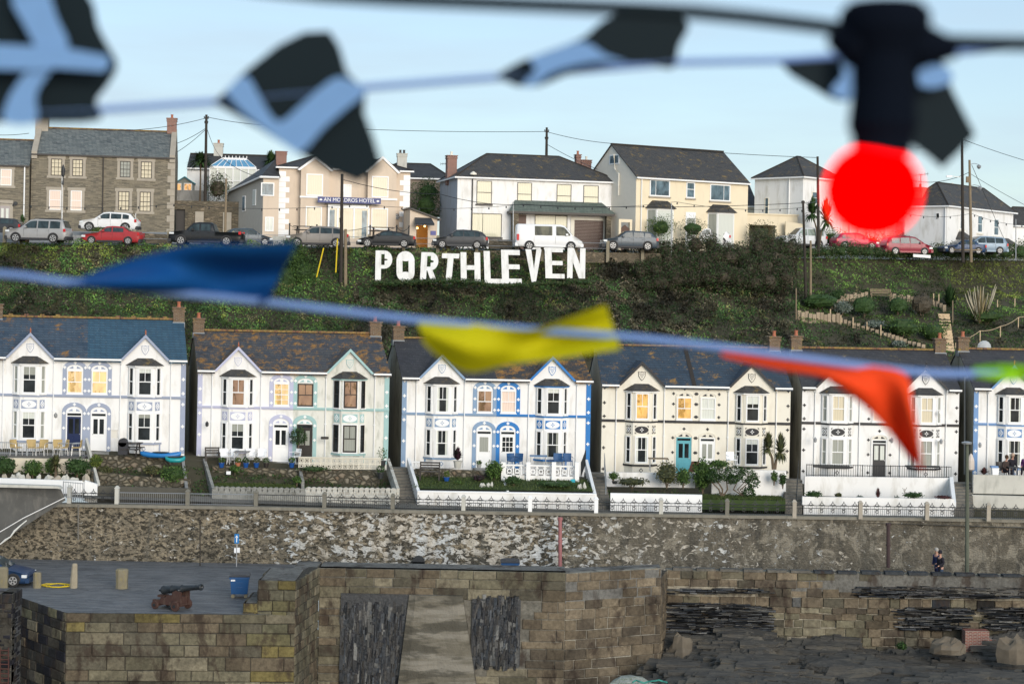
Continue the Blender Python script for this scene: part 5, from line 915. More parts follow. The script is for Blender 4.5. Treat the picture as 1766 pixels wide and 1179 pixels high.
pole(1391,346,545,22.0,.11,DTIMB,'slim dark telegraph pole foot down on the bank, left of its pale twin',px1=1385,arms=((.2,.12),(.9,.1))); pole(1398,415,545,22.0,.10,TIMBER,'pale timber post beside the slim dark pole on the bank','timber_post',group=None)
pole(1412,270,430,20.8,.12,DTIMB,'telegraph pole standing against the left edge of the red lamp',px1=1410)
def streetarm(rt,t): m=MB(); m.tube([(t.x,0,t.z-3.2),(t.x-.9,0,t.z-3.1)],.03,5); m.build('bracket',STEEL,rt); m=MB(); m.box(t.x-1.25,t.x-.8,-.1,.1,t.z-3.22,t.z-3.08); m.build('lamp_head',STEEL,rt)
pole(1661,240,440,20.6,.13,DTIMB,'tall black pole with a street lamp arm pointing left',px1=1659,extra=streetarm)
def twol(rt,t): lantern(.8,.4)(rt,t); lantern(.9,2.2)(rt,t); m=MB(); m.box(t.x-1.2,t.x+1.2,-.05,.05,t.z-7.6,t.z-7.5); m.box(t.x-.25,t.x+.1,-.12,.12,t.z-1.9,t.z-1.4); m.build('insulator_bracket',TIMBER,rt)
pole(1675,276,440,20.5,.12,TIMBER,'weathered grey pole carrying two hanging lanterns',px1=1672,extra=twol)
pole(107,300,395,21.7,.05,STEEL,'slender grey lamp post with ornate lantern in front of the stone house','street_lamp','street lamp',group=None,extra=lambda rt,t:[m.build('lamp_head',IRON,rt) for m in [MB().lathe((.0,0,t.z),[(.04,-.9),(.09,-.8),(.06,-.5),(.05,-.3),(.12,-.1),(.16,.35),(.08,.6),(.02,.75)],8)]])
for px,y0,y1,l in ((885,348,430,'thin grey pole behind the white van rear'),(1158,350,430,'thin grey pole in front of the cream house left bay'),(234,368,415,'thin grey pole behind the faded red saloon'),(1437,392,425,'short thin pole in the shrub beside the red lamp'),(1752,378,435,'thin grey pole near the right edge of the upper street')): pole(px,y0,y1,22 if px<1300 else 19.8,.045,STEEL,l,'slender_pole',group='slender grey poles')
YEL=flat('yellow_paint',(.62,.45,.01),.5,.1)
for i,(a,b,l) in enumerate((((558,428),(546,478),'yellow post leaning right on the ivy bank'),((582,412),(579,470),'upright yellow post left of the dark pole'))):
    m=MB(); p,q=P(b[0],b[1],23.8),P(a[0],a[1],23.6); m.tube([p,q],.05,6); tag(m.build('yellow_post',YEL),l,'post')
m=MB(); g=G(40,420)
# low wall and post-and-rail guard fence along the street edge
posts=[(8,390),(47,392),(174,394),(232,395),(291,396),(349,397),(402,398),(519,400),(578,401),(636,403),(696,404),(755,405),(822,407),(935,411),(993,412),(1048,413),(1108,414)]
gr_=root('guard_fence',P(600,430,22.9),0,'low concrete-post guard fence with a thin rail along the street edge','fence'); rails=[]
for i,(px,py) in enumerate(posts):
    s=interp(px,[0,1000,1400],[23.2,22.6,21.5]); x=P(px,py+14,s); m=MB(); b=P(px,py+26,s); t=P(px,py,s); m.box(b.x-.12,b.x+.12,b.y-.1,b.y+.1,b.z-.6,t.z-.12); m.add([(b.x-.12,b.y-.1,t.z-.12),(b.x+.12,b.y-.1,t.z-.12),(b.x+.12,b.y+.1,t.z-.12),(b.x-.12,b.y+.1,t.z-.12),(b.x,b.y,t.z)],[(0,1,4),(1,2,4),(2,3,4),(3,0,4)]); m.build('post',flat('post_concrete',(.24,.21,.15),.9,.2,4,.4),gr_,world=True); rails.append((b.x,b.y-.02,t.z-.28))
m=MB(); m.tube(rails,.022,5); m.tube([(x,y,z-.42) for x,y,z in rails],.018,5); m.build('rail',STEEL,gr_,world=True)
m=MB(); L_=[P(px,py,interp(px,[0,1000,1400],[23.1,22.5,21.5])) for px,py in ((-80,424),(300,426),(500,430),(640,432),(860,435),(1000,437),(1140,440))]
for a,b in zip(L_,L_[1:]): m.add([(a.x,a.y-.25,a.z-.7),(b.x,b.y-.25,b.z-.7),(b.x,b.y-.25,b.z+.12),(a.x,a.y-.25,a.z+.12),(a.x,a.y+.2,a.z+.12),(b.x,b.y+.2,b.z+.12)],[(0,1,2,3),(3,2,5,4)])
tag(m.build('edge_wall',RUB),'low stone edge wall between the parked cars and the ivy bank','wall')
# garden walls in front of upper houses
def wallpx(name,x0,y0,x1,y1,ht,s,mat,label,cat='wall',th=.3,group=None):
    m=MB(); a,b=P(x0,y0,s),P(x1,y1,s); m.add([(a.x,a.y,a.z-ht),(b.x,b.y,b.z-ht),(b.x,b.y,b.z),(a.x,a.y,a.z),(a.x,a.y+th,a.z-ht),(b.x,b.y+th,b.z-ht),(b.x,b.y+th,b.z),(a.x,a.y+th,a.z)],[(0,1,2,3),(3,2,6,7),(1,5,6,2),(4,0,3,7),(5,4,7,6)]); return tag(m.build(name,mat),label,cat,group)
wallpx('planter_wall',100,404,146,406,1.0,22.2,CONC,'grey raised planter wall between silver estate and red saloon'); wallpx('garden_wall',843,412,884,414,1.2,21.9,RUB,'short stone garden wall left of the white van'); wallpx('garden_wall',470,407,600,411,1.2,21.9,CONCL,'pale terrace wall under the hotel picnic tables'); wallpx('garden_wall',600,411,700,413,1.2,21.9,STUC,'beige terrace wall between coupe and hotel'); wallpx('garden_wall',246,402,296,405,1.2,22.3,RUB,'low stone wall between the red saloon and the pickup')
wallpx('garden_wall',1355,382,1385,386,1.4,20.2,CRM,'stub of cream wall at the right end of the garage'); wallpx('sign_slab',1575,438,1605,440,.25,20.3,WHITE2,'small white slab lying in scrub below the wine red car','sign',.1)
def picnic(px,py,s,w,label,mat=None,name='picnic_table',cat='table',a=0,group=None):
    rt=root(name,P(px,py,s),R(a),label,cat,group); h=w/s/2; mt=mat or TIMBER; m=MB(); m.box(-h,h,-.38,.38,.70,.75); m.build('tabletop',mt,rt)
    for sg in (-1,1):
        m=MB(); m.box(-h,h,sg*.72-.13,sg*.72+.13,.42,.46); m.build('bench',mt,rt)
        m=MB(); x=sg*h*.62; m.box(x-.04,x+.04,-.75,.75,.36,.42); m.tube([(x,-.6,0),(x,-.25,.7)],.04,4); m.tube([(x,.6,0),(x,.25,.7)],.04,4); m.build('leg',mt,rt)
    return rt
picnic(524,406,21.7,36,'dark picnic table by the hotel left bay',DARKW,group='hotel terrace furniture'); picnic(657,408,21.7,42,'dark picnic table below the hotel right bay',DARKW,group='hotel terrace furniture')
cp=root('chain_fence',P(600,410,21.8),0,'row of black posts linked with drooping chain along the hotel terrace','fence'); pr_=[]
for px,y0,y1 in ((499,385,412),(546,387,410),(638,388,412),(684,388,412),(705,389,414)):
    b,t=P(px,y1,21.8),P(px,y0,21.8); m=MB(); m.lathe(b,[(.06,0),(.05,t.z-b.z-.1),(.08,t.z-b.z-.06),(.05,t.z-b.z)],8); m.build('post',IRON,cp,world=True); pr_.append(t)
m=MB()
for a,b in zip(pr_,pr_[1:]): m.tube([a.lerp(b,i/8)-Vector((0,0,.12+.35*(1-(i/4-1)**2))) for i in range(9)],.02,4)
m.build('chain',IRON,cp,world=True)
def wire(pts,label,s=None,r=.022,sag=.4,bulbs=0,name='overhead_wire'):
    W_=[P(*p) for p in pts]; m=MB(); path=[]
    for a,b in zip(W_,W_[1:]):
        for i in range(12): t=i/12; q=a.lerp(b,t); q.z-=sag*4*t*(1-t); path.append(q)
    path.append(W_[-1]); m.tube(path,r,4,caps=False); c='cable'
    if not bulbs: return tag(m.build(name,IRON),label,c,'overhead wires')
    rt=root(name,path[0],0,label,'light string'); m.build('cable',IRON,rt,world=True); L=[0]
    for a,b in zip(path,path[1:]): L.append(L[-1]+(b-a).length)
    d=.5
    while d<L[-1]:
        i=next(k for k in range(len(L)) if L[k]>=d); q=path[i-1].lerp(path[i],(d-L[i-1])/(L[i]-L[i-1])); m=MB(); m.lathe((q.x,q.y,q.z-.13),[(.02,-.06),(.06,0),(.05,.05),(.03,.12)],6); m.build('bulb',IRON,rt,world=True); d+=bulbs
    return rt
wire([(-20,232,20.3),(50,230,20.3)],'overhead wire at the far left above the cottage roof',sag=.1); wire([(160,224,20.5),(355,204,20.3)],'overhead wire from the stone house roof to the brown pole'); wire([(357,202,20.3),(500,217,20.1),(942,227,19.6)],'long overhead wire between the brown pole and the pole behind the white house',sag=.2)
wire([(945,228,19.6),(1060,248,20),(1410,272,20.8)],'overhead wire crossing the cream house roof to the pole by the red lamp',sag=.15); wire([(1580,255,20.6),(1659,240,20.6),(1800,286,20)],'overhead wire leaving the black pole to the right edge',sag=.1); wire([(1575,312,20.4),(1672,297,20.5)],'overhead wire just right of the red lamp at lantern height'); wire([(1674,300,20.5),(1790,365,19)],'overhead wire dropping from lantern pole to the right edge',sag=.1)
wire([(306,247,20.5),(354,222,20.3)],'service wire from the brown pole to the stone house gable, upper',sag=.1); wire([(306,262,20.5),(354,224,20.3)],'service wire from the brown pole to the stone house gable, lower',sag=.1); wire([(357,222,20.3),(380,270,20.8),(452,306,21.2)],'service wire drooping from the brown pole to the hotel wing',sag=.3); wire([(945,250,19.6),(1030,292,21)],'service wire from middle pole to the brick chimneys',sag=.1); wire([(592,310,23.5),(760,335,23),(900,353,22.4),(1385,350,22)],'thin cable from the dark pole across the white and cream houses',sag=.25)
wire([(1388,350,22),(1412,345,20.8)],'short cable joining the two poles left of the red lamp',sag=.1)
wire([(-20,348,22.6),(300,352,22.4),(620,352,22.3),(905,352,22.2),(1165,348,22),(1385,358,22)],'festoon cable of unlit bulbs strung along the upper street',sag=.35,bulbs=1.35,r=.015,name='bulb_string'); wire([(1560,368,20.4),(1675,368,20.5),(1780,388,19.8)],'festoon cable of unlit bulbs across the right white house',sag=.3,bulbs=1.1,r=.015,name='bulb_string')
wire([(1676,285,20.5),(1735,420,19)],'stay wire slanting down from the lantern pole',sag=0)
rb=P(1608,327,20); m=MB()
m.tube([P(1588,330,19.8),P(1588,300,19.8)],.03,5); a=P(1575,303,19.8); b=P(1600,300,19.8); m.tube([a,b],.02,4)
for i in range(6): q=a.lerp(b,i/5); m.tube([q+Vector((0,-.4,0)),q+Vector((0,.4,0))],.012,4); m.tube([q+Vector((0,0,-.15)),q+Vector((0,0,.15))],.012,4)
tag(m.build('aerial',IRON),'television aerial beside the chimney right of the red lamp','aerial')
m=MB(); a=P(760,283,20); b=P(775,282,20); m.tube([P(770,298,20),P(770,280,20)],.02,4); m.tube([a,b],.02,4)
for i in range(5): q=a.lerp(b,i/4); m.tube([q+Vector((0,0,-.12)),q+Vector((0,0,.12))],.012,4)
tag(m.build('aerial',IRON),'television aerial behind the tall brick chimney of the white house','aerial')
# sloping garden: log walls, bench, stakes, rope
def logs(pts,label,h=14,gap=6):
    rt=MB()
    for (ax,ay),(bx,by) in zip(pts,pts[1:]):
        n=max(2,int(math.hypot(bx-ax,by-ay)/gap)); 
        for i in range(n):
            px,py=lin(ax,bx,i/n),lin(ay,by,i/n); g=G(px,py); s=3010/g.y; hh=h/s*random.uniform(.75,1.1); w=.13; k=random.uniform(.8,1.15)
            rt.box(g.x-w,g.x+w,g.y-.12,g.y+.1,g.z-.3,g.z+hh,c=hsv((.34,.27,.19),k))
    return tag(rt.build('log_wall',vcol('cut_log',.85,.4,14,.25)),label,'retaining wall','log retaining walls of the sloping garden')
logs([(1378,552),(1430,556),(1452,558)],'straight low log wall at the foot of the two poles',15); logs([(1436,535),(1455,520),(1500,516)],'curved log wall at the top left of the sloping garden',12); logs([(1536,518),(1560,519),(1605,524),(1634,540)],'log wall running right from the garden bench',10)
logs([(1450,558),(1480,566),(1520,578),(1560,592),(1600,604)],'long log-edged path wall stepping down to the right',8,7)
sp=MB()
for i in range(12): px,py=lin(1628,1636,i/11),lin(545,606,i/11); g=G(px,py); sp.box(g.x-.5,g.x+.4,g.y-.2,g.y+.3,g.z-.2,g.z+.16)
tag(sp.build('garden_steps',PALEW),'narrow pale wooden garden steps climbing beside the rope fence','steps')
for i,(px,y0,y1,l) in enumerate(((1432,533,550,'short stake in the log wall below the dark evergreen'),(1450,543,560,'stake on the path wall, nearest the poles'),(1471,547,565,'stake on the path wall, second from the poles'),(1495,555,572,'stake on the path wall below the silvery bush'),(1519,560,580,'lowest stake along the path wall'),(1610,506,528,'left of two posts at the head of the garden steps'),(1619,507,530,'right of two posts at the head of the garden steps'),(1643,518,560,'grey post left of the pampas grass'),(1366,468,500,'leaning grey stick at the thicket edge, upper'),(1373,497,560,'grey stick at the thicket edge, lower'))):
    g=G(px,y1); m=MB(); t=P(px,y0,3010/g.y); m.tube([(g.x,g.y,g.z-.2),(t.x,g.y,t.z)],.05,6); tag(m.build('garden_stake',PALEW if i<7 else TIMBER),l,'post','stakes in the sloping garden')
def bench(pos,w,label,mat,a=0,name='garden_bench',h=.45,group=None):
    rt=root(name,pos,R(a),label,'bench',group); x=w/2; m=MB(); [m.box(-x,x,y-.06,y+.06,h-.04,h) for y in (-.2,-.05,.1)]; m.build('seat',mat,rt); m=MB(); [m.add([(-x,.18+z*.1,h+z),(x,.18+z*.1,h+z),(x,.18+z*.1,h+z+.09),(-x,.18+z*.1,h+z+.09),(-x,.21+z*.1,h+z),(x,.21+z*.1,h+z),(x,.21+z*.1,h+z+.09),(-x,.21+z*.1,h+z+.09)],[(0,1,2,3),(3,2,6,7),(4,7,6,5)]) for z in (.12,.26,.4)]; m.build('backrest',mat,rt)
    for sx in (-1,1):
        for y,t in ((-.24,h+.18),(.2,h+.5)): m=MB(); m.box(sx*x-.035,sx*x+.035,y-.035,y+.035,-.05,t); m.build('leg',mat,rt)
        m=MB(); m.box(sx*x-.035,sx*x+.035,-.27,.2,h+.18,h+.22); m.build('armrest',mat,rt)
    return rt
bench(G(1519,519),1.6,'weathered slatted bench on the sloping garden terrace',TIMBER)
rf_=root('rope_fence',G(1680,590),0,'rope handrail on slim posts crossing the right garden slope','fence'); rp=[]
for px,py,h in ((1648,605,12),(1690,590,18),(1725,582,18),(1756,566,18),(1790,555,18)): g=G(px,py); t=g+Vector((0,0,h/21)); m=MB(); m.tube([g-Vector((0,0,.2)),t],.045,6); m.build('post',PALEW,rf_,world=True); rp.append(t)
for px,py,h in ((1750,530,16),(1720,533,16),(1680,535,14)): g=G(px,py); t=g+Vector((0,0,h/21)); m=MB(); m.tube([g-Vector((0,0,.2)),t],.045,6); m.build('post',PALEW,rf_,world=True)
m=MB()
for a,b in zip(rp,rp[1:]): m.tube([a.lerp(b,i/6)-Vector((0,0,.5*(i/6)*(1-i/6))) for i in range(7)],.022,5)
m.build('rope',PALEW,rf_,world=True)
# ---------------------------------------------------------------- harbour terrace
NAVYD=flat('navy_door',(.012,.022,.075),.4,.08); TQD=flat('turquoise_door',(.10,.36,.42),.45,.06); BLKD=flat('black_door',(.025,.025,.028),.4,.08)
RTG='harbour terrace dwellings'
def pair(px,py,s,ang,k,L,Rr): 
    terrace_house(px,py,s,ang,5.45,False,k,L,L['label'],Wp=10.9,sc=1.026 if px<0 else 1); 
    if Rr: terrace_house(px,py,s,ang,5.45,True,k,Rr,Rr['label'],Wp=10.9,sc=1.026 if px<0 else 1)
pair(-22,775.5,30.4,0,.25,dict(label='white left-hand house with grey-lavender trim, navy front door and orange-lichened roof',wall=WHITE,trim='lav',frame=WHITE2,door=NAVYD,g=['h3' if 0 else 'd','d'],ga=['y'],roof=RF['h1l'],crest=1,sg='gr'),
 dict(label='white house with grey-lavender trim, white door and plain blue slate roof',wall=WHITE,trim='lav',frame=WHITE2,door=WHITE2,g=['d','d'],ga=['y'],roof=RF['h1r'],crest=1,rx=1))
pair(338.5,794,30.3,0,.25,dict(label='white house with lilac trim, white half-glazed door and lichened roof with red finial',wall=WHITE,trim='lil',frame=WHITE2,door=WHITE2,g=['half','d'],ga=['y'],ab=(1,2),roof=RF['h2']),
 dict(label='off-white stained house with pale turquoise trim and black window frames',wall=OFFW,trim='turq',frame=DARKW,door=DARKW,dframe=DARKW,g=['half','gr'],ga=['half'],roof=RF['h2'],barge='turq',bc=1,finial=0,dgl='gr'))
pair(691,804.5,29.9,1,.19,dict(label='white house with grey-blue trim and dark slate roof behind the yellow flag',wall=WHITE,trim='grey',frame=WHITE2,door=WHITE2,dg='one',g=['d','half' if 0 else 'd'],ga=['half'],ga2=['g'] if 0 else ['half'],roof=RF['h3l'],finial=0,dgl='gr',sg='d'),
 dict(label='white house with vivid blue arches, gable and corner strip',wall=WHITE,trim='blue',frame=WHITE2,door=WHITE2,dg='nine',g=['d','d'],ga=['pk'],roof=RF['h3r'],bc=1,finial=0,sg='d'))
pair(1036,816,29.8,0,.06,dict(label='cream house with black ornaments and a turquoise front door',wall=CREAM,trim='black',frame=WHITE2,door=TQD,dframe=TQD,g=['g','d'],ga=['g'],roof=RF['h4'],side=SIDEC,finial=0,seam=1,shc='black'),
 dict(label='cream house with black ornaments and grey-blinded landing window beside a cordyline',wall=CREAM,trim='black',frame=WHITE2,door=WHITE2,g=['d','d'],ga=['w'],roof=RF['h4'],side=SIDEC,finial=2,based=0,dgl='gr'))
terrace_house(1381,820,29.7,1,9.16,False,0,dict(wall=WHITE,trim='black',frame=WHITE2,door=BLKD,g=['h','gr','h','gr'],ga=['pk'],roof=RF['h5'],sg='gr',finial=2,dgl='w'),'wide detached white house with black ornaments and black door behind the orange flag',Wp=9.16,bays=(2.03,7.17),arch=(4.54,),chim=(0,1))
terrace_house(1677,822,29.7,0,5.45,False,0,dict(wall=WHITE,trim='sea',frame=WHITE2,door=WHITE2,g=['d','d'],ga=['d'],roof=RF['h5'],ridge=RIDGE),'white house with sea-blue trim cut off by the right edge of the photo')
# chimney aerial dish at right
m=MB(); p=P(1698,599,28.6); m.lathe(p,[(.05,-.12),(.3,-.02),(.42,.08),(.40,.09)],14,'y'); m.tube([p+Vector((0,0,-.1)),p+Vector((-.3,.2,-.4))],.03,5); tag(m.build('satellite_dish',flat('grey_dish',(.4,.42,.43))),'grey satellite dish beside the brick chimney at the right','satellite dish')
# outdoor lamps, boxes on fronts
for px,py,s,mt,l in ((96,716,31.4,CONC,'grey wall lantern beside the navy door'),(357,731,30.5,IRON,'black wall lantern on the lilac-trimmed house'),(1406,758,29.9,STEEL,'oval wall lamp left of the left bay of the wide white house'),(1538,759,29.9,STEEL,'oval wall lamp right of the black door'),(1623,761,29.9,STEEL,'oval wall lamp right of the right bay'),(1690,767,29.9,STEEL,'square pale lantern on the sea-blue-trimmed house')):
    m=MB(); p=P(px,py,s); m.lathe(p+Vector((0,0,-.15)),[(.02,0),(.09,.05),(.10,.2),(.05,.27),(.01,.32)],8); tag(m.build('wall_lamp',mt),l,'wall lamp')
m=MB(); p=P(197,748,31.4); m.box(p.x-.16,p.x+.16,p.y,p.y+.12,p.z-.22,p.z+.18); m.box(p.x-.18,p.x+.18,p.y-.03,p.y+.12,p.z+.18,p.z+.22); tag(m.build('meter_box',flat('cream_box',(.66,.63,.56))),'small cream meter box right of the white door','box')
m=MB(); p=P(560,755,30.5); m.prism([(p.x-.2,p.z-.07),(p.x+.2,p.z-.07),(p.x+.23,p.z),(p.x+.2,p.z+.08),(p.x-.2,p.z+.08),(p.x-.23,p.z)],p.y,p.y+.04); tag(m.build('name_plaque',DARKW),'dark brown name plaque right of the turquoise arch','plaque')
m=MB(); p=P(1623,711,29.9); m.lathe(p,[(.12,0),(.12,.05),(.02,.06)],6,'y'); tag(m.build('alarm_box',WHITE2),'small white alarm box on the wide white house','alarm')
# ---------------------------------------------------------------- front gardens
ROCKW=rubble('garden_rubble',[(.17,.15,.11),(.30,.26,.19),(.10,.09,.07),(.36,.33,.27),(.22,.16,.11)],(.06,.055,.04),(3.0,.3,4.4),.3); SCAL=bricky('grey_blockwork',[(.20,.20,.18),(.30,.30,.28),(.15,.15,.13)],(.28,.28,.26),.3,.22,.02,(.33,.33,.28),.6,.7,.9)
SCALW=bricky('pale_blockwork',[(.45,.43,.38),(.58,.56,.5),(.33,.31,.27)],(.5,.5,.46),.3,.22,.02,(.2,.19,.15),.6,.7,.9)
def zat(x,px=None): return 0
# path on the wall top, garden ground behind it
def Pz(py,px,s): return P(px,py,s).z
xsg=[-300,-34]+[i*1.5-33 for i in range(44)]+[60,300]
def zg(x,y):
    s=3010/y; zp=interp(x,[-30,-22,0,30],[3.35,3.2,2.95,2.55]); zh=interp(x,[-23,-17.5,-6,5,16,26],[5.35,5.1,4.45,4.15,3.98,3.9]); return lin(zp,zh-.12,max(0,min(1,(y-94.6)/3.6))) if y>94.6 else zp
sheet('path',xsg,lambda x:(93.2,94.8),lambda x,y:zg(x,y)+.0,STEP,2); sheet('garden_soil',xsg,lambda x:(94.75,101.2),lambda x,y:zg(x,y)-.25*(1 if y<99 else 0),SOIL,12)
def wall2(name,pts,drop,mat,label,th=.22,cat='wall',group=None,cap=None,scal=0):
    """wall whose top runs through pixels with their own scale: pts=[(px,py,s)]"""
    Q=[P(*p) for p in pts]; rt=root(name,Q[0]-Vector((0,0,drop)),0,label,cat,group); m=MB()
    for a,b in zip(Q,Q[1:]):
        d=(b-a); n=Vector((-d.y,d.x,0)); n=n.normalized()*th if n.length>.01 else Vector((0,th,0))
        if n.y<0: n=-n
        m.add([a-Vector((0,0,drop)),b-Vector((0,0,drop)),b,a,a-Vector((0,0,drop))+n,b-Vector((0,0,drop))+n,b+n,a+n],[(0,1,2,3),(3,2,6,7),(1,5,6,2),(4,0,3,7),(5,4,7,6)])
        if scal:
            k=int(d.length/scal)
            for i in range(k): c=a.lerp(b,(i+.5)/k); m.lathe((c.x,c.y+th/2,c.z-.12),[(scal*.62,-th/2-.01),(scal*.62,th/2+.01)],14,'y')
    m.build('wall_body',mat,rt,world=True)
    if cap:
        m=MB()
        for a,b in zip(Q,Q[1:]): m.add([a+Vector((0,-.04,0)),b+Vector((0,-.04,0)),b+Vector((0,-.04,.07)),a+Vector((0,-.04,.07)),a+Vector((0,th+.04,.07)),b+Vector((0,th+.04,.07)),a+Vector((0,th+.04,0)),b+Vector((0,th+.04,0))],[(0,1,2,3),(3,2,5,4),(4,5,7,6),(1,7,5,2),(0,3,4,6)])
        m.build('coping',cap,rt,world=True)
    return rt
def steps(px0,py0,px1,py1,w,label,n=11,s0=31.7,s1=30.4):
    a,b=P(px0,py0,s0),P(px1,py1,s1); m=MB()
    for i in range(n): t0,t1=i/n,(i+1)/n; x=lin(a.x,b.x,t0); m.box(x-w/2,x+w/2,lin(a.y,b.y,t0),lin(a.y,b.y,t1)+.4,a.z-.5,lin(a.z,b.z,t1),c=hsv((.15,.14,.12),random.uniform(.8,1.2)))
    return tag(m.build('garden_steps',STEP),label,'steps','stone steps climbing between the houses')
steps(345,866,335,792,1.15,'stone steps between the lavender and lilac houses'); steps(703,868,692,806,1.2,'stone steps between the stained turquoise house and the grey-blue one'); steps(1037,875,1024,815,1.1,'stone steps between the vivid blue house and the cream one'); steps(1370,875,1368,826,1.0,'stone steps between the cream pair and the wide white house',9); steps(1662,880,1661,832,1.05,'stone steps beside the pale concrete patio wall',9)
def railing(name,pts,h,label,mat=None,gap=.12,cat='railing',orn=0,group=None,r=.012):
    Q=[P(*p) for p in pts]; rt=root(name,Q[0],0,label,cat,group); m=MB(); b_=MB()
    for a,b in zip(Q,Q[1:]):
        m.tube([a+Vector((0,0,h)),b+Vector((0,0,h))],r*1.6,5); m.tube([a+Vector((0,0,.08)),b+Vector((0,0,.08))],r*1.4,5); n=max(2,int((b-a).length/gap))
        for i in range(n+1): c=a.lerp(b,i/n); b_.tube([c,c+Vector((0,0,h+.04))],r*(2 if i%12==0 else 1),4)
    m.build('rail',mat or IRON,rt,world=True); b_.build('bars',mat or IRON,rt,world=True); return rt
# first pair
wallpx('patio_slab',-60,782,146,788,.35,31.0,flat('patio_edge',(.12,.12,.12)),'dark paved patio edge below the tables at the far left','patio',3.0)
wallpx('terrace_wall',-60,788,156,792,1.4,31.15,flat('cream_wall_paint',(.66,.60,.48),.8,.1),'cream terrace wall hidden by shrubs under the patio tables')
wall2('garden_wall',[(-60,822,31.9),(140,829,31.9),(168,836,31.7)],.75,WHITE2,'long low white front wall at the bottom left',cap=None)
wall2('garden_wall',[(146,828,31.95),(168,835,31.95)],1.1,WHITE2,'short white wall block behind the left gate post')
wall2('garden_wall',[(168,833,31.8),(147,755,30.8)],.5,CONCL,'steep sloping pale wall descending from between the two doors',.14)
railing('iron_railing',[(-60,782,31.1),(146,785,31.1)],.66,'thin grey railing along the patio at the far left',STEEL)
wall2('garden_wall',[(156,783,31.0),(296,790,31.0)],1.1,ROCKW,'upper rubble stone wall under the picnic table and kayaks'); wall2('garden_wall',[(158,812,31.5),(250,822,31.5),(328,826,31.5)],.9,ROCKW,'lower rubble stone wall of the second garden')
wall2('garden_wall',[(169,838,31.95),(328,842,31.95)],1.0,flat('dark_mossy_block',(.085,.08,.065),.9,.3),'dark mossy front wall behind the plain rails')
wall2('garden_wall',[(320,845,31.9),(313,792,30.6)],.7,CONC,'grey side wall at the left of the first steps',.16)
def chair(px,py,s,label,kind='wicker',a=0,group=None,name=None,pos=None):
    mats={'wicker':(WICK,ALU),'white':(WPLAS,WPLAS),'blue':(flat('blue_chair',(.02,.08,.2)),flat('blue_chair',(.02,.08,.2))),'dark':(DARKW,DARKW)}[kind]; rt=root(name or 'patio_chair',pos if pos is not None else P(px,py,s),R(a),label,'chair',group)
    m=MB(); m.box(-.24,.24,-.22,.22,.42,.46); m.build('seat',mats[0],rt); m=MB()
    n=6; arc=[(-.25+.5*i/n,.2+.06*math.sin(math.pi*i/n)) for i in range(n+1)]
    for (x0,y0),(x1,y1) in zip(arc,arc[1:]): m.add([(x0,y0,.46),(x1,y1,.46),(x1,y1+.06,.86),(x0,y0+.06,.86),(x0,y0+.03,.46),(x1,y1+.03,.46),(x1,y1+.09,.86),(x0,y0+.09,.86)],[(0,1,2,3),(3,2,6,7),(4,7,6,5),(0,3,7,4),(1,5,6,2)])
    m.build('backrest',mats[0],rt)
    for x in (-.22,.22):
        for y in (-.2,.2): m=MB(); m.tube([(x*1.1,y*1.15,0),(x,y,.44)],.018,5); m.build('leg',mats[1],rt)
        m=MB(); m.tube([(x*1.05,-.2,.44),(x*1.2,-.18,.66),(x*1.15,.22,.68)],.018,5); m.build('armrest',mats[1],rt)
    return rt
for px,a,l in ((28,60,'wicker chair at the far left end of the patio'),(54,20,'wicker chair seen from behind, left of the long table'),(72,-10,'wicker chair tucked under the long table middle'),(99,15,'wicker chair at the right end of the long table'),(108,-60,'wicker chair between the long table and the bright tube chair'),(131,-80,'large bright tube-armed wicker chair nearest the navy door')): chair(px,785,31.3,l,'wicker',a,'wicker chairs on the left patio')
def table(px,py,s,w,label,mt=None,h=.73,name='patio_table',dep=.4,group=None,lt=None):
    rt=root(name,P(px,py,s),0,label,'table',group); x=w/s/2; m=MB(); m.box(-x,x,-dep,dep,h-.03,h); m.build('tabletop',mt or flat('grey_table',(.2,.2,.2)),rt)
    for sx in (-1,1):
        for sy in (-1,1): m=MB(); m.tube([(sx*x*.85,sy*dep*.8,0),(sx*x*.85,sy*dep*.8,h-.03)],.02,5); m.build('leg',lt or STEEL,rt)
    return rt
table(78,785,31.0,44,'long grey patio table surrounded by wicker chairs')
picnic(228,786,30.9,32,'small brown picnic table right of the white door',DARKW)
m=MB(); p=P(212,783,31.1); m.box(p.x-.24,p.x+.24,p.y-.2,p.y+.2,p.z,p.z+.66); m.lathe(p+Vector((0,-.2,.66)),[(.24,0),(.24,.4)],12,'y'); tag(m.build('covered_barbecue',flat('black_cover',(.03,.03,.035))),'black covered barbecue beside the bay of the second house','barbecue')
def kayak(px,py,s,L,mat,label,a=0):
    rt=root('kayak',P(px,py,s),R(a),label,'kayak','kayaks on the garden wall'); l=L/s/2; st=[(-1,.02,.14),(-.85,.14,.06),(-.5,.27,0),(0,.32,0),(.5,.27,0),(.85,.14,.06),(1,.02,.14)]; V=[];F=[];m=MB()
    for t,w,z in st: V+=[(t*l,-w,z+.18),(t*l,-w*.7,z+.02),(t*l,w*.7,z+.02),(t*l,w,z+.18),(t*l,0,z+.30 if w>.05 else z+.2)]
    for i in range(6): F+=[(i*5+j,i*5+(j+1)%5,i*5+5+(j+1)%5,i*5+5+j) for j in range(5)]
    m.add(V,F); m.build('hull',mat,rt,smooth=True); m=MB(); m.lathe((0,0,.27),[(.2,0),(.24,.05),(.2,.06)],10); o=m.build('cockpit',IRON,rt); o.scale=(2,1,1); return rt
kayak(277,789,31.1,70,flat('blue_plastic',(.02,.17,.45),.35),'long blue kayak lying on the rubble wall'); kayak(302,797,31.3,34,flat('teal_plastic',(.02,.28,.30),.35),'short teal kayak under the blue one',6)
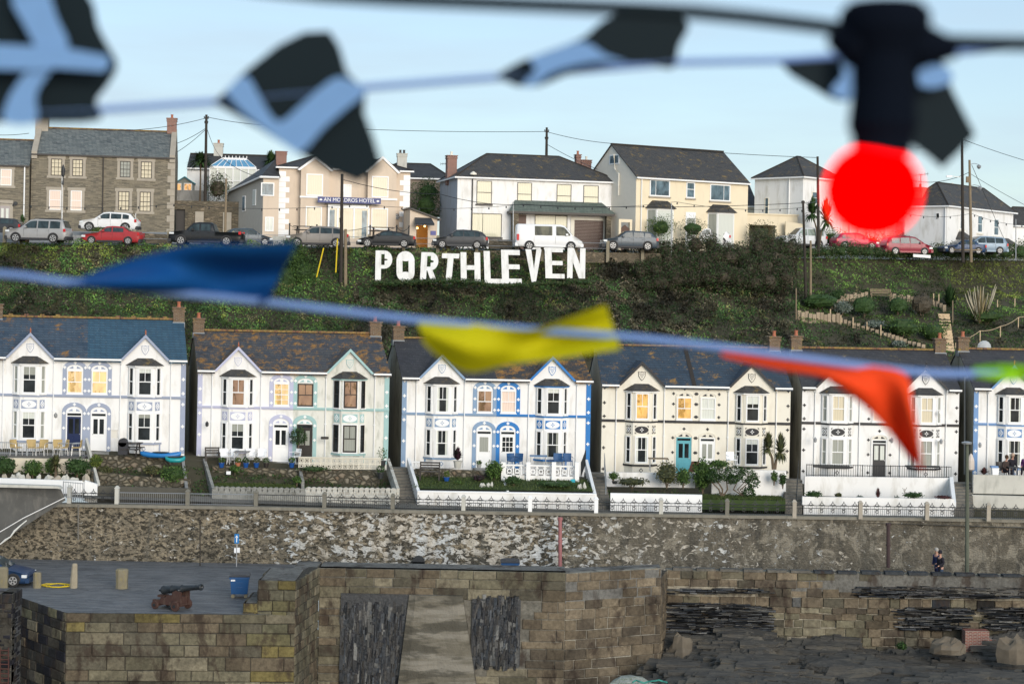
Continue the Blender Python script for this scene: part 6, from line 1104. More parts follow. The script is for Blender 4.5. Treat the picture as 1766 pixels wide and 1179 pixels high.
for px,py,w,h,pal,l,sz in ((8,818,46,34,'dark','dark shrub at the bottom left corner of the cream wall',.06),(57,822,40,32,'green','bushy green plant left of the small palm',.05),(88,818,26,30,'green','upright leafy plant just left of the small palm',.05),(133,820,52,34,'dark','dense dark bush right of the small palm',.06),(165,808,24,26,'lime','yellow-green shrub behind the steep pale wall',.05),(298,838,58,40,'green','bright green rounded bush beside the first steps',.06),(182,820,26,18,'olive','olive shrub low in the second garden',.05),(262,818,36,16,'olive','ferny plant on the lower rubble wall',.05)): shrub(px,py,31.4,w,h,pal,l,700,sz,group='garden shrubs')
spiky(96,822,31.6,34,42,'olive','small brown-green palm in front of the cream wall',70,'cordyline_palm',trunk=.45,cat='palm',lw=.03)
for i in range(10): px=5+i*15.5+random.uniform(-4,4); boulder(px,822+px*.03,31.6,random.uniform(9,20),random.uniform(4,8),CONCL if i%3 else QUOIN,'pale rockery stone behind the long low white wall','rockery_stone',group='rockery stones')
# second pair
wall2('garden_wall',[(366,802,30.9),(515,810,30.9)],1.2,ROCKW,'rubble wall under the white chairs and flower pots'); wall2('garden_wall',[(514,806,31.0),(655,812,31.0)],.95,ROCKW,'rubble wall below the pierced cream screen')
wall2('garden_wall',[(368,840,31.9),(527,843,31.9)],1.0,SCAL,'grey block front wall with scalloped top',scal=.28); wall2('garden_wall',[(527,841,31.92),(683,843,31.92)],1.0,SCALW,'pale weathered block front wall with scalloped top',scal=.28)
wall2('garden_wall',[(366,843,31.9),(350,790,30.6)],.8,SCAL,'grey sloping side wall right of the first steps',.16); wall2('garden_wall',[(684,842,31.85),(667,790,30.6)],.8,SCALW,'pale sloping side wall left of the second steps',.16); wall2('garden_wall',[(520,830,31.5),(515,808,30.9)],.4,SCAL,'low wall dividing the two middle-left gardens',.16)
def screen(px0,py0,px1,py1,s,rows,cols,label,mat,h,orn='dia'):
    a,b=P(px0,py0,s),P(px1,py1,s); rt=root('pierced_block_screen',a-Vector((0,0,h)),0,label,'screen wall'); m=MB(); bw=(b.x-a.x)/cols; bh=h/rows; dz=b.z-a.z
    for i in range(cols):
        for j in range(rows):
            x0=a.x+i*bw; z0=a.z-h+j*bh+dz*i/cols; y=a.y; t=.035; cx,cz=x0+bw/2,z0+bh/2
            m.box(x0,x0+bw,y,y+.1,z0,z0+t); m.box(x0,x0+bw,y,y+.1,z0+bh-t,z0+bh); m.box(x0,x0+t,y+.001,y+.099,z0+t,z0+bh-t); m.box(x0+bw-t,x0+bw,y+.001,y+.099,z0+t,z0+bh-t)
            r=min(bw,bh)*.26; ring_=ring(cx,cz,r*1.25,r*1.25,r*.5,0,2*math.pi,8)
            for q in ring_: m.prism(q,y+.01,y+.09)
            for sx,sz in ((1,1),(1,-1),(-1,1),(-1,-1)): m.prism([(cx+sx*r*.7,cz+sz*r*.9),(cx+sx*r*.9,cz+sz*r*.7),(cx+sx*bw*.47,cz+sz*bh*.45),(cx+sx*bw*.45,cz+sz*bh*.47)],y+.012,y+.088)
    m.build('pierced_blocks',mat,rt,world=True); m=MB(); m.add([(a.x,a.y-.04,a.z),(b.x,a.y-.04,b.z),(b.x,a.y-.04,b.z+.06),(a.x,a.y-.04,a.z+.06),(a.x,a.y+.14,a.z+.06),(b.x,a.y+.14,b.z+.06)],[(0,1,2,3),(3,2,5,4)]); m.build('coping',mat,rt,world=True); return rt
screen(515,789,657,791,31.0,2,15,'long cream screen of small pierced blocks, three hundred holes, before the stained house' if 0 else 'long cream pierced block screen before the stained turquoise house',flat('cream_blocks',(.64,.60,.50)),.6)
for px,a,l in ((387,20,'white plastic chair left of the round table, further one'),(401,-20,'white plastic chair directly left of the round table'),(432,10,'white plastic chair right of the round table'),(451,0,'white high-backed chair under the lilac house downpipe'),(508,-50,'white plastic chair by the topiary tree')): chair(px,800,30.6,l,'white',a,'white plastic chairs')
table(417,800,30.7,26,'small dark round table between white chairs',h=.72); bench(P(366,800,30.6),.75,'small brown wooden bench chair at the left of the lilac garden',DARKW,15)
def pot(px,py,s,r,h,mt,label,plant=None,ph=14,pw=14,group='plant pots',pos=None):
    rt=root('plant_pot',pos if pos is not None else P(px,py,s),0,label,'plant pot',group); m=MB(); m.lathe((0,0,0),[(r*.7,0),(r,h*.9),(r*1.1,h*.92),(r*1.1,h),(r*.9,h)],12); m.build('pot',mt,rt)
    if plant: p,k=lump((0,0,h+ph/s/2),(pw/s/2,pw/s/2,ph/s/2),160,px*.1); leafmesh('plant',p,.045*RNG.uniform(.6,1.3,160),pcol(plant,160),rt,world=False)
    return rt
BLP=flat('cobalt_glaze',(.015,.07,.25),.25,.1)
for px,mt,pl,l in ((382,BLP,'green','small cobalt pot under the first white chair'),(410,TERRA,'lime','terracotta pot with yellow-green plant'),(424,BLP,'dark','cobalt pot in the middle of the wall top'),(442,BLP,'olive','cobalt pot left of the doorstep'),(459,DARKW,'green','dark bowl pot by the doorstep'),(503,BLP,'green','wide cobalt trough under the white chair by the topiary')): pot(px,806,30.9,.16,.28,mt,l,pl,9,12)
pt=pot(514,790,30.5,.2,.35,CONC,'grey pot holding the round topiary tree in front of the black door'); tr=root('topiary_tree',P(514,778,30.5),0,'small round-headed olive tree in front of the black door','tree'); m=MB(); m.tube([(0,0,-.1),(.03,0,.5)],.04,6); m.build('trunk',BARK,tr); p,k=lump((0,0,.85),(.5,.45,.5),900,3); leafmesh('crown',p,.05*RNG.uniform(.6,1.3,900),pcol('dark',900,k+.5),tr,world=False)
shrub(512,834,31.5,18,14,'green','small bush beside the dividing wall of the middle-left gardens',300,.05); shrub(405,815,31.0,22,14,'green','trailing green plant hanging over the left rubble wall',260,.05); shrub(540,812,31.1,60,9,'dark','flat dark creeping plant on top of the rubble wall',300,.05,stem=False)
pot(659,806,30.8,.2,.4,IRON,'black pot at the right end of the cream screen','green',22,16); pot(656,825,31.2,.18,.35,IRON,'black pot below the other one, beside the pale side wall','dark',12,14)
m=MB(); p=P(394,815,31.1); m.box(p.x-.12,p.x+.12,p.y,p.y+.03,p.z-.09,p.z+.09); tag(m.build('small_sign',WPLAS),'tiny white notice on the left rubble wall','sign')
for x0,x1,s_,g_,nm,l in ((372,512,31.4,GRASS,'lawn','narrow strip of lawn behind the grey scalloped wall'),): m=MB(); a,b=P(x0,832,s_),P(x1,838,s_); m.box(a.x,b.x,94.9,96.3,b.z-.4,b.z-.02); tag(m.build(nm,GRASS),l,'lawn')
# third pair
wall2('garden_wall',[(720,848,31.85),(1027,853,31.85)],1.05,WHITE,'long white front wall of the blue-trimmed pair',cap=WHITE2); wall2('garden_wall',[(720,848,31.85),(702,789,30.4)],.95,WHITE2,'white sloping side wall right of the second steps',.16); wall2('garden_wall',[(1024,852,31.8),(1009,792,30.4)],.95,WHITE2,'white sloping side wall left of the third steps',.16)
wall2('garden_wall',[(874,846,31.7),(866,825,31.0)],.4,WHITE2,'short white divider between the two lawns',.12); wall2('garden_wall',[(716,808,30.9),(868,812,30.9)],.6,ROCKW,'low pebbly bank wall behind the left lawn')
wall2('terrace_wall',[(870,818,31.0),(996,822,31.0)],.75,WHITE,'white terrace wall stained with rust under the white screen'); screen(872,802,994,805,30.95,1,9,'white screen of large round-pierced blocks before the blue house',WHITE2,.62)
for i,px in enumerate((868,911,955,995)): m=MB(); p=P(px,823,31.05); m.box(p.x-.12,p.x+.12,p.y-.04,p.y+.2,p.z-.4,p.z+.85); tag(m.build('screen_pier',WHITE2),('first','second','third','last')[i]+' square white pier of the white pierced screen, counted from the yellow-green shrub','pier','piers of the white screen')
screen(710,797,748,798,30.8,1,5,'small white lattice panel at the left of the grey-blue house',WHITE2,.34)
m=MB(); a,b=P(722,838,31.6),P(1018,843,31.6); LAWN=[(a.x-.1,95.0),(b.x+.2,95.0),(b.x-.1,97.2),(a.x-.3,97.2)]
m.add([(LAWN[0][0],95,a.z-.10),(LAWN[1][0],95,b.z-.10),(LAWN[2][0],97.3,b.z+.28),(LAWN[3][0],97.3,a.z+.28)],[(0,1,2,3)]); tag(m.build('lawn',GRASS),'sloping green lawn behind the long white front wall','lawn')
bench(P(741,826,31.2),1.05,'dark wooden bench on the lawn of the grey-blue house',DARKW); pot(770,829,31.3,.17,.22,BLP,'blue pot with a yellow plant beside the dark bench','lime',10,10); shrub(852,828,31.1,34,36,'green','upright yellow-green shrub at the left end of the white screen',800,.055); shrub(825,830,31.2,24,12,'purple','low purple flowering plant on the middle lawn',200,.04); shrub(790,836,31.3,20,8,'green','small clump at the lawn edge',150,.04); shrub(885,835,31.4,34,16,'dark','dark low shrub below the rust stain',350,.05); shrub(960,838,31.5,80,9,'dark','creeping dark border plants below the white terrace wall',500,.05,stem=False)
pot(789,807,30.6,.24,.42,CONCL,'pale stone pot holding a big dark purple plant'); spiky(789,793,30.6,24,26,'purple','dark purple leafy plant standing in the pale stone pot',60,'purple_plant',lw=.06); pot(826,806,30.4,.14,.18,CONCL,'small bowl of flowers on the doorstep of the one-paned door','green',7,10)
for px,a,l in ((884,30,'folding navy chair left end behind the white screen'),(892,-20,'second navy chair, beside the folding one'),(962,0,'navy lattice chair right of the long table'),(979,10,'navy lattice chair nearest the blue corner strip')): chair(px,808,30.4,l,'blue',a,'navy chairs behind the white screen')
table(928,808,30.4,30,'blue topped table behind the white screen',flat('blue_table',(.1,.2,.35)),h=.75)
m=MB(); p=P(988,829,31.1); m.box(p.x-.13,p.x+.13,p.y-.03,p.y,p.z-.1,p.z+.1); tag(m.build('small_sign',flat('cyan_sign',(.03,.4,.5))),'small cyan notice on the white terrace wall','sign')
for i in range(5): boulder((832,842,848,1000,1008)[i],838-(i<3)*3,31.5,(10,7,6,9,7)[i],4,CONCL,'pale stone set in the lawn of the blue-trimmed pair','rockery_stone',group='lawn stones')
rs=MB(); a=P(909,816,30.98); rs.prism([(a.x-.07,a.z+.1),(a.x+.09,a.z+.12),(a.x+.05,a.z-.28),(a.x-.0,a.z-.33)],a.y-.05,a.y-.045); 
o=rs.build('rust_stain',flat('rust_stain',(.45,.2,.04),.9,.3,6)); tag(o,'orange rust streak on the white terrace wall','stain')
railing('iron_railing',[(1002,822,30.9),(1010,800,30.4)],.8,'short black railing at the top of the third steps')
# fourth pair
wall2('garden_wall',[(1053,850,31.9),(1211,853,31.9)],.95,WHITE2,'low white front wall of the cream pair, left half',cap=None); wall2('terrace_wall',[(1046,814,30.9),(1199,816,30.9)],.8,WHITE,'white terrace wall under the turquoise door'); wall2('terrace_wall',[(1228,808,31.0),(1356,812,31.0)],1.6,WHITE,'tall white wall behind the trained bush',cap=None)
railing('iron_railing',[(1045,852,31.8),(1042,805,30.6)],.75,'grey handrail beside the third steps',STEEL); railing('iron_railing',[(1373,870,31.7),(1377,812,30.6)],.6,'black handrail at the left of the wide white house')
for px,py,w,h,pal,l,n,sz in ((1090,838,70,16,'olive','low mixed plants behind the low white front wall',500,.05),(1150,838,46,46,'olive','feathery rosemary bush in front of the white terrace wall',900,.05),(1178,838,30,34,'green','loose grassy shrub right of the rosemary',500,.05),(1212,848,44,62,'green','tall leafy green bush left of the trained bush',1300,.06),(1058,828,22,16,'green','small shrub in a bowl by the third steps',220,.045),(1240,806,44,14,'green','leafy planting on top of the tall white wall',400,.05),(1335,832,14,22,'green','small climbing shrub against the tall white wall',200,.045),(1350,838,16,24,'dark','dark shrub in the corner of the tall white wall',250,.05)): shrub(px,py,31.2,w,h,pal,l,n,sz,group='garden shrubs')
tb=root('trained_bush',P(1263,858,31.5),0,'wide flat-topped bush with bare branching trunk against the tall white wall','bush'); m=MB()
for dx in (-1.3,-.9,-.35,.3,.75,1.05): m.tube([(-.55 if dx<.2 else .75,0,0),(dx*.5-.1,0,.45),(dx,0,1.0)],[.06,.045,.025],6)
m.build('trunk',BARK,tb); q=[];
for x,z,w,h in ((-.6,1.35,.7,.38),(.1,1.4,.7,.36),(.75,1.25,.6,.42),(-1.0,1.1,.45,.3),(1.1,.95,.4,.4),(.9,.3,.35,.35),(.0,1.0,.4,.25)): p,k=lump((x,0,z),(w,.4,h),700,x); q.append(p)
q=np.concatenate(q); leafmesh('crown',q,.05*RNG.uniform(.6,1.3,len(q)),pcol('dark',len(q)),tb,world=False)
gs=MB(); a,b=P(1190,862,31.9),P(1355,864,31.9); gs.box(a.x,b.x,94.4,96.2,a.z-.5,a.z+.05); tag(gs.build('grass_verge',GRASS),'grass strip at the foot of the tall white wall','grass')
spiky(1335,806,30.7,52,66,'olive','two-headed cordyline palm on the tall white wall',80,'cordyline_palm',trunk=.5,heads=2,cat='palm',lw=.04)
table(1135,812,30.6,34,'folding trestle table left of the turquoise door',TIMBER); m=MB(); p=P(1194,814,30.5)
for sg in (-1,1): m.add([p+Vector((sg*.05,0,.62)),p+Vector((sg*.05+.3,0,.62)),p+Vector((sg*.25+.3,0,0)),p+Vector((sg*.25,0,0)),p+Vector((sg*.05,.03,.62)),p+Vector((sg*.05+.3,.03,.62)),p+Vector((sg*.25+.3,.03,0)),p+Vector((sg*.25,.03,0))],[(0,1,2,3),(4,7,6,5),(0,4,5,1),(3,2,6,7)])
tag(m.build('folded_deckchair',flat('red_brown_wood',(.12,.05,.03))),'folded red-brown deckchair leaning right of the turquoise door','chair')
chair(1262,806,30.9,'white plastic chair on the tall white wall terrace','white',20); m=MB(); p=P(1116,818,30.88); m.lathe(p,[(.14,-.02),(.14,.02)],12,'y'); o=m.build('oval_sign',flat('yellow_sign',(.6,.55,.1))); o.scale=(1,1,.55); tag(o,'oval yellow-green plaque on the white terrace wall','sign')
spiky(1215,812,30.6,20,20,'green','spiky yucca beside the white door of the cream house',40,'yucca',lw=.03); pot(1060,834,31.3,.16,.15,IRON,'black bowl at the left end of the cream garden')
# wide white house
wall2('terrace_wall',[(1388,821,30.7),(1643,824,30.7)],1.6,WHITE,'high white terrace wall of the wide white house'); wall2('garden_wall',[(1384,856,31.7),(1646,860,31.7)],1.0,WHITE,'lower white front wall with planting along its top'); wall2('garden_wall',[(1649,866,31.7),(1644,822,30.7)],1.0,WHITE2,'white end wall left of the last steps',.2)
railing('iron_railing',[(1391,821,30.65),(1640,825,30.65)],.66,'long black iron railing on the high white terrace wall',gap=.13)
for px,w,l in ((1433,62,'dark shelf under the left bay of the wide white house'),(1590,58,'dark shelf under the right bay of the wide white house')): m=MB(); p=P(px,805,30.2); m.box(p.x-w/60,p.x+w/60,p.y-.35,p.y,p.z,p.z+.1); tag(m.build('bay_shelf',IRON),l,'shelf','shelves under the bays')
for px,py,w,h,pal,l in ((1404,858,34,13,'dark','dark cushion plant at the left end of the lower white wall'),(1446,858,12,9,'olive','tiny olive tuft on the lower white wall'),(1482,872,18,20,'grey','rounded grey-green bush spilling over the lower white wall by a post'),(1546,876,20,24,'grey','rounded grey-green bush spilling over the wall, centre'),(1575,859,42,12,'dark','wide dark cushion plant right of the bare twig'),(1627,860,32,6,'red','flat reddish plant at the right end of the lower white wall')): shrub(px,py,31.6,w,h,pal,l,300,.045,group='plants on the lower white wall',stem=False)
spiky(1514,858,31.4,16,20,'red','wispy reddish grass tuft on the lower white wall',50,'grass_tuft',lw=.02); m=MB(); p=P(1560,858,31.5); m.tube([p,p+Vector((0,0,.5))],.012,4); m.tube([p+Vector((0,0,.3)),p+Vector((-.12,0,.55))],.01,4); m.tube([p+Vector((0,0,.35)),p+Vector((.12,0,.58))],.01,4); tag(m.build('bare_twig',BARK),'thin bare sapling on the lower white wall','sapling')
# last house
wall2('terrace_wall',[(1679,818,30.9),(1830,821,30.9)],1.05,CONCL,'pale concrete patio wall, upper tier, at the right edge'); wall2('terrace_wall',[(1677,853,31.05),(1830,857,31.05)],.95,CONCL,'pale concrete wall, lower tier, at the right edge')
spiky(1697,818,30.9,26,14,'red','dark red spiky plants on the concrete patio wall',60,'spiky_plant',lw=.03)
m=MB(); p=P(1717,819,30.85); m.prism([(p.x-.16,p.z),(p.x+.16,p.z),(p.x+.2,p.z+.4),(p.x-.2,p.z+.4)],p.y,p.y+.3); m.box(p.x-.25,p.x+.15,p.y-.02,p.y+.32,p.z+.4,p.z+.5,1); tag(m.build('patio_planter',[WHITE2,TRIM['sea']]),'white planter box with blue lid on the concrete patio','planter'); table(1747,820,30.7,20,'low dark round table between the seated people',IRON,h=.5)
# people
SKIN=flat('skin',(.50,.28,.20),.6,.05)
def skin(name,J,E,mat,rt,sub=2,rootv=0):
    me=bpy.data.meshes.new(name); me.from_pydata([j[:3] for j in J],E,[]); o=bpy.data.objects.new(name,me); COL.objects.link(o); o.parent=rt; md=o.modifiers.new('s','SKIN'); md.use_smooth_shade=True
    for v,j in zip(me.skin_vertices[0].data,J): v.radius=(j[3],j[4] if len(j)>4 else j[3])
    me.skin_vertices[0].data[rootv].use_root=True; sm=o.modifiers.new('u','SUBSURF'); sm.levels=sm.render_levels=sub; me.materials.append(mat); return o
def person(pos,rz,label,coat,legs,hair,sit=False,step=.2,group=None,lean=0,longcoat=False,hat=None):
    rt=root('person',pos,R(rz),label,'person',group); h0=.92 if not sit else .47; f=-1
    if not sit: LG=[[(.09,-step*.2,.52),(.09,-step,.10),(.09,-step-.14,.04)],[(-.09,step*.15,.52),(-.09,step,.12),(-.09,step-.14,.05)]]
    else: LG=[[(.12,-.42,.5),(.12,-.45,.1),(.12,-.6,.05)],[(-.12,-.40,.5),(-.12,-.5,.1),(-.12,-.64,.05)]]
    z=h0; J=[(0,0,z,.13,.11),(0,-lean*.3,z+.28,.13,.10),(0,-lean*.6,z+.48,.15,.10),(0,-lean*.7,z+.56,.055),(0,-lean*.8-.01,z+.63,.05),(0,-lean*.8-.03,z+.70,.085,.095),(0,-lean*.8-.03,z+.79,.075,.09)]; E=[(i,i+1) for i in range(6)]
    for sg,L in zip((1,-1),LG):
        k=len(J); J+=[(sg*.09,0,z-.04,.095)]+[(*L[0],.062),(*L[1],.043),(*L[2],.04)]; E+=[(0,k),(k,k+1),(k+1,k+2),(k+2,k+3)]
    arms=[]
    for sg in (1,-1):
        k=len(J); y=-lean*.6; ea=(sg*.24,y+.03,z+.24); ha=(sg*.2,y-.22,z+.12) if sit or sg>0 else (sg*.23,y-.05,z-.02); arms+=[ea,ha]
        J+=[(sg*.18,y,z+.47,.055),(*ea,.042),(*ha,.03),(ha[0],ha[1]-.07,ha[2]-.03,.035,.018)]; E+=[(2,k),(k,k+1),(k+1,k+2),(k+2,k+3)]
    skin('body',J,E,SKIN,rt)
    hd=J[6]; m=MB(); m.lathe((hd[0],hd[1]-.12,hd[2]-.05),[(.0,-.02),(.015,0),(.02,.02),(0,.025)],6,'y'); 
    for sx in (-1,1): m.lathe((sx*.035,hd[1]-.085,hd[2]-.02),[(.0,-.008),(.012,0),(0,.008)],6,'y',1); m.box(sx*.085-.012,sx*.085+.012,hd[1]-.01,hd[1]+.03,hd[2]-.06,hd[2]+.0)
    m.box(-.025,.025,hd[1]-.1,hd[1]-.08,hd[2]-.1,hd[2]-.09,1); m.build('face',[SKIN,IRON],rt)
    skin('coat',[(J[0][0],J[0][1],z-(.32 if longcoat else .08),.17,.14),(0,-lean*.2,z+.15,.165,.13),(0,-lean*.6,z+.46,.185,.13),(0,-lean*.7,z+.545,.085,.08)]+[(sg*.19,-lean*.6,z+.47,.085) for sg in (1,-1)]+[(*arms[0],.068),(*arms[1],.052),(*arms[2],.068),(*arms[3],.052)],[(0,1),(1,2),(2,3),(2,4),(2,5),(4,6),(6,7),(5,8),(8,9)],coat,rt)
    for sg,L in zip((1,-1),LG): skin('trouser_leg',[(sg*.09,0,z-.02,.115),(*L[0],.08),(L[1][0],L[1][1],L[1][2]+.02,.065)],[(0,1),(1,2)],legs,rt); m=MB(); q=L[2]; m.box(q[0]-.05,q[0]+.05,q[1]-.12,q[1]+.16,q[2]-.05,q[2]+.05); m.build('shoe',IRON,rt)
    m=MB(); m.lathe((0,hd[1]+.015,hd[2]-.07),[(.098,-.01),(.108,.06),(.102,.12),(.07,.17),(.02,.19)],12); m.build('hat' if hat else 'hair',hat or hair,rt,smooth=True); return rt
JK=flat('navy_coat_cloth',(.015,.025,.08),.9,.15); BK=flat('black_coat_cloth',(.014,.013,.02),.9,.15); JN=flat('blue_jeans',(.05,.07,.11),.9); GH=flat('grey_hair',(.35,.33,.3),.9); BH=flat('brown_hair',(.06,.035,.02),.9)
pp=P(1622,1006,33.6); pp.z=.03; person(pp,-70,'man in a black coat and dark cap walking left on the quay road','' and 0 or BK,JN,BH,longcoat=True,hat=BK,lean=.05); p2=P(1616,1007,33.3); p2.z=.03; person(p2,-60,'person in a long navy coat walking just ahead of the man in black',JK,JK,GH,longcoat=True,step=.12,lean=.08)
person(P(1731,824,30.6)+Vector((0,0,-.05)),40,'seated person in a dark brown coat hunched toward the low table',flat('brown_coat',(.05,.035,.03),.9),BK,BH,sit=True,lean=.2); person(P(1744,822,30.4)+Vector((0,0,-.0)),10,'seated balding man in black pullover behind the low table',BK,JN,flat('pale_hair',(.42,.3,.22)),sit=True,lean=.15); person(P(1769,822,30.5),-30,'seated person in a purple top cut by the right edge of the photo',flat('purple_top',(.10,.03,.12),.9),BK,BH,sit=True)
for px,l in ((1727,'wicker patio chair under the person in brown'),(1744,'patio chair under the balding man'),(1770,'patio chair at the right edge of the concrete patio')): chair(px,823,30.45,l,'dark',0,'chairs on the concrete patio')
m=MB(); p=P(1674,812,30.3); m.lathe(p,[(.05,0),(.22,.1),(.2,.6),(.1,.9),(.03,1.0)],10); tag(m.build('furled_parasol',flat('cream_canvas',(.6,.52,.45))),'furled pale parasol at the alley mouth by the last house','parasol')
m=MB(); a=P(1650,800,28.5); m.box(a.x,a.x+.8,a.y,a.y+.1,a.z-1,a.z+1.3); tag(m.build('alley_door',DARKW),'dark tall gate closing the alley beside the last house','gate')
# ---------------------------------------------------------------- retaining wall and its ornate fence
WT=[(-80,872,32.4),(120,868,32.4),(445,873,32.4),(720,879,32.4),(1030,884,32.35),(1370,889,32.3),(1640,893,32.2),(1860,897,32.1)]
def peel():
    t=NT('peeling_render_over_rubble'); o=t.n('TexCoord').outputs['Object']; x=t.n('SeparateXYZ'); t.l(o,x.inputs[0]); X=x.outputs[0]
    vm=t.mapp(o,(3.6,.3,8.5)); n3=t.noise(o,1.5,6); vv=t.n('VectorMath',operation='ADD'); t.l(vm,vv.inputs[0]); q=t.n('CombineXYZ'); t.l(n3,q.inputs[0]); t.l(t.noise(o,2.7,3),q.inputs[2]); t.l(q.outputs[0],vv.inputs[1])
    vo=t.n('TexVoronoi',feature='F1',i_Scale=1.0,i_Randomness=1.0); t.l(vv.outputs[0],vo.inputs['Vector']); ve=t.n('TexVoronoi',feature='DISTANCE_TO_EDGE',i_Scale=1.0); t.l(vv.outputs[0],ve.inputs['Vector'])
    cc=t.n('SeparateXYZ'); t.l(vo.outputs['Color'],cc.inputs[0]); stone=t.ramp(cc.outputs[0],[(.0,(.03,.028,.022)),(.35,(.09,.078,.058)),(.6,(.19,.165,.12)),(.8,(.28,.24,.18)),(1,(.06,.056,.048))])
    stone=t.mix(t.ramp(t.noise(o,7,5),[(.35,0),(.7,.5)]),stone,(.16,.13,.09)); mort=t.mix(t.noise(o,3,5),(.19,.16,.11),(.36,.30,.215)); rub=t.mix(t.ramp(ve.outputs['Distance'],[(.03,0),(.3,1)]),mort,stone)
    # peeled patches, more in the middle; object origin is at the wall's middle
    zl=t.ramp(t.math('MULTIPLY_ADD',X,1/56.) if 0 else t.math('ADD',t.math('DIVIDE',X,58),.5),[(.0,.29),(.12,.33),(.24,.37),(.33,.43),(.42,.465),(.52,.46),(.565,.42),(.66,.39),(.8,.35),(1,.28)])
    pn=t.noise(t.mapp(o,(1,1,1.7),(4,0,0)),2.5,9,.6,.64); pf=t.ramp(t.math('ADD',t.math('ADD',pn,zl),-.48),[(.47,0),(.495,1)]); plast=t.mix(t.ramp(t.noise(o,2.2,8,.3,.7),[(.3,0),(.7,1)]),(.27,.235,.175),(.60,.56,.495)); plast=t.mix(t.ramp(t.noise(t.mapp(o,(1,1,.4)),.8,3),[(.45,0),(.6,.7)]),plast,(.52,.55,.56))
    dk=t.mix(t.noise(o,5,6),(.035,.035,.028),(.12,.11,.09)); dz=t.ramp(t.math('ADD',t.math('DIVIDE',X,58),.5),[(.02,.35),(.36,.6),(.44,1),(.55,1),(.6,.4),(.64,0)]); dn=t.ramp(t.noise(t.mapp(o,(1,1,1.3),(9,3,1)),1.1,9,.4,.7),[(.47,0),(.52,1)]); rub=t.mix(t.math('MULTIPLY',dz,dn),rub,dk)
    ren=t.mix(t.noise(t.mapp(o,(1,1,.5)),1.6,8,.4,.65),(.028,.027,.021),(.19,.17,.135)); rz=t.ramp(t.math('ADD',t.math('ADD',t.math('DIVIDE',X,58),.5),t.math('MULTIPLY',t.math('SUBTRACT',t.noise(o,.9,5),.5),.16)),[(.555,0),(.60,.88)]); ren=t.mix(t.ramp(t.noise(t.mapp(o,(1.2,1,.35),(1,1,1)),.9,5),[(.5,0),(.64,.8)]),ren,(.05,.048,.042)); ren=t.mix(t.ramp(t.noise(t.mapp(o,(1,1,.8),(7,1,2)),1.3,10,.6,.75),[(.5,0),(.56,.75)]),ren,(.27,.245,.195)); ren=t.mix(t.ramp(t.noise(o,14,3),[(.62,0),(.7,.35)]),ren,(.35,.32,.27))
    c=t.mix(rz,t.mix(t.ramp(t.noise(t.mapp(o,(1,1,1.8),(2,8,5)),3.6,6,.5,.66),[(.50,0),(.56,.9)]),rub,(.03,.028,.022)),ren); c=t.mix(pf,c,plast); c=t.mix(t.ramp(t.noise(t.mapp(o,(2.5,1,.22),(5,0,0)),.9,4),[(.56,0),(.7,.5)]),c,(.10,.095,.08))
    h=t.math('ADD',t.math('MULTIPLY',t.ramp(ve.outputs['Distance'],[(.02,0),(.2,1)]),.5),t.math('ADD',t.math('MULTIPLY',pf,.5),t.noise(o,9,5))); return t.fin(c,.92,h,.9,.06,.15)
m=MB(); nx=90; V=[];F=[]; Q=[P(*p) for p in WT]; xs_=[lin(Q[0].x,Q[-1].x,i/nx) for i in range(nx+1)]
for x in xs_:
    t=interp(x,[q.x for q in Q],[q.z for q in Q]); y=interp(x,[q.x for q in Q],[q.y for q in Q])
    for j in range(9): z=lin(-.1,t-.12,j/8); V.append((x,y-.35*(1-j/8)+nz(x,z,.8)*.05,z))
for i in range(nx): F+=[(i*9+j,i*9+9+j,i*9+10+j,i*9+j+1) for j in range(8)]
m.add(V,F); rw=root('retaining_wall',(0,92.9,0),0,'tall harbour retaining wall of rubble with peeling pale render','wall'); o=m.build('wall_face',peel(),rw,world=True)
m=MB(); 
for a,b in zip(Q,Q[1:]): m.add([a+Vector((0,-.15,-.16)),b+Vector((0,-.15,-.16)),b+Vector((0,-.15,0)),a+Vector((0,-.15,0)),a+Vector((0,.5,0)),b+Vector((0,.5,0))],[(0,1,2,3),(3,2,5,4)])
m.build('coping',flat('coping_stone',(.20,.185,.15),.9,.3,1.5,.5,dirt=((.08,.08,.06),.6)),rw,world=True)
fpx=[119,201,323,441,559,677,799,914,1028,1140,1254,1370,1484,1599,1705,1800]; GP=flat('lichened_grey_post',(.17,.16,.13),.9,.3,4,.5); WP=[CONCL,CONCL,GP,GP,GP,GP,CONCL,WHITE2,WHITE2,CONCL,GP,QUOIN,QUOIN,QUOIN,QUOIN,QUOIN]
ff=root('promenade_fence',P(883,880,32.3),0,'ornate black iron fence with stone posts along the top of the retaining wall','fence'); PB=[]
for i,px in enumerate(fpx):
    b=P(px,interp(px,[w[0] for w in WT],[w[1] for w in WT]),32.35); m=MB(); w_=.105; h=.95 if i<2 else .82
    m.box(b.x-w_,b.x+w_,b.y-.13+.1,b.y+.23,b.z-.12,b.z+h-.1); m.add([(b.x-w_-.03,b.y-.06,b.z+h-.1),(b.x+w_+.03,b.y-.06,b.z+h-.1),(b.x+w_+.03,b.y+.26,b.z+h-.1),(b.x-w_-.03,b.y+.26,b.z+h-.1),(b.x-.05,b.y+.1,b.z+h+.04),(b.x+.05,b.y+.1,b.z+h+.04)],[(0,1,5,4),(1,2,5),(2,3,4,5),(3,0,4),(3,2,1,0)]); m.build('post',WP[i],ff,world=True); PB.append(b+Vector((0,.1,0)))
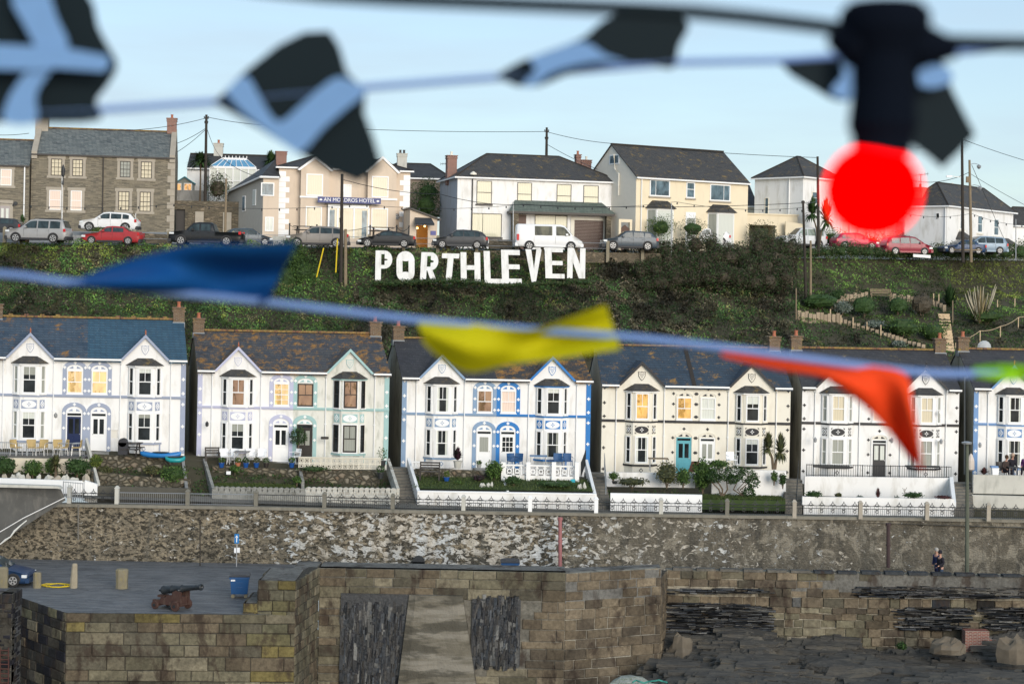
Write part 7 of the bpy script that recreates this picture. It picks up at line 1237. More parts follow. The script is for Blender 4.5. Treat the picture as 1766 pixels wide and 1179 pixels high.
for i,(a,b) in enumerate(zip(PB,PB[1:])):
    m=MB(); plain=i in (1,2,3); L=(b-a).length; n=int(L/.105); M_=STEEL if plain and i<3 else IRON
    tp=.55 if not plain else .62
    for z in (.06,tp)+(() if plain else (tp-.14,)): m.tube([a+Vector((0,0,z)),b+Vector((0,0,z))],.016 if z<tp else .02,4)
    for k in range(1,n): c=a.lerp(b,k/n); m.tube([c+Vector((0,0,.02)),c+Vector((0,0,tp if plain or k%2 else tp-.14))],.008,4)
    if not plain:
        for k in range(int(L/.62)+1):
            c=a.lerp(b,(k+.5)/(int(L/.62)+1)); 
            for q in ring(0,0,.10,.10,.03,0,6.283,8): m.prism([(c.x+x,c.z+tp+.06+z) for x,z in q],c.y-.015,c.y+.015)
            m.box(c.x-.018,c.x+.018,c.y-.018,c.y+.018,c.z+tp+.14,c.z+tp+.24); m.box(c.x-.17,c.x+.17,c.y-.017,c.y+.017,c.z+tp+.03,c.z+tp+.055)
            for q in ring(0,0,.09,.10,.03,0,6.283,8): m.prism([(c.x+x,c.z+.26+z) for x,z in q],c.y-.016,c.y+.016)
            m.prism([(c.x-.14,c.z+.42),(c.x,c.z+.30),(c.x+.14,c.z+.42),(c.x,c.z+.36)],c.y-.014,c.y+.014)
    m.build('railing_panel',M_,ff,world=True)
# ramp wall at far left
m=MB(); m.add([P(-80,835,33.6),P(104,840,33.4),P(113,862,33.3),P(-80,985,33.3),P(-80,835,33.6)+Vector((0,.4,0)),P(104,840,33.4)+Vector((0,.4,0))],[(0,1,2,3),(0,4,5,1)]); o=m.build('ramp_wall',flat('mottled_grey_render',(.10,.10,.095),.9,.35,1.2,.5,dirt=((.2,.19,.17),.6))); tag(o,'dark mottled grey ramp wall descending to the left','wall')
m=MB(); m.pan([(-80,832),(100,838),(106,843),(98,842),(-80,838)],33.7,.5); tag(m.build('ramp_coping',CONCL),'pale curved coping on top of the dark ramp wall','coping')
m=MB(); m.tube([P(-60,952,33.5),P(40,893,33.5),P(113,857,33.4)],.022,5); tag(m.build('ramp_edge_line',WHITE2),'white painted edge line running down the ramp wall','line')
m=MB(); m.tube([P(0,938,33.6),P(10,930,33.6),P(18,925,33.6),(P(25,915,33.6)),P(36,905,33.6),P(46,897,33.6)],[.03,.05,.03,.05,.03,.03],5); tag(m.build('lime_streak',flat('lime_deposit',(.72,.72,.68))),'white lime streak low on the left of the rubble wall','stain')
railing('iron_gate',[(109,858,32.6),(142,861,32.6)],.85,'grey iron gate behind the first fence post',STEEL,cat='gate')
for px,y0,y1,r,mt,l in ((966,893,976,.10,flat('dusty_pink_pipe',(.30,.12,.12)),'dusty pink drainpipe on the retaining wall'),(1532,903,978,.10,flat('dark_brown_pipe',(.05,.03,.03)),'dark brown drainpipe on the right part of the retaining wall'),(345,898,980,.03,DTIMB,'thin grey pole against the retaining wall left of the blue sign'),(135,872,930,.04,STEP,'grey conduit on the wall below the second fence post')):
    m=MB(); a,b=P(px,y1,32.9),P(px,y0,32.9); m.tube([a,b],r,8); m.tube([b-Vector((0,0,.1)),b+Vector((0,0,.05))],r*1.4,8); m.tube([a.lerp(b,.5),a.lerp(b,.53)],r*1.3,8); tag(m.build('drainpipe' if r>.04 else 'slender_pole',mt),l,'pipe' if r>.04 else 'pole')
m=MB(); p=P(722,968,32.7); m.lathe(p,[(.33,-.1),(.33,.08),(.28,.1)],12,'y'); m.box(p.x-.33,p.x+.33,p.y-.1,p.y+.08,p.z-.6,p.z); tag(m.build('wall_drain',IRON),'dark arched drain opening at the foot of the wall','drain')
# tall lamp column in front of the last steps
def qhead(rt,t): m=MB(); m.lathe((t.x-.02,0,t.z),[(.05,-.05),(.26,0),(.28,.08),(.12,.13)],10); m.build('lamp_head',STEEL,rt)
pole(1668,765,985,32.9,.10,flat('mossy_grey_column',(.10,.11,.08),.8,.3),'dark mossy lamp column rising past the last steps','lamp_column','street lamp',group=None,extra=qhead)
pole(1664,650,800,29.3,.07,STEEL,'grey upright pole in the alley, with a horizontal top bar','slender_pole',group=None,extra=lambda rt,t:[m.build('bar',STEEL,rt) for m in [MB().box(t.x,t.x+.7,-.04,.04,t.z-.1,t.z)]])
# blades of grass on the lawns and verges
for o in [x for x in bpy.data.objects if x.name.split('.')[0] in ('lawn','grass_verge')]:
    vs=[o.matrix_world@v.co if 0 else Vector(v.co)+o.location for v in o.data.vertices]; x0,x1=min(v.x for v in vs),max(v.x for v in vs); y0,y1=min(v.y for v in vs),max(v.y for v in vs); zt=max(v.z for v in vs); flat_=o.data.polygons.__len__()>1
    N=5000; X=RNG.uniform(x0,x1,N); Y=RNG.uniform(y0,y1,N); za=[v.z for v in vs if abs(v.y-y0)<.01]; zz=np.array([zt if flat_ else lin(sum(za)/len(za),zt,(y-y0)/(y1-y0)) for y in Y]); k=RNG.random(N); pp_=np.stack([X,Y,zz+.03+.05*k],1); b=leafmesh('grass_blades',pp_,.055*RNG.uniform(.6,1.4,N),np.array([(.055,.085,.02),(.08,.10,.03),(.035,.06,.015)])[RNG.integers(0,3,N)]*RNG.uniform(.7,1.3,(N,1)),None,.25,up=(0,0,1)); wl=b.location.copy(); b.parent=o; b.location=wl-o.location

# low planting that fills the front gardens
N=26000; X=RNG.uniform(-30,31,N); Y=RNG.uniform(94.95,97.6,N); K=np.array([mn.noise(Vector((x*.7,y*1.1,2)))+mn.noise(Vector((x*2.3,y*2.6,7)))*.6 for x,y in zip(X,Y)]); ok=(K>-.12)&~((X>-6.2)&(X<5.2))&~((X>17)&(X<30)); X,Y,K=X[ok],Y[ok],K[ok]; Z=np.array([zg(x,y)-.25 for x,y in zip(X,Y)])+RNG.random(len(X))*(.12+.5*np.clip(K,0,1)); c=pcol('dark',len(X),np.clip(K+.4,0,.99)); mk=RNG.random(len(X))<.25; c[mk]=pcol('olive',mk.sum())
tag(leafmesh('garden_ground_cover',np.stack([X,Y,Z],1),.06*RNG.uniform(.6,1.5,len(X)),c,None,.5),kind='stuff')['label']='low mixed garden planting in front of the terrace'
# ---------------------------------------------------------------- quay
def pave():
    t=NT('quay_slate_paving'); o=t.n('TexCoord').outputs['Object']; m_=t.mapp(o,(.55,3.4,1)); n=t.noise(o,1.5,3); vv=t.n('VectorMath',operation='ADD'); t.l(m_,vv.inputs[0]); q=t.n('CombineXYZ'); t.l(n,q.inputs[1]); t.l(q.outputs[0],vv.inputs[1])
    vo=t.n('TexVoronoi',feature='F1',i_Scale=1.6); t.l(vv.outputs[0],vo.inputs['Vector']); ve=t.n('TexVoronoi',feature='DISTANCE_TO_EDGE',i_Scale=1.6); t.l(vv.outputs[0],ve.inputs['Vector']); cc=t.n('SeparateXYZ'); t.l(vo.outputs['Color'],cc.inputs[0])
    c=t.mix(cc.outputs[0],(.07,.077,.085),(.145,.152,.16)); c=t.mix(t.ramp(ve.outputs['Distance'],[(.0,1),(.06,0)]),c,(.055,.06,.065)); c=t.mix(t.ramp(t.noise(t.mapp(o,(.5,1.6,1)),1.5,6),[(.35,0),(.7,.5)]),c,(.22,.22,.22)); c=t.mix(t.ramp(t.noise(t.mapp(o,(1,3,1),(3,0,0)),3,6,.5),[(.66,0),(.7,.5)]),c,(.42,.42,.41))
    return t.fin(c,t.mix(t.noise(o,1,3),.45,.8),t.math('ADD',t.ramp(ve.outputs['Distance'],[(0,0),(.12,1)]),t.noise(o,9,4)),.7,.04,.4)
PV=pave()
A=(-23.6,82.5); B=(-19.6,77.8); C1=(-9.45,78.35); D1=(-8.85,82.5); E1=(2.8,82.5); F1=(7.5,84.6); G1=(8.0,87.0); H1=(33,87.6)
m=MB(); m.add([(x,y,0) for x,y in [(-70,84.5),A,B,C1,D1,E1,F1,G1,H1,(60,88),(60,93.2),(-70,93.2)]],[tuple(range(12))]); tag(m.build('quay_paving',PV),kind='structure')
BP={'g':[(.13,.117,.080),(.158,.142,.096),(.10,.09,.066),(.13,.105,.072),(.195,.172,.12)],'y':[(.145,.13,.07),(.165,.135,.055),(.14,.13,.09),(.125,.118,.075)],'w':[(.03,.03,.032),(.05,.048,.042),(.022,.022,.028),(.08,.072,.058)],'b':[(.165,.132,.09),(.14,.112,.078),(.195,.158,.11),(.11,.09,.066)],'s':[(.02,.024,.03),(.036,.042,.05),(.011,.012,.016),(.10,.10,.095),(.03,.028,.026)]}
def blocks(mb,A,B,z0,z1,pal,hr=(.38,.52),lr=(.6,1.5),skip=None,palf=None,proud=.05,irr=0,mort=(.06,.055,.045)):
    u=Vector((B[0]-A[0],B[1]-A[1],0)); L=u.length; u/=L; n=Vector((u.y,-u.x,0)); O=(A[0],A[1],0); z=z1; row=0
    mb.ob(O,u,n,0,L,z0,z1-.01,-.5,-.03,0,c=mort)
    while z>z0:
        h=random.uniform(*hr) if row else .42; x=-random.random()*lr[0] if row%2 else 0
        while x<L:
            w=random.uniform(*lr); a,b=max(x,0),min(x+w,L); x+=w
            if b-a<.08: continue
            cx,cz=(a+b)/2,z-h/2; wp=Vector(O)+u*cx; px,py=pix(wp.x,wp.y,cz)
            if skip and skip(px,py): continue
            pl=palf(px,py) if palf else pal; c=hsv(random.choice(BP[pl]),random.uniform(.75,1.18)); g=.014; d=random.uniform(-.01,proud); e=.03
            j=lambda:random.uniform(-max(irr,.018),max(irr,.018))
            def q(s_,t_,k): p=Vector(O)+u*s_+n*k; return (p.x,p.y,t_)
            dz=[j() for _ in range(4)]
            mb.add([q(a+g,z-h+g,-.2),q(b-g,z-h+g,-.2),q(b-g,z-g,-.2),q(a+g,z-g,-.2),q(a+g,z-h+g+dz[0],d-.03),q(b-g,z-h+g+dz[1],d-.03),q(b-g,z-g+dz[2],d-.03),q(a+g,z-g+dz[3],d-.03),q(a+g+e,z-h+g+e+dz[0],d),q(b-g-e,z-h+g+e+dz[1],d),q(b-g-e,z-g-e+dz[2],d),q(a+g+e,z-g-e+dz[3],d)],
              [(0,1,5,4),(1,2,6,5),(2,3,7,6),(3,0,4,7),(4,5,9,8),(5,6,10,9),(6,7,11,10),(7,4,8,11),(8,9,10,11)],0,c)
        z-=h; row+=1
def slabs(mb,A,B,z0,z1,n_,pal,vert=True,depth=(-.35,.0),inside=None,wr=(.05,.16),lr=(.3,1.0),tilt=.015):
    """split slate: thin rough slabs on edge or lying flat"""
    u=Vector((B[0]-A[0],B[1]-A[1],0)); L=u.length; u/=L; n=Vector((u.y,-u.x,0))
    for _ in range(n_):
        s_,t_=random.uniform(0,L),random.uniform(z0,z1); w,l=random.uniform(*wr),random.uniform(*lr)
        if not vert: w,l=l,w
        p=Vector((A[0],A[1],0))+u*s_; px,py=pix(p.x,p.y,t_)
        if inside and not inside(px,py): continue
        d=random.uniform(*depth); c=hsv(random.choice(BP[pal]),random.choice((.45,.7,.9,1,1.1,1.5))); O=p-n*.6; tl=random.uniform(-tilt,tilt)
        q=lambda a,z,k:(O+u*(a+tl*z*4)+n*k)+Vector((0,0,t_+z)); e=.02
        mb.add([q(-w/2,-l/2,0),q(w/2,-l/2,0),q(w/2,l/2,0),q(-w/2,l/2,0),q(-w/2+e,-l/2+random.uniform(0,.08),.6+d),q(w/2-e,-l/2+random.uniform(0,.08),.6+d+random.uniform(-.06,.06)),q(w/2-e,l/2-random.uniform(0,.08),.6+d),q(-w/2+e,l/2-random.uniform(0,.06),.6+d+random.uniform(-.06,.06))],[(0,1,5,4),(1,2,6,5),(2,3,7,6),(3,0,4,7),(4,5,6,7)],0,c)
qw=root('quay_wall',(B[0],B[1],-6.2),0,'large granite block quay wall with a recessed central face and sloping buttress','wall')
def topblk(px,py): return py<1020
m=MB(); blocks(m,A,B,-6.2,0,'w',(.42,.55),(.5,1.2),palf=lambda px,py:'y' if py<1060 and random.random()<.35 else ('w' if random.random()<.75 else 'g')); m.build('left_wet_face',GRAN,qw,world=True)
m=MB(); blocks(m,B,C1,-6.2,0,'g',(.40,.64),(.6,2.1),palf=lambda px,py:'y' if (px>455 and random.random()<.6) or (py<1085 and random.random()<.15) else 'g'); m.build('front_face',GRAN,qw,world=True)
XL,XS=(455-883)/38.4,(430-883)/38.4
m=MB(); 
# raised steps at the end of the front face
zs,zt=.48,1.52
for (x0,x1,yb,z0,z1) in ((XS,XL,81.3,.0,zs),(XL,C1[0],81.9,.0,zt)):
    blocks(m,(x0,78.35),(x1,78.35),z0,z1,'y',(.45,.53),(.5,1.0)); blocks(m,(x0,yb),(x0,78.35),z0,z1,'g',(.45,.53),(.5,1.2)); m.box(x0+.1,x1-.05,78.45,yb,z0,z1-.005,c=(.17,.165,.15))
m.plan([(C1[0]-.6,78.9),(C1[0]-.15,78.9),(D1[0]-.15,82.6),(D1[0]-.1,84.4),(C1[0]-.6,84.4)],0,1.47,c=(.17,.165,.15)); m.build('raised_steps',GRAN,qw,world=True)
m=MB(); blocks(m,C1,D1,-6.2,1.5,'g',(.38,.5),(.4,.9)); m.build('return_face',GRAN,qw,world=True)
def skipc(px,py): 
    if 602<px<705 and py>1030: return True
    if 705<=px<=828 and py>1024: return True
    return 828<px<908 and 1035<py<1152
m=MB(); blocks(m,D1,E1,-6.2,1.46,'g',(.34,.56),(.5,2.0),skip=skipc,palf=lambda px,py:'b' if px>905 and py>1040 else 'g',mort=(.16,.15,.125)); m.box(D1[0],E1[0],82.6,84.4,0,1.45,c=(.17,.165,.15)); m.build('recessed_face',GRAN,qw,world=True)
SLATE=vcol('split_slate',.5,1,9,.6,.5)
m=MB(); 
slabs(m,(-7.75,82.5),(-4.6,82.5),-6,.2,1600,'s',True,(.0,.17),lambda px,py:py>1046,(.08,.24),(.25,.9)); slabs(m,(-1.5,82.5),(.62,82.5),-2.9,.05,900,'s',True,(.0,.17),None,(.08,.22),(.25,.8)); m.box(-7.8,-4.5,82.4,82.49,-6,.3,c=(.03,.032,.035)); m.box(-1.6,.7,82.4,82.49,-3,.15,c=(.03,.032,.035)); m.build('slate_panel',SLATE,qw,world=True)
# sloping concrete buttress
bu=NT('banded_buttress'); o=bu.ob(); c=bu.mix(bu.noise(o,2.6,10,.4,.7),(.085,.078,.06),(.20,.18,.14)); c=bu.mix(bu.ramp(bu.noise(bu.mapp(o,(.3,.3,2.2)),1.3,5),[(.45,0),(.62,.7)]),c,(.27,.25,.21)); c=bu.mix(bu.ramp(bu.noise(bu.mapp(o,(.3,.3,1.3),(4,4,4)),1.6,5),[(.52,0),(.6,.65)]),c,(.055,.052,.042)); bu.fin(c,.92,bu.noise(o,5,10,0,.7),1,.1,.15)
yy=82.5; m=MB(); tz=.30; tl,tr=(716-883)/36.5,(808-883)/36.5; bl,br=(697-883)/36.7,(838-883)/36.7; V=[];F=[]; ny=14;nxx=8
for j in range(ny+1):
    t=j/ny; z=lin(tz,-6.2,t); a,b=lin(tl,bl-.9*0,min(1,t*1.35))-.0,lin(tr,br,min(1,t*1.35)); y=yy-.3-.5*t
    for i in range(nxx+1): x=lin(a,b,i/nxx); V.append((x,y+nz(x,z,1.1)*.10+(.12 if i in(0,nxx) else 0),z))
    V.append((b+.05,yy+.3,z)); V.append((a-.05,yy+.3,z))
w_=nxx+3
for j in range(ny): F+=[(j*w_+i,j*w_+w_+i,j*w_+w_+(i+1)%w_,j*w_+(i+1)%w_) for i in range(w_) if i!=nxx+1]
F.append(tuple(range(w_))); m.add(V,F); m.build('buttress',bu.m,qw,world=True)
m=MB(); blocks(m,E1,F1,-6.2,1.42,'b',(.42,.54),(.55,1.3),mort=(.30,.28,.23)); m.plan([E1,F1,(F1[0],F1[1]+1.5),(E1[0],E1[1]+1.9)],0,1.38,c=(.17,.165,.15)); m.build('angled_face',GRAN,qw,world=True)
sw=root('harbour_wall',(8,87,-6),0,'patched harbour wall of granite blocks and dark slate bedrock at the right','wall')
def zr(px,py):
    if 1155<px<1325 and py>1038+max(0,(px-1250))*.12: return 'rock'
    if px>1555 and 1046+ (px-1555)*.0<py<1085 and not(1660<px<1700): return 'rock'
    if px>1480 and 1010<py<1030 or (1150<px<1320 and 1015<py<1022): return 'thin'
    return 'blk'
m=MB(); blocks(m,F1,G1,-6,.95,'b',(.42,.54),(.4,.8)); blocks(m,G1,H1,-4.2,.95,'g',(.28,.50),(.45,1.2),skip=lambda px,py:zr(px,py)!='blk' or random.random()<.02,palf=lambda px,py:'b' if random.random()<.5 else ('g' if random.random()<.85 else 's'),irr=.03,proud=.10,mort=(.30,.27,.21)); m.box(G1[0],H1[0],87.15,87.9,0,.93,c=(.15,.145,.13)); m.build('masonry',GRAN,sw,world=True)
m=MB(); slabs(m,G1,H1,-4.5,.9,9000,'s',False,(.0,.38),lambda px,py:zr(px,py)!='blk',(.04,.12),(.25,1.3)); m.build('slate_bedrock',SLATE,sw,world=True)
m=MB()
for k in range(22): x=lin(G1[0]+.3,H1[0],k/21); m.box(x,x+.95,87.0,87.5,.93,1.03+random.random()*.05,c=(.05,.055,.06) if k>5 else (.15,.14,.12))
m.build('kerb_stone',GRAN,sw,world=True)
m=MB(); a=P(1664,1118,34.9); b=P(1718,1088,34.9); m.box(a.x,b.x-.35,a.y-.05,a.y+.6,a.z-.5,b.z); m.box(b.x-.35,b.x,a.y-.05,a.y+.6,a.z-.5,b.z-.4); m.build('brick_patch',BRICKR,sw,world=True)
# bedrock shelf
V=[];F=[]; gx=[5.2+i*.16 for i in range(170)]; gy=[72+i*.17 for i in range(94)]
def rock(x,y):
    z=rock0(x,y); q=.22; f=z/q; k=math.floor(f); return (k+min(1,(f-k)*2.2))*q+nz(x,y,4.1,1)*.03
def rock0(x,y):
    u=x*.35+y*.9; r=nz(x,y,.22,3)*.95+nz(x,y,.5,8)*.4; st=(u*1.3+nz(x,y,.5)*2.2)%1.0; r+=st*.26+nz(x,y*2.2,1.1)*.13+nz(x*.8,y*3,2.6,7)*.07
    f=interp(x,[5,6.4,8],[-3.3,-.9,0]); b=max(0,y-84.6)*.22*max(0,.5+nz(x,0,.35,4)*1.6)+max(0,y-84.3)*.28*min(1,max(0,1.6-abs(x-10.6)/2.2))+max(0,y-84.5)*.32*min(1,max(0,1.6-abs(x-27)/3))
    return -3.15+r+f-max(0,78-y)*.18+b
for x in gx:
    for y in gy: V.append((x,y,rock(x,y)))
for i in range(len(gx)-1): F+=[(i*94+j,i*94+94+j,i*94+95+j,i*94+j+1) for j in range(93)]
rk=NT('dark_bedrock'); o=rk.ob(); c=rk.mix(rk.noise(rk.mapp(o,(.5,2.0,2.0)),1.8,8,.8,.65),(.008,.008,.009),(.115,.107,.092)); c=rk.mix(rk.ramp(rk.noise(o,.6,5),[(.5,0),(.66,.6)]),c,(.12,.105,.08)); rk.fin(c,.7,rk.noise(rk.mapp(o,(.6,3,3)),3,9),1,.12,.3)
m=MB(); m.add(V,F); tag(m.build('rock_shelf',rk.m,smooth=False),kind='structure')
m=MB()
for i in range(2000):
    x,y=random.uniform(6.5,31.5),random.uniform(76,86.9); z=rock(x,y); w,d,h=random.uniform(.4,2.2),random.uniform(.06,.26),random.uniform(.02,.07); a=random.uniform(-.16,.16)-.06; tz=random.uniform(-.05,.05)-.03; tx=random.uniform(.15,.45); ca,sa=math.cos(a),math.sin(a); V=[]
    for dz in (-.12,h):
        for (p,q) in ((-w/2,-d),(w/2*random.uniform(.7,1),-d*random.uniform(.5,1)),(w/2,d),(-w/2*random.uniform(.6,1),d)): V.append((x+p*ca-q*sa,y+p*sa+q*ca,z+dz+p*tz+q*tx))
    m.add(V,[(4,5,6,7),(0,1,5,4),(1,2,6,5),(2,3,7,6),(3,0,4,7)])
tag(m.build('rock_shards',rk.m),kind='stuff')['label']='layered slate shards over the dark bedrock'
PRK=flat('pale_brown_rock',(.13,.108,.08),.9,.4,2.5,.8)
boulder(1175,1124,35.3,50,26,PRK,'rough pale brown boulder at the left end of the dark bedrock'); boulder(1635,1118,35.4,60,22,PRK,'grey-brown boulder left of the red brick patch'); boulder(1748,1135,35.8,56,40,PRK,'big layered pale rock at the right edge below the wall'); boulder(1455,1160,36.5,150,22,rk.m,'long low dark rock ledge in the middle of the shelf',dep=1.0)
ms=MB(); boulder(1110,1200,41,150,30,flat('mossy_pale_stone',(.30,.31,.27),.85,.5,5,.9,dirt=((.07,.10,.02),1)),'mossy pale-topped pier end poking in at the bottom of the photo','mossy_pier',dep=1.5); m=MB(); a=P(1100,1160,41.3)
m.tube([a+Vector((i*.16-.3,-1.2+.15*math.sin(i*1.9)+i*.05,-.12+.05*math.sin(i*1.3))) for i in range(10)],.035,6); tag(m.build('mooring_rope',flat('turquoise_rope',(.04,.25,.2))),'turquoise rope lying across the mossy pier end','rope')
shrub(1555,1120,35.2,20,14,'dark','seaweed-green tuft left of the brick patch',200,.06,name='plant_tuft',stem=False,wl='plant')
# near pier at far left
np_=root('rubble_pier',P(0,1179,40)-Vector((0,0,2)),0,'narrow dark rubble pier edge at the far left','pier'); m=MB(); a,b=P(-60,1022,39.8),P(21,1022,39.8); blocks(m,(a.x,a.y),(b.x,a.y),-6,a.z,'w',(.12,.3),(.2,.6),irr=.03,mort=(.14,.13,.11)); blocks(m,(b.x,a.y),(b.x,a.y+1.5),-6,a.z,'w',(.12,.3),(.2,.6)); m.box(a.x,b.x,a.y+.1,a.y+1.5,-6,a.z-.02,c=(.12,.12,.12)); m.build('masonry',GRAN,np_,world=True)
m=MB(); 
for i in range(11): z=P(10,1120+i*8,39.9); m.tube([z+Vector((-.22,-.08,0)),z+Vector((.14,-.08,0))],.025,5)
for dx in (-.22,.14): m.tube([P(10,1115,39.9)+Vector((dx,-.08,0)),P(10,1220,39.9)+Vector((dx,-.08,0))],.025,5)
tag(m.build('rusty_ladder',flat('rust',(.08,.03,.024),.9,.3)),'rusty iron ladder on the dark pier at the bottom left','ladder')
# bollards
def bollard(px,y0,y1,w,mt,label,tap=.85,lean=0):
    s=(y1-500+(883-px)*.0192)/14.75; b=P(px,y1,s); b.z=0; h=(y1-y0)/s; r=w/s/2; m=MB(); n=8; V=[];
    for z,k in ((-.05,1.05),(h*.3,1),(h*.93,tap),(h,tap*.8)):
        for j in range(n): a=2*math.pi*(j+.5)/n; V.append((b.x+r*k*math.copysign(min(1,abs(math.cos(a))*1.15),math.cos(a))+lean*z,b.y+r*k*math.sin(a)*.9+nz(z,j,3)*.02,b.z+z+nz(px+j,z,2)*.03))
    m.add(V,[(i*n+j,i*n+(j+1)%n,(i+1)*n+(j+1)%n,(i+1)*n+j) for i in range(3) for j in range(n)]+[tuple(range(3*n,4*n))]); return tag(m.build('granite_bollard',mt),label,'bollard','granite bollards on the quay')
GB=flat('bollard_granite',(.20,.175,.12),.9,.3,4,.7,dirt=((.3,.24,.06),.4)); bollard(64,986,1013,13,GB,'short square granite bollard nearest the car',1); bollard(127,971,1013,12,flat('pale_granite',(.30,.26,.19),.9,.3,4,.7),'tall narrow pale granite bollard with a rounded top',.75,.03); bollard(210,980,1014,19,GB,'widest bollard, flaring slightly toward the top',1.1); bollard(4,977,1018,18,GB,'granite bollard cut by the left edge of the photo',1)
m=MB(); p=P(98,1011,35.6); pts=[]
for i in range(26): a=i*.75; pts.append((p.x+math.cos(a)*(.6+.25*math.sin(i)),p.y+math.sin(a)*.5,.03+.01*(i%3)))
m.tube(pts,.022,5); tag(m.build('yellow_rope',YEL),'loose yellow rope lying between two bollards','rope')
# cannon
s=38.0; cb=P(300,1050,s); cb.z=0; cn=root('cannon',cb,R(-28),'old iron cannon on a rust-brown wheeled carriage standing on the quay','cannon'); RUST=flat('rust_brown_timber',(.055,.026,.020),.8,.3,5,.5,dirt=((.2,.16,.12),.3)); IR=flat('painted_cannon_iron',(.02,.024,.028),.4,.25,5,.3)
el=R(9); O=Vector((-.45,0,.83)); m=MB(); prof=[(.0,-.42),(.05,-.40),(.07,-.33),(.04,-.28),(.10,-.25),(.21,-.2),(.235,-.17),(.235,-.1),(.21,-.08),(.205,.3),(.225,.32),(.225,.37),(.19,.4),(.18,.85),(.195,.87),(.195,.91),(.16,.93),(.135,1.65),(.15,1.67),(.13,1.72),(.15,1.82),(.175,1.9),(.175,1.96),(.15,1.98),(.075,1.98),(.07,1.7)]
prof=[(r*.86,h*1.03) for r,h in prof]
V=[];n=18
for r,h in prof:
    for j in range(n): a=2*math.pi*j/n; V.append(O+Vector((h*math.cos(el)-r*math.sin(a)*math.sin(el),r*math.cos(a),h*math.sin(el)+r*math.sin(a)*math.cos(el))))
m.add(V,[(i*n+j,i*n+(j+1)%n,(i+1)*n+(j+1)%n,(i+1)*n+j) for i in range(len(prof)-1) for j in range(n)]); m.lathe(O+Vector((.92*math.cos(el),0,.92*math.sin(el)-.05)),[(.055,-.34),(.055,.34)],10,'y'); m.build('barrel',IR,cn,smooth=True)
m=MB()
for sy in (-1,1): m.prism([(-.95,.22),(.62,.22),(.62,.86),(.36,.92),(.18,.84),(.12,.68),(-.16,.66),(-.2,.54),(-.5,.52),(-.54,.42),(-.95,.40)],sy*.30-.05,sy*.30+.05)
m.box(.3,.55,-.25,.25,.25,.62); m.box(-.95,.6,-.25,.25,.24,.30); m.box(-.8,-.45,-.2,.2,.5,.6); m.build('carriage',RUST,cn)
for x,r in ((-.72,.19),(.42,.23)):
    m=MB(); m.box(x-.08,x+.08,-.5,.5,r-.07,r+.07); m.build('axle',RUST,cn)
    for sy in (-1,1):
        m=MB(); m.lathe((x,sy*.45,r),[(r*.9,-.06),(r,-.04),(r,.04),(r*.9,.06)],16,'y'); w_=m.build('wheel',RUST,cn); m=MB(); m.lathe((x,sy*.52,r),[(.06,-.03),(.07,0),(.05,.03)],8,'y'); m.build('hub',IR,w_)
# bins
BB=flat('blue_bin_plastic',(.01,.07,.20),.4,.1); BL=flat('dark_bin_lid',(.03,.035,.045),.5,.1)
def wbin(px,py,s,a,label):
    b=P(px,py,s); b.z=0.01; rt=root('waste_bin',b,R(a),label,'waste bin','blue wheeled bins'); w,d,h=.44,.40,1.02; m=MB()
    m.add([(-w*.86,-d*.85,.2),(w*.86,-d*.85,.2),(w*.86,d*.85,.2),(-w*.86,d*.85,.2),(-w,-d,h),(w,-d,h),(w,d,h),(-w,d,h)],[(3,2,1,0),(4,5,6,7),(0,1,5,4),(1,2,6,5),(2,3,7,6),(3,0,4,7)]); m.box(-w-.03,w+.03,-d-.03,d+.03,h-.1,h-.03); m.box(-.16,.16,-d-.005,-d*.9,.72,.76); m.box(-.16,.16,-d*.97,-d*.88,.5,.54); m.build('body',BB,rt)
    m=MB(); m.prism([(-w-.05,h),(w+.05,h),(w+.03,h+.06),(w*.6,h+.11),(-w*.6,h+.11),(-w-.03,h+.06)],-d-.06,d+.06); m.build('lid',BL,rt)
    m=MB(); m.box(-w*.9,-w*.45,-d-.012,-d*.97,h-.2,h-.13); m.build('sticker',WPLAS,rt)
    for x in (-.3,.3):
        for y in (-.25,.25): m=MB(); m.lathe((x,y,.09),[(.09,-.025),(.09,.025)],12,'y'); m.box(x-.04,x+.04,y-.035,y+.035,.12,.21); m.build('castor',flat('dirty_castor',(.22,.19,.12)),rt)
    return rt
wbin(413,1029,36.5,6,'blue wheeled waste bin standing on the quay beside the raised stone steps'); wbin(879,1004,34.1,2,'blue waste bin mostly hidden behind the central parapet')
# arrow sign
sp=root('one_way_sign',Vector((P(408,985,32.9).x,91.4,0)),0,'blue sign with white upward arrow on a grey pole against the retaining wall','sign'); z1=P(408,920,32.9).z; m=MB(); m.tube([(0,0,0),(0,0,z1-.1)],.03,8); m.build('pole',STEEL,sp); m=MB(); m.box(-.12,.12,-.07,-.05,z1-.48,z1+.02); pb=m.build('sign_plate',flat('sign_blue',(.01,.16,.42),.4,.03),sp); m=MB(); m.box(-.022,.022,-.08,-.071,z1-.42,z1-.15); m.prism([(-.075,z1-.17),(.075,z1-.17),(0,z1-.04)],-.08,-.071); m.build('arrow',WPLAS,pb)
m=MB(); m.box(-.13,-.02,-.06,-.04,z1-.98,z1-.72); m.box(.02,.17,-.06,-.04,z1-.96,z1-.70); m.build('notice_plate',WPLAS,sp)
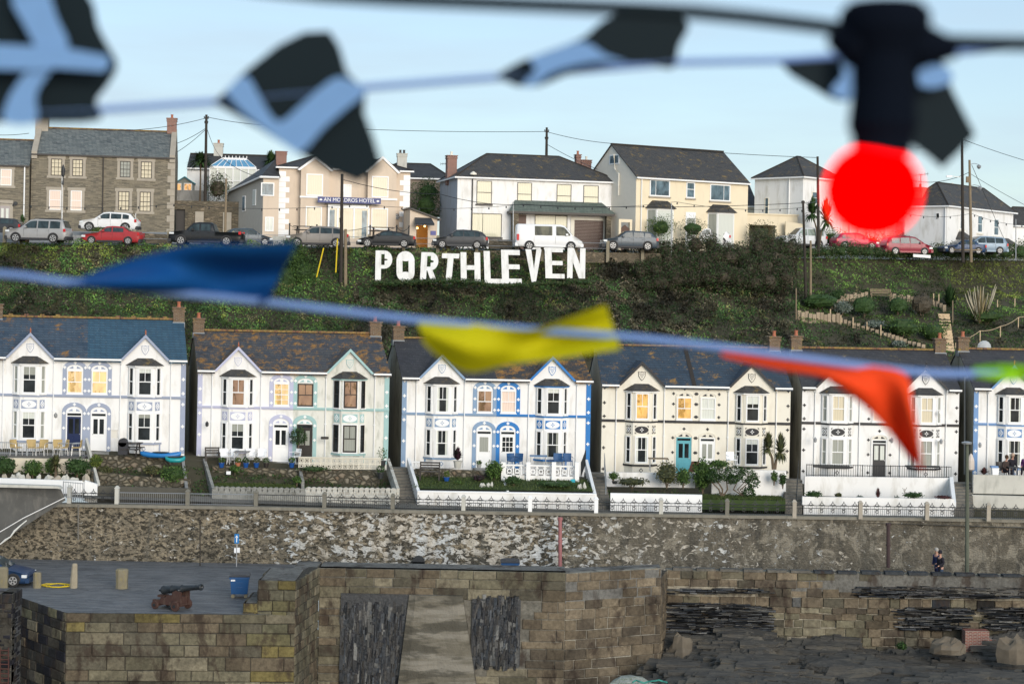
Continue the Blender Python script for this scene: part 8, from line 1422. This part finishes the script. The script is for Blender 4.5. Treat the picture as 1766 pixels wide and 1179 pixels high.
# ---------------------------------------------------------------- bunting and lamp close to the camera
def cloth(name,c,k=.0):
    if name in MC: return MC[name]
    t=NT(name); o=t.ob(); t.fin(t.mix(t.noise(t.mapp(o,(1,1,1)),60,3),hsv(c,.92),hsv(c,1.06)),.75,t.noise(o,400,2),.15,.001,.2)
    tr=t.n('BsdfTranslucent'); tr.inputs[0].default_value=c+(1,); ms=t.n('MixShader'); ms.inputs[0].default_value=k; t.l(t.b.outputs[0],ms.inputs[1]); t.l(tr.outputs[0],ms.inputs[2]); t.l(ms.outputs[0],t.t.nodes['Material Output'].inputs[0]); MC[name]=t.m; return t.m
BKC=cloth('black_flag_cloth',(.003,.010,.014),.02); WHC=cloth('pale_blue_white_band',(.20,.37,.64),.25); STR=flat('pale_blue_cord',(.16,.27,.55),.7,.05)
def S_(d): return 3010/d
def smoothline(pts,n=8):
    out=[]
    for i in range(len(pts)-1):
        p0,p1,p2,p3=[np.array(pts[max(0,min(len(pts)-1,k))],float) for k in (i-1,i,i+1,i+2)]
        for j in range(n): t=j/n; out.append(.5*((2*p1)+(-p0+p2)*t+(2*p0-5*p1+4*p2-p3)*t*t+(-p0+3*p1-3*p2+p3)*t**3))
    return out+[np.array(pts[-1],float)]
def flag(name,top,bot,d,mat,label,wav=.02,rows=8,ph=0,group='flags',bands=()):
    """cloth hung between two outlines given in photo pixels, distance d, rippling in depth"""
    T=smoothline(top,6); Bo=smoothline(bot,6); n=min(len(T),len(Bo)); T=[T[int(i*(len(T)-1)/(n-1))] for i in range(n)]; Bo=[Bo[int(i*(len(Bo)-1)/(n-1))] for i in range(n)]; m=MB(); V=[];F=[]
    def pt(u,v,off=0):
        i=u*(n-1); k=min(n-2,int(i)); f=i-k; a=T[k]*(1-f)+T[k+1]*f; b=Bo[k]*(1-f)+Bo[k+1]*f; q=a*(1-v)+b*v; dd=d+wav*math.sin(u*5+v*3.5+ph)+wav*.5*math.sin(v*7-u*4+ph)+off; return P(q[0],q[1],S_(dd))
    NU=28
    for i in range(NU+1):
        for j in range(rows+1): V.append(pt(i/NU,j/rows))
    V2=[Vector(p)+Vector((0,.0015,0)) for p in V]; w_=rows+1; F=[(i*w_+j,i*w_+w_+j,i*w_+w_+j+1,i*w_+j+1) for i in range(NU) for j in range(rows)]; k=len(V)
    F2=[(a+k,b+k,c+k,e+k) for a,b,c,e in F]; m.add(V+V2,F+F2); o=m.build(name,mat,smooth=True); tag(o,label,'flag',group)
    for bd in bands:                                  # bands of the cross in flag coordinates
        q=MB(); N=16
        for i in range(N+1):
            t=i/N
            for (u,v) in bd(t): q.v.append(tuple(pt(u,v,-.003)))
        for i in range(N): q.f.append([i*2,i*2+2,i*2+3,i*2+1]); q.m.append(0); q.c.append(None)
        b=q.build('cross_band',WHC,None); wl=b.location.copy(); b.parent=o; b.location=wl-o.location
    return o
def band(u0,v0,u1,v1,w):
    L=math.hypot(u1-u0,v1-v0); nx,ny=-(v1-v0)/L*w/2,(u1-u0)/L*w/2
    return lambda t:[(lin(u0,u1,t)+nx,lin(v0,v1,t)+ny),(lin(u0,u1,t)-nx,lin(v0,v1,t)-ny)]
def poly_flag(outline,d,label,bands):
    """twisted flag: outline with a crease, each point may carry its own distance"""
    V=[P(p[0],p[1],S_(d+(p[2] if len(p)>2 else 0))) for p in outline]; m=MB(); c=sum((Vector(v) for v in V),Vector())/len(V); n=len(V); m.add([c]+V+[c+Vector((0,.002,0))]+[v+Vector((0,.002,0)) for v in V],[(0,i+1,(i+1)%n+1) for i in range(n)]+[(n+1,n+2+(i+1)%n,n+2+i) for i in range(n)]+[(i+1,n+2+i,n+2+(i+1)%n,(i+1)%n+1) for i in range(n)]); o=m.build('cornish_flag' if 0 else 'black_flag',BKC); tag(o,label,'flag','black flags with a pale cross')
    for kk,b_ in enumerate(bands): q=MB(); A=[P(p[0],p[1],S_(d-.03-.006*kk)) for p in b_]; q.add(A+[a+Vector((0,.001,0)) for a in A],[tuple(range(len(A))),tuple(range(2*len(A)-1,len(A)-1,-1))]+[(i,i+len(A),(i+1)%len(A)+len(A),(i+1)%len(A)) for i in range(len(A))]); b=q.build('cross_band',WHC); wl=b.location.copy(); b.parent=o; b.location=wl-o.location
    return o
DU=2.0; DL=2.6
poly_flag(smoothline([(-130,-120),(60,-70),(150,-10),(168,45),(186,80),(202,112),(186,146),(165,175),(170,207),(60,212),(-130,206)],3),DU,'black flag with a pale cross at the top left corner of the photo',
 [smoothline([(18,-40),(70,-40),(98,30),(118,78),(98,112),(82,130),(62,165),(62,210),(8,210),(14,170),(40,130),(66,100),(50,60),(22,10)],3),[(-130,70),(66,80),(118,84),(185,96),(190,112),(178,124),(96,118),(66,122),(-130,116)]])
poly_flag([(368,178),(420,125),(480,78),(525,56),(568,54),(585,80),(598,125),(630,158),(628,195),(645,240),(658,285),(618,316),(560,292),(500,255),(440,218),(400,195)],DU,'large twisted black flag hanging before the hotel roof',
 [smoothline([(388,158),(424,130),(455,180),(482,210),(520,180),(565,142),(592,134),(630,158),(600,185),(560,220),(520,262),(495,252),(450,220),(415,190)],3)])
poly_flag(smoothline([(853,132),(900,105),(1000,68),(1040,36),(1100,14),(1150,20),(1188,42),(1172,78),(1160,118),(1120,110),(1060,112),(990,125),(930,148),(890,148)],3),DU,'narrow folded black flag at the top centre of the photo',
 [smoothline([(912,100),(950,88),(1005,72),(1045,95),(1080,108),(1030,106),(960,122),(925,145),(900,148),(925,122)],3)])
poly_flag(smoothline([(1345,108),(1400,104),(1452,102),(1500,88),(1500,150),(1450,175),(1400,150),(1365,130)],3),DU,'black flag half hidden left of the lamp holder',[smoothline([(1445,88),(1492,90),(1500,150),(1470,172),(1432,160),(1455,130)],3)])
poly_flag([(1560,95),(1620,90),(1640,150),(1660,190),(1682,232),(1655,262),(1625,290),(1600,268),(1560,240),(1545,160)],DU,'black flag hanging right of the lamp holder, its tip pointing down',[smoothline([(1582,125),(1600,112),(1635,118),(1642,140),(1610,152),(1585,148)],3)])
YC=cloth('yellow_flag_cloth',(.60,.56,.004),.3); BC=cloth('royal_blue_flag_cloth',(.003,.075,.27),.12); RC=cloth('orange_red_flag_cloth',(.95,.085,.015),.35); GC=cloth('lime_flag_cloth',(.35,.72,.02),.3)
flag('blue_flag',[(112,488),(180,462),(260,438),(340,420),(430,422),(512,418)],[(118,492),(200,500),(280,508),(350,515),(410,520),(462,518)],DL,BC,'royal blue flag blown flat at the left, before the dark bank',.05,ph=1,group='coloured bunting flags')
flag('yellow_flag',[(718,545),(780,550),(850,564),(920,568),(980,548),(1045,526)],[(730,590),(760,618),(810,642),(880,628),(960,618),(1070,602)],DL,YC,'mustard yellow flag across the roof of the blue-trimmed houses',.02,ph=2,group='coloured bunting flags')
flag('red_flag',[(1245,596),(1330,606),(1420,618),(1500,630),(1562,645),(1575,700),(1585,760),(1592,812)],[(1245,614),(1330,636),(1410,650),(1440,665),(1490,700),(1530,740),(1560,780),(1590,812)],DL,RC,'orange-red flag bent downward in front of the black and white house',.03,ph=.5,group='coloured bunting flags')
flag('green_flag',[(1678,632),(1720,628),(1770,630),(1840,640)],[(1680,650),(1720,656),(1770,655),(1840,660)],DL,GC,'lime green flag cut by the right edge of the photo',.02,ph=0,group='coloured bunting flags')
m=MB(); m.tube([P(x,y,S_(DU+.004)) for x,y in ((-200,205),(165,190),(370,176),(640,150),(860,133),(1160,108),(1345,104),(1480,95),(1620,95),(1900,60))],.0042,8); tag(m.build('bunting_cord',STR),'pale blue cord carrying the black flags','cord')
m=MB(); m.tube([P(x,y,S_(DL+.004)) for x,y in smoothline([(-200,468),(0,472),(112,486),(300,505),(470,522),(720,552),(930,570),(1070,580),(1250,600),(1560,640),(1690,645),(1950,650)],3)],.0058,8); tag(m.build('bunting_cord',STR),'pale blue cord carrying the coloured flags','cord')
DF=1.6; m=MB(); m.tube([P(x,y,S_(DF)) for x,y in smoothline([(300,-40),(560,-8),(900,8),(1200,22),(1450,50),(1560,66),(1660,74),(1900,78)],3)],.0068,10); tag(m.build('festoon_cable',BKC),'thick black festoon cable crossing the top of the photo','cable')
s=S_(DF); O=P(1520,330,s); lm=root('festoon_lamp',O,0,'red glowing festoon bulb hanging from a black socket','lamp'); px1=1/s
HB=flat('black_lamp_holder',(.003,.005,.010),.9,.1,spec=.05)
m=MB(); m.lathe((-15*px1+.0,0,-80*px1),[(82*px1*math.sin(math.pi*i/14)+.0003,77*px1*(1-math.cos(math.pi*i/14))*1.05) for i in range(1,14)],24); rb=NT('red_glowing_bulb'); rb.fin((.6,.0,.0),.6,spec=0); rb.b.inputs['Emission Color'].default_value=(1,.0,.0,1); rb.b.inputs['Emission Strength'].default_value=2.2; m.build('bulb',rb.m,lm,smooth=True)
m=MB(); m.lathe((0,0,62*px1),[(50*px1,0),(52*px1,30*px1),(60*px1,50*px1),(54*px1,110*px1),(56*px1,170*px1),(78*px1,215*px1),(78*px1,245*px1),(62*px1,262*px1)],20); m.build('socket',HB,lm)
m=MB(); z=262*px1; m.tube([Vector((-95*px1,0,z+4*px1)),Vector((-60*px1,0,z-6*px1)),Vector((60*px1,0,z-10*px1)),Vector((125*px1,0,z-14*px1))],[16*px1,44*px1,44*px1,16*px1],12); m.build('cable_clamp',HB,lm)
